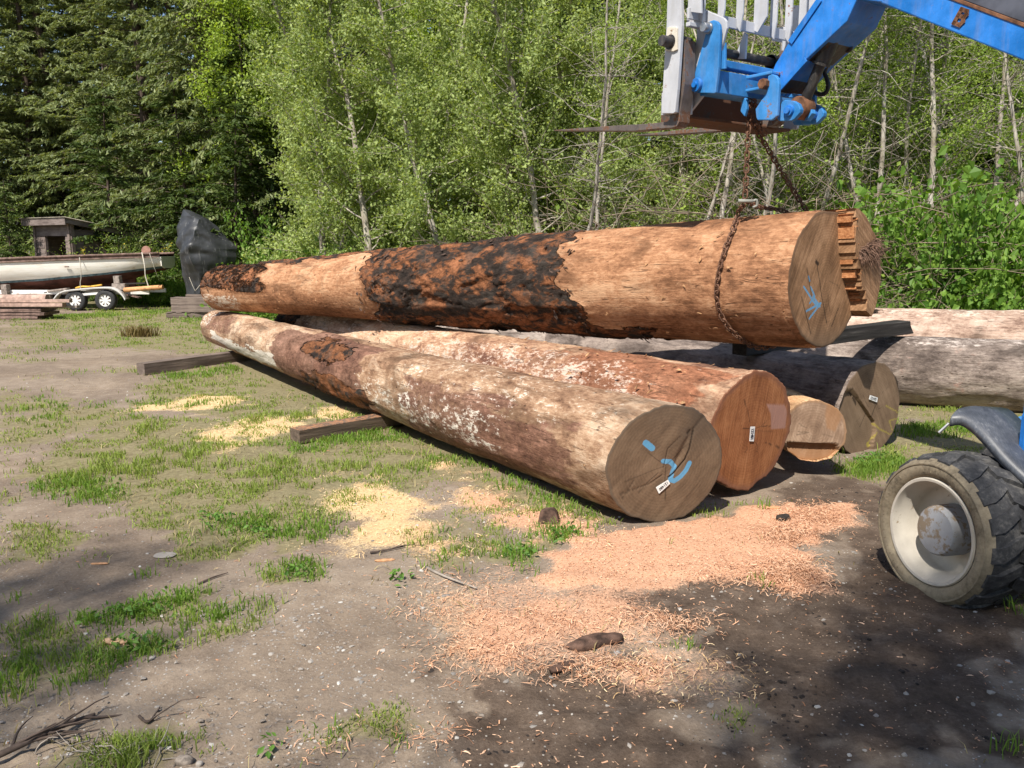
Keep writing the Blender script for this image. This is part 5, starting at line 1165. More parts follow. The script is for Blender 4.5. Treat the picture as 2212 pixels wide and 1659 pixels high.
for k, (a, b, x) in enumerate(((1168, 1205, 600), (1209, 1246, 640), (1250, 1287, 560), (1291, 1322, 600))):
    lum(['dark weathered board just under the tan planks of the lumber stack', 'second dark board down in the lumber stack', 'dark board above the bottom one of the lumber stack', 'bottom dark board of the lumber stack resting in the grass'][k], -800, x, a, b, 0.7, M_oldwood, 0.25)

# ================================================================ SHED
SY = 28.0; sc = at_y(150, 475, SY)
fdv = norm([-0.86, 0.51, 0]); sdv = norm([0.51, 0.86, 0])
M_shed = NT('weathered_siding')
_w = M_shed.noise(1, 7, M_shed.obj((3, 3, 20)), 0.65); _b = M_shed.noise(2, 4)
M_shed = M_shed.done(M_shed.ramp(M_shed.math('MULTIPLY_ADD', _w, 0.6, M_shed.math('MULTIPLY', _b, 0.4)), (0.32, (0.08, 0.06, 0.054)), (0.5, (0.18, 0.145, 0.13)), (0.7, (0.30, 0.25, 0.23))), 0.9, M_shed.bump(_w, 0.5, 0.01), 0, 0.1)
c0 = np.array([sc[0], sc[1], 0]); FWd, SWd = 2.05, 1.9; ZT = 2.55
shed = thing('shed', 'small weathered board shed with open doorway and sloping corrugated roof', 'shed', c0)
def sp(a, b, z): return c0 + fdv * a + sdv * b + zv * z
ft = MB(); NB = 13; bh = ZT / NB
door0, door1 = 0.30, 1.52
for k in range(NB):
    z0, z1_ = k * bh, (k + 1) * bh + 0.012
    segs = [(0.0, door0), (door1, FWd)] if z1_ < 2.32 else [(0.0, FWd)]
    for a0, a1 in segs: ft.prism([sp(a0, -0.028, z0), sp(a1, -0.028, z0), sp(a1, -0.008, z1_), sp(a0, -0.008, z1_)], sdv * 0.016)
    zt = lambda b: ZT - 0.17 * b
    b1 = SWd if z1_ < ZT - 0.17 * SWd else (ZT - z1_) / 0.17
    if b1 > 0.05: ft.prism([sp(-0.028, 0.0, z0), sp(-0.028, b1, z0), sp(-0.008, b1, z1_), sp(-0.008, 0.0, z1_)], fdv * 0.016)
ft.prism([sp(0, SWd, 0), sp(FWd, SWd, 0), sp(FWd, SWd, ZT - .17 * SWd), sp(0, SWd, ZT - .17 * SWd)], sdv * 0.03)
ft.prism([sp(FWd, 0, 0), sp(FWd, SWd, 0), sp(FWd, SWd, ZT - .17 * SWd), sp(FWd, 0, ZT)], fdv * -0.03)
ft.build('wall', [M_shed], shed)
ps = MB()
Rs = np.stack([fdv, sdv, zv], 1)
ps.box(sp(0.02, -0.055, ZT / 2 + 0.02), (0.13, 0.05, ZT + 0.1), Rs); ps.box(sp(-0.052, 0.03, ZT / 2), (0.05, 0.12, ZT), Rs); ps.box(sp(FWd - 0.03, -0.05, ZT / 2), (0.09, 0.04, ZT), Rs)
ps.box(sp(door1 + 0.0, 0.04, 1.16), (0.07, 0.1, 2.3), Rs); ps.box(sp(door0 + 0.0, 0.05, 1.16), (0.05, 0.1, 2.3), Rs)
ps.build('corner_posts', [plain('shed_post', (0.20, 0.155, 0.135), 0.9, 0.3, 10)], shed, bevel=0.005)
fa_ = MB(); fa_.box(sp(FWd / 2, -0.30, ZT + 0.07), (FWd + 0.5, 0.03, 0.22), Rs)
for a in (-0.24, FWd + 0.24): fa_.prism([sp(a, -0.30, ZT + 0.02), sp(a, SWd + 0.3, ZT - .17 * (SWd + 0.6) + 0.0), sp(a, SWd + 0.3, ZT - .17 * (SWd + 0.6) + 0.14), sp(a, -0.30, ZT + 0.17)], fdv * 0.03)
fa_.build('fascia', [M_shed], shed)
rf = MB(); A = np.linspace(-0.30, FWd + 0.30, 150); V = []
for b, z in ((-0.36, ZT + 0.205), (SWd + 0.34, ZT + 0.205 - 0.17 * (SWd + 0.70))):
    V += [sp(a, b, z + 0.012 * math.sin(a * 2 * PI / 0.075)) for a in A]
i = np.arange(149); rf.add(V, np.stack([i, i + 1, i + 151, i + 150], 1)); o = rf.build('roof', [plain('corrugated_sheet', (0.34, 0.30, 0.24), 0.6, 0.35, 5)], shed, True); m = o.modifiers.new('thick', 'SOLIDIFY'); m.thickness = 0.006
sh_ = MB()
for z in (1.0, 1.5): sh_.box(sp(0.95, 1.2, z), (1.7, 0.35, 0.03), Rs)
sh_.box(sp(0.9, 1.25, 1.15), (0.3, 0.2, 0.22), Rs); sh_.build('shelves', [plain('shelf_wood', (0.30, 0.16, 0.12), 0.8, 0.3)], shed)

# ================================================================ TARPAULIN
def z6(x, y): return (336.2 + 0.1707 * x, 424.7 + 0.1707 * y)
TPY = PY + 1.75
LV = [(163, 352, 366, 384), (180, 345, 395, 440), (250, 328, 500, 590), (295, 316, 605, 670), (370, 296, 600, 745), (480, 268, 585, 850), (600, 285, 556, 960), (664, 300, 548, 1018), (720, 308, 546, 1020), (760, 318, 560, 1016), (850, 338, 590, 985), (960, 354, 640, 880), (1060, 366, 646, 810), (1160, 380, 640, 790), (1262, 394, 610, 776), (1330, 402, 600, 770)]
LV = np.array(LV, float); yl = np.concatenate([np.linspace(a, b, 8)[:-1] for a, b in zip(LV[:-1, 0], LV[1:, 0])] + [[1330]])
Lx, Fx, Rx = (np.interp(yl, LV[:, 0], LV[:, k]) for k in (1, 2, 3))
V = []; NA = 56
for k, y in enumerate(yl):
    pL, pF, pR = at_y(*z6(Lx[k], y), TPY), at_y(*z6(Fx[k], y), TPY), at_y(*z6(Rx[k], y), TPY); w = pR[0] - pL[0]
    pF = pF + np.array([0, -min(0.62, 0.42 * w + 0.02), 0]); pB = (pL + pR) / 2 + np.array([0, min(0.6, 0.45 * w + 0.02), 0])
    pF[2] = pL[2]; c = [pL, pF, pR, pB]
    for a, b, bul in ((pL, pF, 0.10), (pF, pR, 0.06), (pR, pB, 0.2), (pB, pL, 0.2)):
        n_ = norm(np.cross(b - a, [0, 0, 1]) + 1e-9)
        for t in np.arange(NA // 4) / (NA // 4): V.append(a + (b - a) * t + n_ * bul * w * math.sin(PI * t) * 0.55)
V = np.array(V); n_ = len(yl)
cen = V.reshape(n_, NA, 3).mean(1)[:, None]; dirs = V.reshape(n_, NA, 3) - cen; dirs[:, :, 2] = 0
dl = np.linalg.norm(dirs, axis=2, keepdims=True) + 1e-6; dirs /= dl
q = V.copy(); th_ = np.arctan2(dirs[..., 1], dirs[..., 0]).ravel()
hgt = q[:, 2]
r1 = np.abs(fbm(np.stack([np.cos(th_) * 2.2, np.sin(th_) * 2.2, hgt * 1.1], 1), 4, 3) - 0.5) * -0.12
r2 = np.abs(fbm(np.stack([np.cos(th_) * 6 + hgt * 1.2, np.sin(th_) * 6, hgt * 0.7], 1), 7, 3) - 0.5) * -0.09
swag = 0.035 * np.sin(hgt * 13 + 3 * np.cos(th_ * 2)) * sstep(1.45, 1.7, hgt) * sstep(2.6, 2.3, hgt) * (np.sin(th_) < 0)
pl_ = -0.05 * np.abs(np.sin(th_ * 7 + hgt)) * sstep(1.1, 0.6, hgt)
V = V + dirs.reshape(-1, 3) * ((r1 + r2 + swag + pl_ + 0.06) * np.minimum(1, dl.ravel() * 2.2))[:, None]
i = np.arange(n_ - 1)[:, None]; j = np.arange(NA)[None]; j2 = (j + 1) % NA
F = np.stack([i * NA + j, i * NA + j2, (i + 1) * NA + j2, (i + 1) * NA + j], -1).reshape(-1, 4)[:, ::-1]
M_tarp = NT('dark_tarpaulin'); _z = M_tarp.noise(2.5, 6); _y = M_tarp.noise(1, 6, M_tarp.obj((14, 14, 2)))
M_tarp = M_tarp.done(M_tarp.mix(M_tarp.ramp(_y, (0.60, 0.0), (0.66, 0.45)), M_tarp.ramp(_z, (0.35, (0.018, 0.019, 0.021)), (0.65, (0.038, 0.040, 0.045))), (0.16, 0.16, 0.16)), 0.5, M_tarp.bump(_y, 0.25, 0.02), 0, 0.6)
tm = mesh_of('tarp_cover', V, [F, np.arange(NA)[None]], None, False); tm.materials.append(M_tarp)
for p in tm.polygons: p.use_smooth = True
tm.set_sharp_from_angle(angle=R(48))
tarp = bpy.data.objects.new('tarp_cover', tm); C.objects.link(tarp); tag(tarp, 'tall dark grey tarpaulin shrouding something upright, gathered with cord near the ground', 'tarpaulin')
cd = MB(); kn = at_y(*z6(652, 968), TPY - 0.50)
for ex_, ey_ in ((500, 1195), (650, 1255), (678, 1258), (725, 1262), (640, 1240)): cd.tube(smooth([kn, at_y(*z6((652 + ex_) / 2 + 5, (968 + ey_) / 2 + 12), TPY - 0.56), at_y(*z6(ex_, ey_), TPY - 0.55)]), 0.008, 5)
cd.tube(smooth([kn, at_y(*z6(760, 955), TPY - 0.4), at_y(*z6(870, 930), TPY - 0.2)]), 0.007, 5); cd.tube(smooth([at_y(*z6(425, 1020), TPY - 0.5), at_y(*z6(470, 1130), TPY - 0.55), at_y(*z6(500, 1195), TPY - 0.55)]), 0.007, 5)
cd.build('cord', [M_rope], tarp, True)
# ================================================================ TREES AND BUSHES
def nrm(v): return v / (np.linalg.norm(v, axis=-1, keepdims=True) + 1e-9)
def stem(rng, start, d, length, n, wob, curve=(0, 0, 0)):
    p = [np.array(start, float)]; d = norm(d); c = np.array(curve, float) / n; st = length / n
    for k in range(n):
        d = norm(d + rng.normal(0, wob, 3) + c); p.append(p[-1] + d * st)
    return np.array(p)
def leaves(rng, cen, size, up=0.6, asp=0.55, hang=0.0, fold=0.15):
    n = len(cen); nn = rng.normal(0, 1, (n, 3)); nn[:, 2] = nn[:, 2] * 0.7 + up; nn = nrm(nn)
    t = np.cross(nn, rng.normal(0, 1, (n, 3))); t[:, 2] -= hang; t = nrm(t - nn * (t * nn).sum(1, keepdims=True)); b = np.cross(nn, t)
    l = size * rng.uniform(0.6, 1.35, n); l = l[:, None] / 2; w = l * asp
    V = np.stack([cen - t * l, cen + b * w + nn * l * fold, cen + t * l, cen - b * w + nn * l * fold], 1).reshape(-1, 3)
    return V, np.arange(4 * n).reshape(-1, 4)
def along(rng, paths, n, spread, bias=1.0):
    ln = np.array([np.linalg.norm(p[-1] - p[0]) for p in paths]); pick = rng.choice(len(paths), n, p=ln / ln.sum())
    m = max(len(p) for p in paths); A = np.stack([np.concatenate([p, np.repeat(p[-1:], m - len(p), 0)]) for p in paths]); L = np.array([len(p) for p in paths])
    t = rng.uniform(0, 1, n) ** bias * (L[pick] - 1.001); i = t.astype(int); f = (t - i)[:, None]
    c = A[pick, i] * (1 - f) + A[pick, i + 1] * f
    return c + rng.normal(0, spread, (n, 3))
PROTO = {}
def proto(key, wood, leafparts, wmat):
    ms = []
    V = np.concatenate(wood.v); me = mesh_of('trunk', V, wood.f, None, True); me.materials.append(wmat); ms.append(('trunk', me))
    for nm, (V, F), mt in leafparts:
        l = mesh_of(nm, V, [F], None, False); l.materials.append(mt); ms.append((nm, l))
    PROTO[key] = ms
def broadleaf(key, seed, h, r, lean, c0, nb, blen, nleaf, lsz, wmat, lmat, wob=0.05, sub=4, stems=1, dead=0, rise=0.5, lspread=0.13, ang=(0, 2 * PI), topbias=1.0):
    rng = np.random.default_rng(seed); wd = MB(); tw = []
    for s in range(stems):
        d = np.array([lean[0] + rng.normal(0, 0.10) * (stems > 1) * 2, lean[1] + rng.normal(0, 0.10) * (stems > 1), 1.0])
        hh = h * (1 if s == 0 else rng.uniform(0.6, 0.95)); o = np.array([rng.normal(0, .12), rng.normal(0, .12), 0]) * (stems > 1)
        tr_ = stem(rng, o - np.array([0, 0, 0.15]), d, hh, 22, wob, (0, 0, 0.25)); k = np.linspace(0, 1, 23)
        wd.tube(tr_, r * (1 - 0.9 * k) * (1 + 0.35 * np.exp(-k * 30)) * (1 if s == 0 else 0.8) + 0.004, 7)
        for q in range(nb):
            t = c0 + (1 - c0) * (q + rng.uniform(0, 1)) / nb; i = min(21, int(t * 22)); p = tr_[i] + (tr_[i + 1] - tr_[i]) * (t * 22 - i)
            az = rng.uniform(*ang); prof = (1 - 0.75 * max(0, (t - c0) / (1 - c0))) * (0.6 + 0.4 * min(1, (t - c0) * 6))
            bl = blen * prof * rng.uniform(0.6, 1.25)
            b = stem(rng, p, (math.cos(az), math.sin(az), rise * rng.uniform(0.2, 1.6)), bl, 7, 0.13, (0, 0, 0.25))
            wd.tube(b, np.linspace(max(0.006, r * 0.32 * (1 - t * 0.7)), 0.003, 8), 4)
            tw.append(b[2:])
            for u in range(sub):
                j = rng.integers(2, 7); d2 = norm(b[j] - b[j - 1]) + rng.normal(0, 0.75, 3)
                sb = stem(rng, b[j], d2, bl * rng.uniform(0.25, 0.6), 4, 0.2, (0, 0, 0.2)); wd.tube(sb, np.linspace(0.005, 0.002, 5), 3, caps=False); tw.append(sb)
        for q in range(dead):
            t = rng.uniform(0.05, 0.75); i = int(t * 22); az = rng.uniform(0, 2 * PI)
            b = stem(rng, tr_[i], (math.cos(az), math.sin(az), rng.uniform(-0.25, 0.8)), rng.uniform(0.5, 1.9), 6, 0.22)
            wd.tube(b, np.linspace(0.009, 0.002, 7), 3, caps=False)
            for u in range(2):
                sb = stem(rng, b[rng.integers(1, 6)], rng.normal(0, 1, 3) + norm(b[-1] - b[0]), rng.uniform(0.2, 0.7), 3, 0.2); wd.tube(sb, 0.003, 3, caps=False)
    c = along(rng, tw, nleaf, lspread, topbias)
    proto(key, wd, [('crown', leaves(rng, c, lsz, 0.5), lmat)], wmat)
M_alder = NT('pale_bark'); _a = M_alder.noise(9, 7, M_alder.obj((1, 1, 0.35)), 0.7); _b2 = M_alder.noise(2.2, 5, M_alder.obj((1, 1, 0.7)))
M_alder = M_alder.done(M_alder.mix(M_alder.ramp(_b2, (0.42, 0.0), (0.62, 0.45)), M_alder.ramp(_a, (0.35, (0.15, 0.12, 0.10)), (0.5, (0.37, 0.33, 0.28)), (0.68, (0.58, 0.54, 0.48))), (0.17, 0.15, 0.085)), 0.85)
M_firbark = plain('fir_bark', (0.085, 0.062, 0.048), 0.95, 0.5, 8)
M_twig = plain('dry_twig', (0.24, 0.185, 0.135), 0.9, 0.4, 6)
ML_alder = leaf_mat('alder_leaf', (0.15, 0.215, 0.06), (0.44, 0.52, 0.19), 0.40)
ML_sparse = leaf_mat('sapling_leaf', (0.12, 0.20, 0.025), (0.32, 0.42, 0.08), 0.38)
ML_bright = leaf_mat('bright_leaf', (0.16, 0.25, 0.03), (0.40, 0.52, 0.09), 0.42)
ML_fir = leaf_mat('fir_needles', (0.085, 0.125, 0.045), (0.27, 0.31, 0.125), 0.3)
ML_firshade = leaf_mat('shaded_fir_needles', (0.018, 0.038, 0.014), (0.068, 0.10, 0.035), 0.15)
ML_firy = leaf_mat('young_fir_needles', (0.032, 0.062, 0.012), (0.095, 0.135, 0.03), 0.2)
ML_bram = leaf_mat('bramble_leaf', (0.07, 0.155, 0.022), (0.22, 0.36, 0.06), 0.4)
ML_shrub = leaf_mat('shrub_leaf', (0.10, 0.17, 0.035), (0.29, 0.38, 0.10), 0.35)
ML_yel = leaf_mat('broom_flower', (0.55, 0.38, 0.02), (0.75, 0.58, 0.05), 0.2, (1, 1, 1))
for k in range(4):
    broadleaf('alder%d' % k, 100 + k, 9.6, 0.085, ((-0.1, 0.12, 0.02, -0.2)[k], 0.05), 0.08, 62, 2.2, 21000, 0.080, M_alder, ML_alder, 0.05, 6, dead=14, lspread=0.085)
for k in range(4):
    broadleaf('sapling%d' % k, 120 + k, 10.2, (0.075, 0.055, 0.09, 0.05)[k], ((-0.12, 0.1, -0.2, 0.05)[k], 0.0), 0.14, 34, 1.9, 10500, 0.058, M_alder, ML_sparse, 0.06, 5, dead=46, rise=0.4, lspread=0.11)
broadleaf('bare0', 140, 9, 0.05, (-0.1, 0), 0.4, 14, 1.2, 900, 0.05, M_alder, ML_sparse, 0.07, 3, dead=70)
broadleaf('bare1', 141, 10, 0.07, (0.12, 0), 0.5, 14, 1.4, 1400, 0.05, M_alder, ML_sparse, 0.05, 3, dead=60)
broadleaf('maple0', 150, 15, 0.13, (-0.04, 0), 0.3, 54, 3.4, 28000, 0.12, M_alder, ML_bright, 0.04, 6, lspread=0.22)
def conifer(key, seed, h, r, crown0, blen, lmat, droop=0.5, dens=1.0, dead=30):
    rng = np.random.default_rng(seed); wd = MB(); tr_ = stem(rng, (0, 0, -0.2), (rng.normal(0, .02), rng.normal(0, .02), 1), h, 24, 0.012, (0, 0, .1))
    k = np.linspace(0, 1, 25); wd.tube(tr_, r * (1 - 0.95 * k) * (1 + 0.3 * np.exp(-k * 40)) + 0.006, 9)
    C_, T_, N_, S_ = [], [], [], []
    z = crown0 * h
    while z < h * 0.985:
        t = z / h; i = min(23, int(t * 24)); p = tr_[i] + (tr_[i + 1] - tr_[i]) * (t * 24 - i)
        for q in range(rng.integers(3, 6)):
            az = rng.uniform(0, 2 * PI); bl = (blen * (1 - max(0, (t - crown0) / (1 - crown0)) ** 1.4) + 0.25) * rng.uniform(0.45, 1.2)
            b = stem(rng, p, (math.cos(az), math.sin(az), rng.uniform(-0.05, 0.4)), bl, 7, 0.07, (0, 0, -droop * 1.2 * (1 - t * 0.6)))
            wd.tube(b, np.linspace(0.028 * (1 - t) + 0.008, 0.003, 8), 4, caps=False)
            ns = max(4, int(bl / 0.085 * dens)); tt = rng.uniform(0.12, 1.0, ns) * 6.99; ii = tt.astype(int); bp = b[ii] + (b[ii + 1] - b[ii]) * (tt - ii)[:, None]
            bd = nrm(b[ii + 1] - b[ii]); sd_ = np.cross(bd, [0, 0, 1.0]); sgn = rng.choice([-1, 1], ns)[:, None]
            sdir = nrm(bd * rng.uniform(0.3, 1.0, (ns, 1)) + sd_ * sgn * rng.uniform(0.4, 1.0, (ns, 1)) + np.array([0, 0, -1.0]) * rng.uniform(0.0, droop * 1.6, (ns, 1)))
            sl_ = rng.uniform(0.18, 0.48, ns) * (1 - 0.5 * tt / 7)
            for m in range(5):
                f = (m + 0.5) / 5; c = bp + sdir * (sl_ * f)[:, None] + rng.normal(0, 0.02, (ns, 3)); C_.append(c)
                T_.append(nrm(sdir + rng.normal(0, 0.35, (ns, 3)))); S_.append(np.full(ns, 0.20) * rng.uniform(0.7, 1.3, ns))
        z += rng.uniform(0.14, 0.32)
    for q in range(dead):
        zz = rng.uniform(0.05, crown0 + 0.25) * h; i = min(23, int(zz / h * 24)); az = rng.uniform(0, 2 * PI)
        b = stem(rng, tr_[i], (math.cos(az), math.sin(az), rng.uniform(-0.3, 0.2)), rng.uniform(0.6, 2.0), 5, 0.15, (0, 0, -.3)); wd.tube(b, np.linspace(0.016, 0.003, 6), 3, caps=False)
    c, t, s = np.concatenate(C_), np.concatenate(T_), np.concatenate(S_); n_ = len(c)
    nn = rng.normal(0, 0.8, (n_, 3)); nn[:, 2] += 0.8; b = nrm(np.cross(nn, t)); l = (s / 2)[:, None]
    V = np.stack([c - t * l, c + b * l * 0.25, c + t * l, c - b * l * 0.25], 1).reshape(-1, 3)
    proto(key, wd, [('crown', (V, np.arange(4 * n_).reshape(-1, 4)), lmat)], M_firbark)
conifer('fir0', 200, 19, 0.24, 0.10, 3.8, ML_fir, 0.55, 1.35)
conifer('fir1', 201, 21, 0.30, 0.18, 4.2, ML_fir, 0.45, 1.35)
conifer('fir2', 202, 17, 0.20, 0.06, 3.6, ML_fir, 0.7, 1.35)
for k in range(3):
    l = PROTO['fir%d' % k][1][1].copy(); l.materials[0] = ML_firshade; PROTO['firshade%d' % k] = [PROTO['fir%d' % k][0], ('crown', l)]  # same firs with darker needles, painting the shade in gaps behind the thicket
conifer('young_fir', 203, 7.5, 0.09, 0.03, 2.2, ML_firy, 0.35, 1.7, 4)
def bush(key, seed, rad, hgt, nstem, nleaf, lsz, lmat, wmat, arch=1.0, extra=None, wood=0.006, lspread=0.10):
    rng = np.random.default_rng(seed); wd = MB(); tw = []
    for k in range(nstem):
        az = rng.uniform(0, 2 * PI); o = np.array([math.cos(az), math.sin(az), 0]) * rng.uniform(0, rad * 0.75); o[2] = -0.05
        a2 = az + rng.normal(0, 0.9)
        b = stem(rng, o, (math.cos(a2) * 0.5, math.sin(a2) * 0.5, 1.1), hgt * rng.uniform(0.75, 1.5), 10, 0.13, (math.cos(a2) * arch, math.sin(a2) * arch, -arch * 1.3))
        b[:, 2] = np.maximum(b[:, 2], -0.05 + 0.0 * b[:, 2]); wd.tube(b, np.linspace(wood, wood * .3, 11), 4, caps=False); tw.append(b[1:])
        for u in range(3):
            sb = stem(rng, b[rng.integers(2, 10)], rng.normal(0, 1, 3) + np.array([0, 0, .5]), hgt * 0.3 * rng.uniform(0.5, 1.3), 4, 0.2); wd.tube(sb, wood * .4, 3, caps=False); tw.append(sb)
    c = along(rng, tw, nleaf, lspread, 0.75); c[:, 2] = np.abs(c[:, 2])
    parts = [('foliage', leaves(rng, c, lsz, 0.9, 0.7, 0.1, 0.22), lmat)] if nleaf else []
    if extra: parts.append(('blossom', leaves(rng, along(rng, tw[:extra[1]], extra[0], 0.07), 0.045, 0.3, 0.9), ML_yel))
    V = np.concatenate(wd.v); me = mesh_of('stems', V, wd.f, None, True); me.materials.append(wmat); ms = [('stems', me)]
    for nm, (V, F), mt in parts:
        l = mesh_of(nm, V, [F], None, False); l.materials.append(mt); ms.append((nm, l))
    PROTO[key] = ms
bush('bramble0', 300, 1.3, 1.7, 60, 9000, 0.085, ML_bram, M_twig)
bush('bramble1', 301, 1.5, 1.4, 60, 9500, 0.080, ML_bram, M_twig)
bush('shrub0', 302, 1.2, 2.3, 50, 9000, 0.055, ML_shrub, M_twig, 0.5)
bush('broom0', 303, 0.9, 2.2, 50, 4200, 0.055, ML_sparse, M_twig, 0.35, (700, 14))
bush('brush0', 304, 1.1, 1.7, 90, 500, 0.045, ML_sparse, M_twig, 0.7, None, 0.008)
bush('brush1', 305, 1.2, 2.4, 80, 700, 0.045, ML_sparse, M_twig, 0.9, None, 0.009)
CNT = [0]
def plant(key, name, label, cat, group, x, y, s=1.0, rz=None, z=0.0, sz=None, tilt=(0, 0)):
    rg = random.random() * 2 * PI if rz is None else rz
    o = thing(name, label, cat, (x, y, z), group); o.rotation_euler = (tilt[0], tilt[1], rg); sz = sz or 1.0
    o.scale = (s, s, s * sz)
    for nm, me in PROTO[key]:
        c = bpy.data.objects.new(nm, me); C.objects.link(c); c.parent = o
    return o
rr = random.Random(12)
def pu(u, y): return (u - 1106) / FV * y
G_AL = 'leafy alders behind the log pile'; L_AL = 'slender leafy spring alder in the thicket behind the raised log'
for k, (u, y, p, s) in enumerate([(690, 19.5, 0, 1.0), (800, 18.0, 1, 1.02), (905, 19.6, 2, 0.95), (990, 17.6, 3, 1.0), (1085, 18.8, 0, 1.05), (1180, 17.5, 2, 0.98), (1275, 18.9, 1, 1.0), (1370, 18.0, 3, 0.95), (1460, 19.4, 0, 1.0), (740, 22.5, 2, 1.2), (860, 22, 3, 1.2), (1000, 22.4, 1, 1.2), (1130, 21.8, 0, 1.2), (1260, 22.5, 2, 1.2), (1400, 22, 1, 1.15), (700, 21.5, 3, 0.85), (1540, 21.5, 3, 1.1)]):
    plant('alder%d' % p, 'alder_tree', L_AL, 'tree', G_AL, pu(u, y), y, s * rr.uniform(0.95, 1.05), rr.uniform(0, 6.28))
G_SP = 'sparse saplings behind the brambles'; L_SP = 'thin pale-stemmed sapling with few leaves in the bare tangle right of the chain'
for k, (u, y, p, s) in enumerate([(1555, 18, 0, 1.0), (1610, 17, 1, 0.9), (1660, 19, 2, 1.0), (1720, 17.6, 3, 1.0), (1775, 16.6, 1, 1.0), (1830, 18.4, 0, 1.05), (1890, 17, 2, 0.95), (1960, 16.8, 3, 1.0), (2030, 18, 1, 1.0), (2095, 16.2, 2, 1.0), (2160, 17.5, 0, 1.0), (2235, 16.5, 1, 1.0), (2320, 17.5, 2, 1.0), (2420, 17, 0, 1), (1700, 21, 0, 1.15), (1860, 21, 1, 1.2), (2010, 21, 0, 1.2), (2150, 21, 2, 1.2), (1590, 22, 2, 1.2), (2300, 21.5, 1, 1.2)]):
    plant('sapling%d' % p, 'sapling', L_SP, 'tree', G_SP, pu(u, y), y, s * rr.uniform(0.95, 1.05), rr.uniform(0, 6.28))
G_BS = 'bare stems in the thicket'; L_BS = 'bare whitish stem with dead side twigs standing in the thicket behind the logs'
for k, (u, y, p, s) in enumerate([(1200, 16.4, 0, .9), (1290, 16.6, 1, .8), (1420, 16.5, 0, .9), (1500, 16.2, 1, .9), (1580, 16, 0, 1), (1640, 16.3, 1, .9), (1700, 16.2, 0, .9), (1760, 15.8, 0, .9), (1850, 16, 1, .9), (1930, 15.8, 0, 1), (2000, 15.7, 1, 1), (2070, 15.8, 0, 1), (2140, 15.5, 1, .9), (2210, 15.6, 0, 1)]):
    plant('bare%d' % p, 'bare_stem', L_BS, 'tree', G_BS, pu(u, y), y, s, rr.uniform(0, 6.28), tilt=(rr.uniform(-.05, .05), rr.uniform(-.16, .1)))
G_FR = 'dark conifers in the forest'; L_FR = 'tall dark green conifer in the forest wall behind the yard'
firs = [(-60, 38, 0), (20, 39, 1), (95, 37.5, 0), (185, 38, 2), (275, 37, 0), (350, 34, 1), (60, 41, 2), (140, 43, 0), (240, 41, 1), (-20, 42, 0), (430, 34, 2), (500, 30, 0), (575, 29, 2), (650, 31, 1), (-180, 34, 1), (735, 28, 2),
        (160, 38, 1), (320, 39, 0), (480, 38, 1), (620, 36, 0), (760, 33, 1), (880, 29, 0), (1000, 31, 2), (1110, 28, 1), (1230, 30, 0), (1350, 28, 2), (1460, 30, 1), (1570, 27, 0), (1680, 29, 2), (1780, 26.5, 1), (1890, 28, 0), (1990, 26, 2), (2090, 28, 1), (2190, 26, 0), (2300, 27, 2), (2420, 27, 1), (2560, 28, 0),
        (830, 36, 2), (950, 37, 1), (1080, 36, 0), (1220, 37, 2), (1360, 35, 1), (1500, 36, 0), (1640, 35, 2), (1780, 34, 0), (1920, 34, 1), (2060, 34, 2), (2200, 33, 0), (2340, 34, 1), (1620, 24.5, 2), (1840, 24.5, 2), (2120, 23.8, 2), (1960, 23.6, 0), (2260, 23.6, 2), (1730, 24, 0), (-320, 35, 0), (-470, 34, 2), (2700, 28, 1)]
for k, (u, y, p) in enumerate(firs):
    plant(('fir%d' if u < 840 else 'firshade%d') % p, 'conifer', L_FR, 'tree', G_FR, pu(u, y), y, rr.uniform(0.92, 1.08) * (0.95 if u < 250 else 1.05), rr.uniform(0, 6.28))
G_YF = 'young firs along the forest edge'
for u, y, s, lab in ((520, 24.5, 0.85, 'young fir with yellow-green drooping boughs right of the tarpaulin, beside the leafy alders'), (560, 26.5, 1.15, 'larger young fir behind the yellow-green one, right of the tarpaulin'), (250, 29.5, 1.0, 'young fir behind the shed roof, in front of the dark conifers'), (420, 28, 1.0, 'young fir behind the top of the tarpaulin'), (35, 28.5, 0.55, 'small bushy fir left of the shed')):
    plant('young_fir', 'young_fir', lab, 'tree', G_YF, pu(u, y), y, s, rr.uniform(0, 6.28))
plant('maple0', 'maple_tree', 'bright yellow-green broadleaf tree lit against the dark conifers above the tarpaulin', 'tree', None, pu(515, 28), 28, 0.86, 1.2)
plant('maple0', 'maple_tree', 'broadleaf tree with light green crown rising above the leafy alders at top centre', 'tree', None, pu(900, 25), 25, 0.8, 3.0)
G_BR = 'brambles behind the logs'; L_BR = 'dense bright green bramble bush growing at the forest edge behind the logs'
for u, y, p, s in [(1980, 14.6, 0, 1.0), (2080, 13.6, 1, 1.1), (2160, 14.4, 0, 1.35), (2230, 13.6, 1, 1.3), (2060, 15, 0, 1.45), (2190, 15.4, 1, 1.75), (2290, 14.6, 0, 1.7), (2130, 13.2, 0, .8), (2250, 12.9, 1, .8), (2360, 13.8, 0, 1.3), (1925, 14.4, 1, .75)]:
    plant('bramble%d' % p, 'bramble_bush', 'dense bright green bramble bush behind the pink log at the right edge', 'bush', 'brambles at the right edge', pu(u, y), y, s, rr.uniform(0, 6.28), sz=1.55)
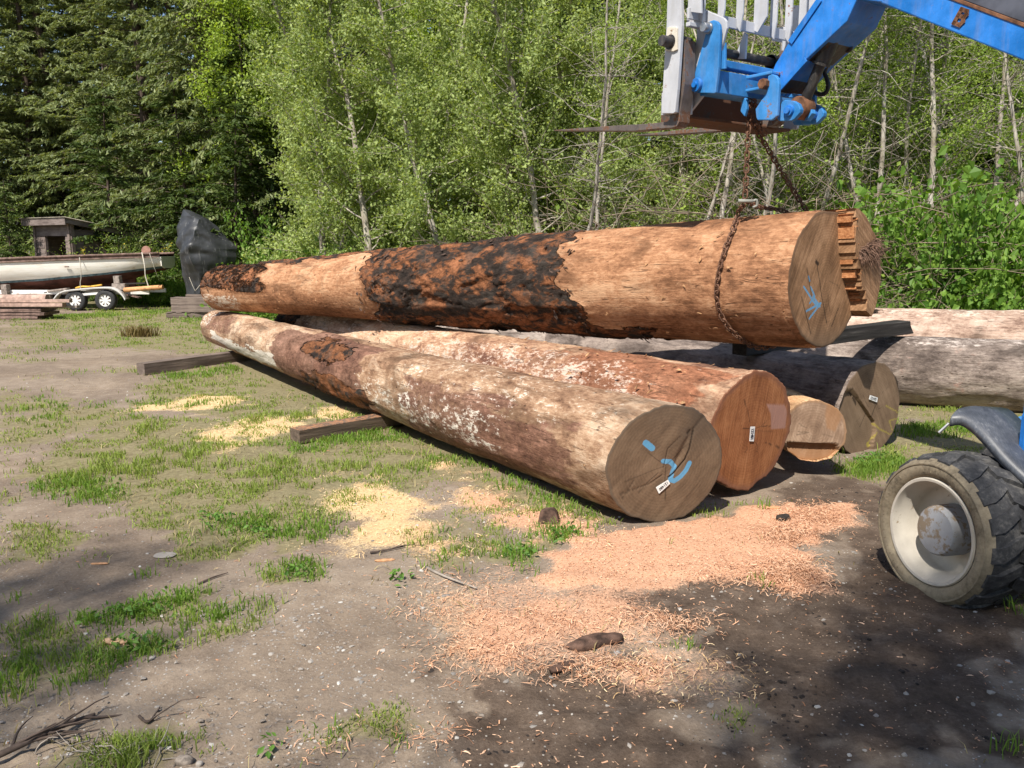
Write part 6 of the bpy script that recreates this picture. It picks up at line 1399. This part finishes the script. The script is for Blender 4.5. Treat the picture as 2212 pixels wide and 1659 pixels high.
for u, y, p, s in [(640, 23.5, 0, .8), (665, 21.5, 1, .8), (700, 20.5, 0, 0.9), (740, 19.6, 1, .9), (810, 18.6, 0, .95), (880, 17.6, 1, 0.9), (610, 25.5, 0, 1.1), (700, 22, 1, 1.3), (960, 17, 0, .8), (1040, 16.6, 1, .8), (1120, 16.2, 0, .75), (535, 26.5, 1, .85), (345, 27.5, 0, 0.8), (392, 27.4, 1, 0.9), (352, 26.6, 0, .6), (440, 28, 1, 1.1), (325, 28, 0, .7)]:
    plant('bramble%d' % p, 'bramble_bush', L_BR, 'bush', G_BR, pu(u, y), y, s, rr.uniform(0, 6.28))
G_SH = 'shrubs along the forest edge'
for u, y, p, s, lab in [(-65, 32, 'shrub0', 1.0, 'green shrub at the left edge beside the shed'), (-75, 30.5, 'shrub0', 1.4, 'dull green shrub cut by the left edge of the photo'), (150, 35, 'shrub0', 1.2, 'tall shrub rising behind the shed roof'), (290, 32, 'shrub0', 0.85, 'tall green shrub behind the shed, under the conifers'), (350, 31, 'shrub0', 0.9, 'dark leafy shrub between the shed and the tarpaulin'), (398, 29.5, 'shrub0', 0.8, 'leafy shrub just left of the tarpaulin'), (745, 24.5, 'shrub0', 0.9, 'tall leafy shrub at the left end of the alder thicket'), (800, 24, 'shrub0', 1.0, 'second tall leafy shrub at the left end of the alder thicket')]:
    plant(p, 'shrub', lab, 'shrub', G_SH, pu(u, y), y, s, rr.uniform(0, 6.28))
for u, y, s_, h_, lab in ((325, 30.4, 0.9, 1.5, 'upright leafy shrub right of the shed roof'), (362, 29.6, 0.8, 1.2, 'rounded leafy shrub above the stern of the boat'), (408, 29.6, 0.85, 1.6, 'leafy shrub rising just left of the top of the tarpaulin'), (268, 31, 0.6, 1.6, 'leafy shrub showing over the low end of the shed roof'), (555, 25.2, 0.7, 1.5, 'leafy shrub behind the right shoulder of the tarpaulin')):
    plant('shrub0', 'shrub', lab, 'shrub', G_SH, pu(u, y), y, s_, rr.uniform(0, 6.28), sz=h_)
for u, y, s_ in ((600, 23.0, 0.7), (555, 24.4, 0.66), (630, 24.5, 0.95), (575, 26.5, 1.0), (660, 21.2, 0.62), (720, 20.0, 0.6), (690, 22.5, 0.9), (770, 20.5, 0.8), (380, 26.4, 0.55), (410, 26.0, 0.5)):
    plant('bramble0', 'bramble_bush', L_BR, 'bush', G_BR, pu(u, y), y, s_, rr.uniform(0, 6.28), sz=1.7)
plant('broom0', 'broom_shrub', 'loose shrub with yellow blossom in front of the shed wall', 'shrub', None, pu(300, 26.8), 26.8, 0.9, 0.4)
plant('broom0', 'broom_shrub', 'wispy pale-leaved shrub covering the right end of the shed', 'shrub', None, pu(250, 26.8), 26.8, 0.75, 2.4)
G_BH = 'bare brush at the thicket foot'; L_BH = 'tangle of bare brown brush at the foot of the thicket behind the raised log'
for u, y, p, s in [(1220, 16, 0, .9), (1290, 15.8, 1, 1), (1350, 15.6, 0, 1.05), (1410, 15.4, 1, .9), (1470, 15.2, 0, 1), (1540, 15, 1, .9), (1600, 15, 0, .9), (1670, 14.8, 1, .85), (1740, 14.6, 0, .9), (1800, 14.6, 1, .9), (1870, 14.4, 0, .9), (1930, 14.8, 1, 1), (1320, 16.6, 1, 1.3), (1440, 16.2, 0, 1.4), (1580, 16, 1, 1.2), (1720, 15.8, 0, 1.3), (1850, 15.6, 1, 1.2), (2010, 15.4, 1, 1.3), (1500, 17, 1, 1.7), (1640, 17, 0, 1.8), (1780, 17, 1, 1.8), (1900, 16.8, 0, 1.9), (2040, 16.6, 1, 1.9), (2150, 17, 0, 1.9), (1560, 18.5, 0, 2.1), (1950, 18, 1, 2.2), (1260, 17, 0, 1.4), (1160, 16.4, 1, 1.0)]:
    plant('brush%d' % p, 'brush_tangle', L_BH, 'brush', G_BH, pu(u, y), y, s, rr.uniform(0, 6.28))
SHADE = []
for key, tx, ty, h, sc_ in (('maple0', 4.4, 3.5, 15, 1.15), ('fir0', 3.0, 3.35, 19, 1.0), ('maple0', 2.1, 3.0, 15, 1.1), ('fir1', 1.2, 2.6, 21, 0.9), ('maple0', -0.5, 2.25, 15, 1.05), ('fir0', 5.6, 3.2, 19, 1.0), ('fir1', -3.6, 5.0, 21, 0.9), ('maple0', -2.4, 2.1, 15, 1.0), ('maple0', 3.3, 2.0, 15, 1.2), ('maple0', 0.9, 1.0, 15, 1.2)):
    k = h * sc_ / math.tan(R(SUN_EL)); SHADE.append((key, tx + k * math.sin(R(SUN_AZ)), ty + k * math.cos(R(SUN_AZ)), sc_))   # crown tips throw their shadow on (tx, ty)
# trees on the camera's side of the yard, which throw the dappled shade over the foreground
G_BK = 'trees behind the viewer'; L_BK = 'tree on the near side of the yard that shades the foreground'
for key, x, y, s in SHADE:
    plant(key, 'shade_tree', L_BK, 'tree', G_BK, x, y, s, rr.uniform(0, 6.28))
# ================================================================ GRASS, SHAVINGS, PEBBLES
rng = np.random.default_rng(77)
def fan_points(n, y0, y1, k=0.72, p=1.0):
    y = y0 * (y1 / y0) ** rng.uniform(0, 1, n); x = rng.uniform(-k, k, n) * (y + 0.6); return x, y
def scatter(name, label, cat, V, F, mat, nper):
    me = mesh_of(name, V, F, None, False); me.materials.append(mat); o = bpy.data.objects.new(name, me); C.objects.link(o); return tag(o, label, cat, kind='stuff')
def log_clear(x, y):
    m = np.ones_like(x, bool)
    for lg in (ONE, TWO, THREE, FOUR, BACK, PINK):
        wx, wy = x - lg.B[0], y - lg.B[1]; t = wx * lg.ex[0] + wy * lg.ex[1]; s = wx * lg.ey[0] + wy * lg.ey[1]
        m &= ~((t > 0) & (t < lg.L + 0.02) & (np.abs(s) < 0.22))
    return m
def blades(x, y, hgt, wid, lean):
    n = len(x); z = ground_z(x, y) - 0.004; az = rng.uniform(0, 2 * PI, n); d = np.stack([np.cos(az), np.sin(az), 0 * az], 1); la = rng.uniform(0, 2 * PI, n)
    l = np.stack([np.cos(la), np.sin(la), 0 * la], 1) * (lean * rng.uniform(0.1, 1.0, n))[:, None]; b = np.stack([x, y, z], 1); up = np.array([0, 0, 1.0])
    h = hgt[:, None]; w = wid[:, None] * d / 2
    m = b + up * h * 0.55 + l * h * 0.3; t = b + up * h * (1 - 0.25 * np.minimum(1, lean))[:, None] + l * h * 0.95
    V = np.stack([b - w, b + w, m + w * 0.8, m - w * 0.8, t], 1).reshape(-1, 3); o = np.arange(n)[:, None] * 5
    return V, [o + np.array([[0, 1, 2, 3]]), o + np.array([[3, 2, 4]])]
def grassfield(name, label, x, y, hbase, mat, lean=0.9, wmul=1.0):
    h = hbase * rng.uniform(0.45, 1.35, len(x)); w = (0.0028 + 0.00055 * y) * wmul * rng.uniform(0.7, 1.4, len(x))
    V, F = blades(x, y, h, w, np.full(len(x), lean)); return scatter(name, label, 'grass', V, F, mat, 2)
ML_grass = leaf_mat('grass_blade', (0.10, 0.155, 0.025), (0.32, 0.40, 0.09), 0.32)
ML_lush = leaf_mat('lush_blade', (0.07, 0.145, 0.02), (0.20, 0.32, 0.05), 0.35)
ML_dry = leaf_mat('dry_blade', (0.26, 0.20, 0.09), (0.48, 0.40, 0.2), 0.2, (1, 1, 0.8))
x, y = fan_points(560000, 2.3, 26)
g = grass_cover(x, y); nz = fbm2(x, y, 6, 401, 3); keep = (rng.uniform(0, 1, len(x)) < g * sstep(0.42, 0.66, nz) * 1.05) & log_clear(x, y)
x, y = x[keep], y[keep]; hh = 0.032 + 0.05 * sstep(0.45, 0.75, fbm2(x, y, 1.7, 402, 3)) + 0.02 * (y > 20)
grassfield('grass', 'short yellow-green grass growing in patches over the yard', x, y, hh, ML_grass)
# taller, greener tufts: clumps and along timbers and logs
cx, cy = fan_points(2600, 2.4, 24); gc = grass_cover(cx, cy); kp = (rng.uniform(0, 1, len(cx)) < gc * sstep(0.5, 0.62, fbm2(cx, cy, 0.9, 405, 3)) + 0.02 * (cy < 12)); cx, cy = cx[kp], cy[kp]
extra = []
for (u0, v0, u1, v1, n) in ((640, 965, 890, 925, 60), (350, 815, 545, 790, 50), (880, 915, 1290, 1120, 60), (560, 790, 870, 890, 40), (1840, 1015, 1990, 1000, 45), (1940, 930, 2212, 920, 50), (200, 1330, 430, 1285, 34), (470, 1120, 700, 1150, 45), (130, 1030, 240, 1070, 40), (590, 1242, 670, 1225, 14), (1080, 1190, 1150, 1210, 10), (1190, 1150, 1240, 1160, 8), (300, 675, 470, 668, 60), (0, 690, 250, 680, 90), (380, 690, 450, 690, 20), (420, 1330, 540, 1320, 14), (60, 1460, 110, 1450, 10), (180, 1440, 300, 1400, 20)):
    for k in range(n):
        t = rng.uniform(); q = at_z(u0 + (u1 - u0) * t, v0 + (v1 - v0) * t); extra.append(q[:2] + rng.normal(0, 0.018 * q[1], 2))
extra = np.array(extra); cx = np.concatenate([cx, extra[:, 0]]); cy = np.concatenate([cy, extra[:, 1]])
nb_ = 20; x = np.repeat(cx, nb_) + rng.normal(0, 1, len(cx) * nb_) * (0.012 + 0.006 * np.repeat(cy, nb_)); y = np.repeat(cy, nb_) + rng.normal(0, 1, len(cx) * nb_) * (0.012 + 0.006 * np.repeat(cy, nb_))
k = log_clear(x, y); x, y = x[k], y[k]
grassfield('tufted_grass', 'taller bright green grass tufts around the logs and bearer timbers', x, y, np.full(len(x), 0.062) + 0.03 * (x > 1.6), ML_lush, 0.75, 1.15)
x, y = fan_points(60000, 2.2, 14); k = (rng.uniform(0, 1, len(x)) < (0.5 * grass_cover(x, y) + 0.10) * sstep(0.42, 0.6, fbm2(x, y, 3, 411, 3)) * 0.5) & log_clear(x, y) & (cover(x, y, MUCK, 31) < 0.3); x, y = x[k], y[k]
grassfield('dry_grass', 'straw-coloured dead grass lying among the green', x, y, np.full(len(x), 0.05), ML_dry, 2.4)
# the rusty tussock
q = at_z(300, 724); n_ = 420; x = q[0] + rng.normal(0, 0.16, n_); y = q[1] + rng.normal(0, 0.10, n_); h = rng.uniform(0.12, 0.34, n_)
V, F = blades(x, y, h, np.full(n_, 0.014), np.full(n_, 0.9)); me = mesh_of('grass_tussock', V, F); me.materials.append(leaf_mat('tussock_blade', (0.10, 0.065, 0.025), (0.22, 0.17, 0.06), 0.2)); o = bpy.data.objects.new('grass_tussock', me); C.objects.link(o); tag(o, 'reddish-brown grass tussock alone on the bare ground before the boat trailer', 'grass tussock')
# broad-leaved weeds
ML_weed = leaf_mat('weed_leaf', (0.06, 0.14, 0.025), (0.15, 0.28, 0.05), 0.3)
cx, cy = [], []
for (u, v, n, s) in ((1890, 985, 26, 14), (1870, 1000, 20, 18), (250, 1330, 12, 30), (330, 1310, 10, 30), (200, 1050, 10, 40), (590, 1618, 2, 10), (545, 1150, 10, 20), (1215, 1155, 12, 20), (1115, 1198, 8, 20), (640, 1240, 10, 14), (860, 1255, 6, 10), (490, 1125, 14, 30), (300, 1395, 14, 30)):
    for k in range(n): q = at_z(u + rng.normal(0, s), v + rng.normal(0, s * 0.3)); cx.append(q[0]); cy.append(q[1])
cx, cy = np.array(cx), np.array(cy); m = 5; x = np.repeat(cx, m) + rng.normal(0, 0.022, len(cx) * m); y = np.repeat(cy, m) + rng.normal(0, 0.022, len(cx) * m)
cen = np.stack([x, y, ground_z(x, y) + rng.uniform(0.008, 0.06, len(x))], 1); V, F = leaves(rng, cen, 0.034, 1.4, 0.5)
scatter('weeds', 'low broad-leaved green weeds in small clumps on the bare ground', 'weeds', V, [F], ML_weed, 1)
# shavings
def shav_mat(nm, a, b, c):
    n = NT(nm); return n.done(n.ramp(n.island(), (0.0, a), (0.5, b), (1.0, c)), 0.8, None, 0, 0.15)
def strips(x, y, ln, wd, lift, curl):
    n = len(x); z = ground_z(x, y); az = rng.uniform(0, 2 * PI, n); el = rng.normal(0, 0.35, n); cu = rng.normal(0, 1, n) * curl; S = 4
    p = np.stack([x, y, z + 0.003 + lift], 1); V = []; a = az.copy(); e = el.copy(); seg = ln / (S - 1)
    for k in range(S):
        d = np.stack([np.cos(a) * np.cos(e), np.sin(a) * np.cos(e), np.sin(e)], 1); sd = np.stack([-np.sin(a), np.cos(a), 0 * a], 1) * (wd / 2)[:, None] + np.array([0, 0, 1.0]) * (wd * rng.uniform(-.4, .4, n))[:, None]
        V += [p - sd, p + sd]; p = p + d * seg[:, None]; a = a + cu; e = e - 0.35
        p[:, 2] = np.maximum(p[:, 2], z + 0.002)
    V = np.stack(V, 1).reshape(-1, 3); o = np.arange(n)[:, None, None] * (2 * S); f = np.array([[2 * k, 2 * k + 1, 2 * k + 3, 2 * k + 2] for k in range(S - 1)])
    return V, [(o + f).reshape(-1, 4)]
def zone(tab, n, thr=0.35):
    x, y = fan_points(n, 2.2, 13); d = cover(x, y, tab, 21); k = (rng.uniform(0, 1, n) < d) & (d > thr * rng.uniform(0.2, 1, n)) & log_clear(x, y); return x[k], y[k]
PK = shav_mat('fir_shavings', (0.34, 0.16, 0.085), (0.58, 0.32, 0.19), (0.74, 0.49, 0.33)); YL = shav_mat('yellow_shavings', (0.44, 0.27, 0.12), (0.67, 0.46, 0.24), (0.82, 0.66, 0.42))
x, y = zone([DUST[i] for i in (0, 1, 2, 3)], 150000, 0.5); n_ = len(x); fine = rng.uniform(0, 1, n_) < 0.94
V, F = strips(x, y, np.where(fine, rng.uniform(0.004, 0.012, n_), rng.uniform(0.012, 0.036, n_)), np.where(fine, rng.uniform(0.003, 0.006, n_), rng.uniform(0.002, 0.004, n_)), rng.uniform(0, 0.008, n_), 0.6)
scatter('sawdust_pile', 'heap of pinkish sawdust and shavings spread before the cut log ends', 'sawdust', V, F, PK, 1)
x, y = [], []
for (u, v, su, sv, n) in ((1700, 1165, 30, 10, 1500), (1710, 1250, 35, 16, 2200), (1190, 1345, 70, 20, 250), (1290, 1440, 90, 16, 700), (1060, 1420, 80, 24, 500), (1440, 1345, 60, 14, 600), (1760, 1120, 40, 16, 1500), (980, 1300, 70, 40, 500), (930, 1580, 60, 20, 70), (700, 1590, 90, 30, 60), (1590, 1250, 60, 14, 400)):
    for k in range(n): q = at_z(u + rng.normal(0, su), v + rng.normal(0, sv)); x.append(q[0]); y.append(q[1])
x, y = np.array(x), np.array(y); k = log_clear(x, y); x, y = x[k], y[k]; n_ = len(x)
V, F = strips(x, y, rng.uniform(0.02, 0.07, n_), rng.uniform(0.0015, 0.0035, n_), rng.uniform(0, 0.016, n_), 0.5)
scatter('wood_shavings', 'curly orange wood shavings tangled along the edge of the pinkish sawdust', 'shavings', V, F, PK, 1)
x, y = zone([DUST[i] for i in (4, 5, 6, 7, 8, 9)], 110000, 0.3); n_ = len(x)
V, F = strips(x, y, rng.uniform(0.010, 0.05, n_), rng.uniform(0.0015, 0.0035, n_) * (1 + y * 0.05), rng.uniform(0, 0.02, n_), 0.3)
scatter('straw_shavings', 'thin yellow shavings strewn over the grass beside the nearest log', 'shavings', V, F, YL, 1)
x, y = fan_points(9000, 2.0, 8); k = (rng.uniform(0, 1, len(x)) < 0.12 + 0.5 * cover(x, y, MUCK, 31) * sstep(0.4, 0.6, fbm2(x, y, 1.5, 431))) & log_clear(x, y); x, y = x[k], y[k]; n_ = len(x)
V, F = strips(x, y, rng.uniform(0.006, 0.035, n_), rng.uniform(0.002, 0.006, n_), np.zeros(n_), 0.25)
scatter('wood_chips', 'pale wood chips sprinkled over the dark soil and gravel', 'wood chips', V, F, PK, 1)
# pebbles and clods
ICO = [(0, 0, 1)] + [(0.894 * math.cos(k * 2 * PI / 5), 0.894 * math.sin(k * 2 * PI / 5), 0.447) for k in range(5)] + [(0.894 * math.cos((k + .5) * 2 * PI / 5), 0.894 * math.sin((k + .5) * 2 * PI / 5), -0.447) for k in range(5)] + [(0, 0, -1)]
ICO = np.array(ICO); IF = np.array([[0, 1 + k, 1 + (k + 1) % 5] for k in range(5)] + [[1 + k, 6 + k, 1 + (k + 1) % 5] for k in range(5)] + [[1 + (k + 1) % 5, 6 + k, 6 + (k + 1) % 5] for k in range(5)] + [[11, 6 + (k + 1) % 5, 6 + k] for k in range(5)])
def stones(name, label, cat, x, y, s, mat, flat=0.6):
    n = len(x); z = ground_z(x, y); a = rng.uniform(0, 2 * PI, n); c, s_ = np.cos(a), np.sin(a)
    P = ICO[None] * (1 + rng.normal(0, 0.24, (n, 12, 1))) * np.stack([s * rng.uniform(0.8, 1.5, n), s, s * flat * rng.uniform(0.7, 1.2, n)], 1)[:, None]
    V = np.stack([P[..., 0] * c[:, None] - P[..., 1] * s_[:, None] + x[:, None], P[..., 0] * s_[:, None] + P[..., 1] * c[:, None] + y[:, None], P[..., 2] + (z + s * flat * 0.05)[:, None]], -1).reshape(-1, 3)
    F = (np.arange(n)[:, None, None] * 12 + IF).reshape(-1, 3); me = mesh_of(name, V, [F], None, False); me.materials.append(mat); o = bpy.data.objects.new(name, me); C.objects.link(o); return tag(o, label, cat, kind='stuff')
n = NT('pebble'); M_peb = n.done(n.mix(n.math('MULTIPLY', n.noise(90, 4), 0.5), n.ramp(n.island(), (0.0, (0.20, 0.19, 0.18)), (0.45, (0.30, 0.27, 0.24)), (0.85, (0.42, 0.39, 0.35)), (1.0, (0.62, 0.60, 0.56))), (0.18, 0.15, 0.125)), 0.8)
x, y = fan_points(60000, 1.9, 11); gr = sstep(0.42, 0.62, fbm2(x, y, 0.9, 91, 4)); lane = V2G([(440, 1280), (620, 1290), (760, 1400), (900, 1480), (700, 1500), (520, 1380)])
k = (rng.uniform(0, 1, len(x)) < 0.03 + 0.10 * gr + 0.35 * sstep(-0.2, 0.15, polydist(x, y, lane) + 0.3 * (fbm2(x, y, 5, 3) - 0.5))) & (grass_cover(x, y) < 0.75) & (cover(x, y, DUST[:2], 21) < 0.3); x, y = x[k], y[k]
stones('gravel', 'small grey pebbles scattered over the bare dirt', 'gravel', x, y, 0.0028 + 0.010 * rng.uniform(0, 1, len(x)) ** 5, M_peb)
M_clod = plain('dirt_clod', (0.20, 0.168, 0.14), 0.95, 0.4, 60, bump=0.003); M_clodd = plain('dark_clod', (0.032, 0.025, 0.021), 0.95, 0.4, 60, bump=0.003)
x, y = fan_points(26000, 1.9, 6); k = (rng.uniform(0, 1, len(x)) < 0.5 * sstep(0.5, 0.7, fbm2(x, y, 2.2, 451, 3))) & (grass_cover(x, y) < 0.6) & (cover(x, y, DUST[:3], 21) < 0.2) & (cover(x, y, MUCK, 31) < 0.5); x, y = x[k], y[k]
stones('dirt_clods', 'crumbly grey dirt clods on the churned foreground', 'dirt', x, y, 0.003 + 0.010 * rng.uniform(0, 1, len(x)) ** 3, M_clod, 0.45)
x, y = fan_points(40000, 2.0, 6.5); mk = cover(x, y, MUCK, 31); k = (rng.uniform(0, 1, len(x)) < 0.4 * mk * sstep(0.45, 0.65, fbm2(x, y, 3, 461, 3))) & (mk > 0.6) & (cover(x, y, DUST[:2], 21) < 0.55); x, y = x[k], y[k]
stones('dark_clods', 'black crumbs of soil and bark around the sawdust', 'soil', x, y, 0.002 + 0.009 * rng.uniform(0, 1, len(x)) ** 3, M_clodd, 0.45)
# single pieces lying about
def rock(name, label, cat, u, v, sx, sy, sz, mat, seed, rz=0.0, rough=0.25):
    r_ = np.random.default_rng(seed); q = at_z(u, v); q[2] = ground_z(np.array([q[0]]), np.array([q[1]]))[0]
    th, ph = np.meshgrid(np.linspace(0, PI, 14), np.arange(22) * 2 * PI / 22, indexing='ij'); d = np.stack([np.sin(th) * np.cos(ph), np.sin(th) * np.sin(ph), np.cos(th)], -1).reshape(-1, 3)
    d = d * (1 + rough * 2 * (fbm(d * 1.6 + seed, seed, 3) - 0.5))[:, None]; d = np.sign(d) * np.abs(d) ** 0.8; P = d * np.array([sx, sy, sz]); c, s = math.cos(rz), math.sin(rz)
    V = np.stack([P[:, 0] * c - P[:, 1] * s, P[:, 0] * s + P[:, 1] * c, P[:, 2] + sz * 0.55], 1) + q; i = np.arange(13)[:, None]; j = np.arange(22)[None]; j2 = (j + 1) % 22
    me = mesh_of(name, V, [np.stack([i * 22 + j, (i + 1) * 22 + j, (i + 1) * 22 + j2, i * 22 + j2], -1).reshape(-1, 4)], None, True); me.materials.append(mat); o = bpy.data.objects.new(name, me); C.objects.link(o); return tag(o, label, cat)
M_bark2 = plain('dark_bark_chunk', (0.085, 0.05, 0.036), 0.9, 0.6, 22, bump=0.01); M_chipo = plain('fresh_chip', (0.50, 0.27, 0.14), 0.85, 0.3, 30, bump=0.004)
q = at_z(1182, 1133); ck = MB()
ck.prism([q + np.array(p) for p in ((-0.062, 0, 0), (0.075, 0.0, 0), (0.058, 0.03, 0.062), (0.035, 0.04, 0.088), (-0.02, 0.04, 0.083), (-0.045, 0.03, 0.074))], (0.015, 0.07, -0.006))
o = ck.build('wood_wedge', [M_bark2], None, bevel=0.008); tag(o, 'dark brown wedge-shaped wood offcut standing on the grass before the nearest log', 'wood offcut')
rock('bark_slab', 'long twisted slab of dark bark lying on the sawdust', 'bark', 1285, 1392, 0.125, 0.038, 0.026, M_bark2, 5, 0.42, 0.5)
rock('bark_chunk', 'small black bark chunk by the far edge of the sawdust', 'bark', 1692, 1128, 0.045, 0.03, 0.022, M_clodd, 6, 0.3, 0.5)
rock('bark_chunk', 'brown strip of bark curled beneath the long bark slab', 'bark', 1215, 1445, 0.07, 0.018, 0.012, M_bark2, 16, 0.5, 0.6)
rock('orange_chip', 'orange wood chip on the soil below the red-brown log end', 'wood chip', 1668, 1105, 0.05, 0.018, 0.012, M_chipo, 7, 0.1, 0.4)
rock('pale_chip', 'pale wood chip with a dark end on the gravel near the left grass clump', 'wood chip', 246, 1378, 0.062, 0.024, 0.010, plain('pale_chip_wood', (0.52, 0.33, 0.21), 0.85, 0.25, 25), 8, -0.2, 0.5)
rock('pale_chip', 'long tan splinter of wood beside the yellow shavings', 'wood chip', 832, 1211, 0.055, 0.013, 0.007, M_chipo, 9, 0.15, 0.3)
rock('pale_chip', 'thin tan chip on the bare dirt left of the flat stone', 'wood chip', 215, 1214, 0.05, 0.011, 0.005, M_chipo, 19, 0.05, 0.3)
rock('flat_stone', 'flat grey stone set in the bare dirt at left', 'stone', 356, 1197, 0.062, 0.045, 0.008, M_peb, 10, 0.1, 0.2)
rock('round_stone', 'rounded grey-brown stone at the bottom edge of the photo', 'stone', 398, 1640, 0.030, 0.022, 0.016, M_clod, 11, 0.0, 0.15)
rock('pebble', 'blue-grey pebble right of the rounded stone', 'stone', 430, 1642, 0.012, 0.011, 0.009, M_peb, 12, 0.0, 0.2)
def stick(name, label, pts, r, mat, cat='stick', forks=0):
    P = smooth([at_z(u, v) + np.array([0, 0, z + ground_z(np.array([at_z(u, v)[0]]), np.array([at_z(u, v)[1]]))[0]]) for u, v, z in pts], 6); mb = MB().tube(P, np.linspace(r, r * 0.45, len(P)), 7); r_ = np.random.default_rng(abs(int(pts[0][0])) + 3)
    for k in range(forks):
        i = r_.integers(3, len(P) - 2); d = norm(P[i + 1] - P[i]) + np.append(r_.normal(0, 0.6, 2), r_.uniform(0, 0.3)); b = stem(r_, P[i], d, r_.uniform(0.08, 0.25), 5, 0.12, (0, 0, -.2)); mb.tube(b, np.linspace(r * .5, r * .15, 6), 4)
    o = mb.build(name, [mat], None, True); return tag(o, label, cat)
M_stick = plain('dead_stick', (0.085, 0.062, 0.05), 0.9, 0.4, 20); M_stickg = plain('grey_stick', (0.27, 0.235, 0.20), 0.9, 0.3, 20)
stick('dead_branch', 'dark dead branch reaching in from the bottom left corner', [(-60, 1650, .02), (40, 1625, .03), (100, 1590, .03), (150, 1560, .03), (205, 1538, .02)], 0.013, M_stick, 'branch', 9)
stick('stick', 'grey stick lying on the dirt between the sawdust patches', [(922, 1232, .012), (960, 1250, .014), (1030, 1276, .012)], 0.009, M_stickg)
stick('stick', 'thin brown stick on the bare dirt above the grass clump', [(428, 1258, .008), (460, 1246, .01), (492, 1236, .01)], 0.006, M_stick)
stick('stick', 'crooked dark twig near the tan splinter', [(800, 1197, .01), (830, 1192, .012), (872, 1186, .01)], 0.007, M_stick, 'stick', 2)
stick('stick', 'bent dark twig in the dirt right of the dead branch', [(300, 1540, .01), (320, 1552, .015), (345, 1530, .01)], 0.006, M_stick, 'stick', 2)
# conifer sprig under the branch
r_ = np.random.default_rng(9); mb = MB()
for k in range(46):
    q = at_z(250 + r_.normal(0, 70), 1618 + r_.normal(0, 22)); q[2] = ground_z(np.array([q[0]]), np.array([q[1]]))[0] + 0.008; b = stem(r_, q, np.append(r_.normal(0, 1, 2), r_.uniform(0, .25)), r_.uniform(0.06, 0.18), 6, 0.2, (0, 0, -.4)); mb.tube(b, np.linspace(0.003, 0.0012, 7), 4)
tag(mb.build('twigs', [M_stickg], None, True), 'tangle of fine grey twigs beside the dead branch at bottom left', 'twigs', kind='stuff')
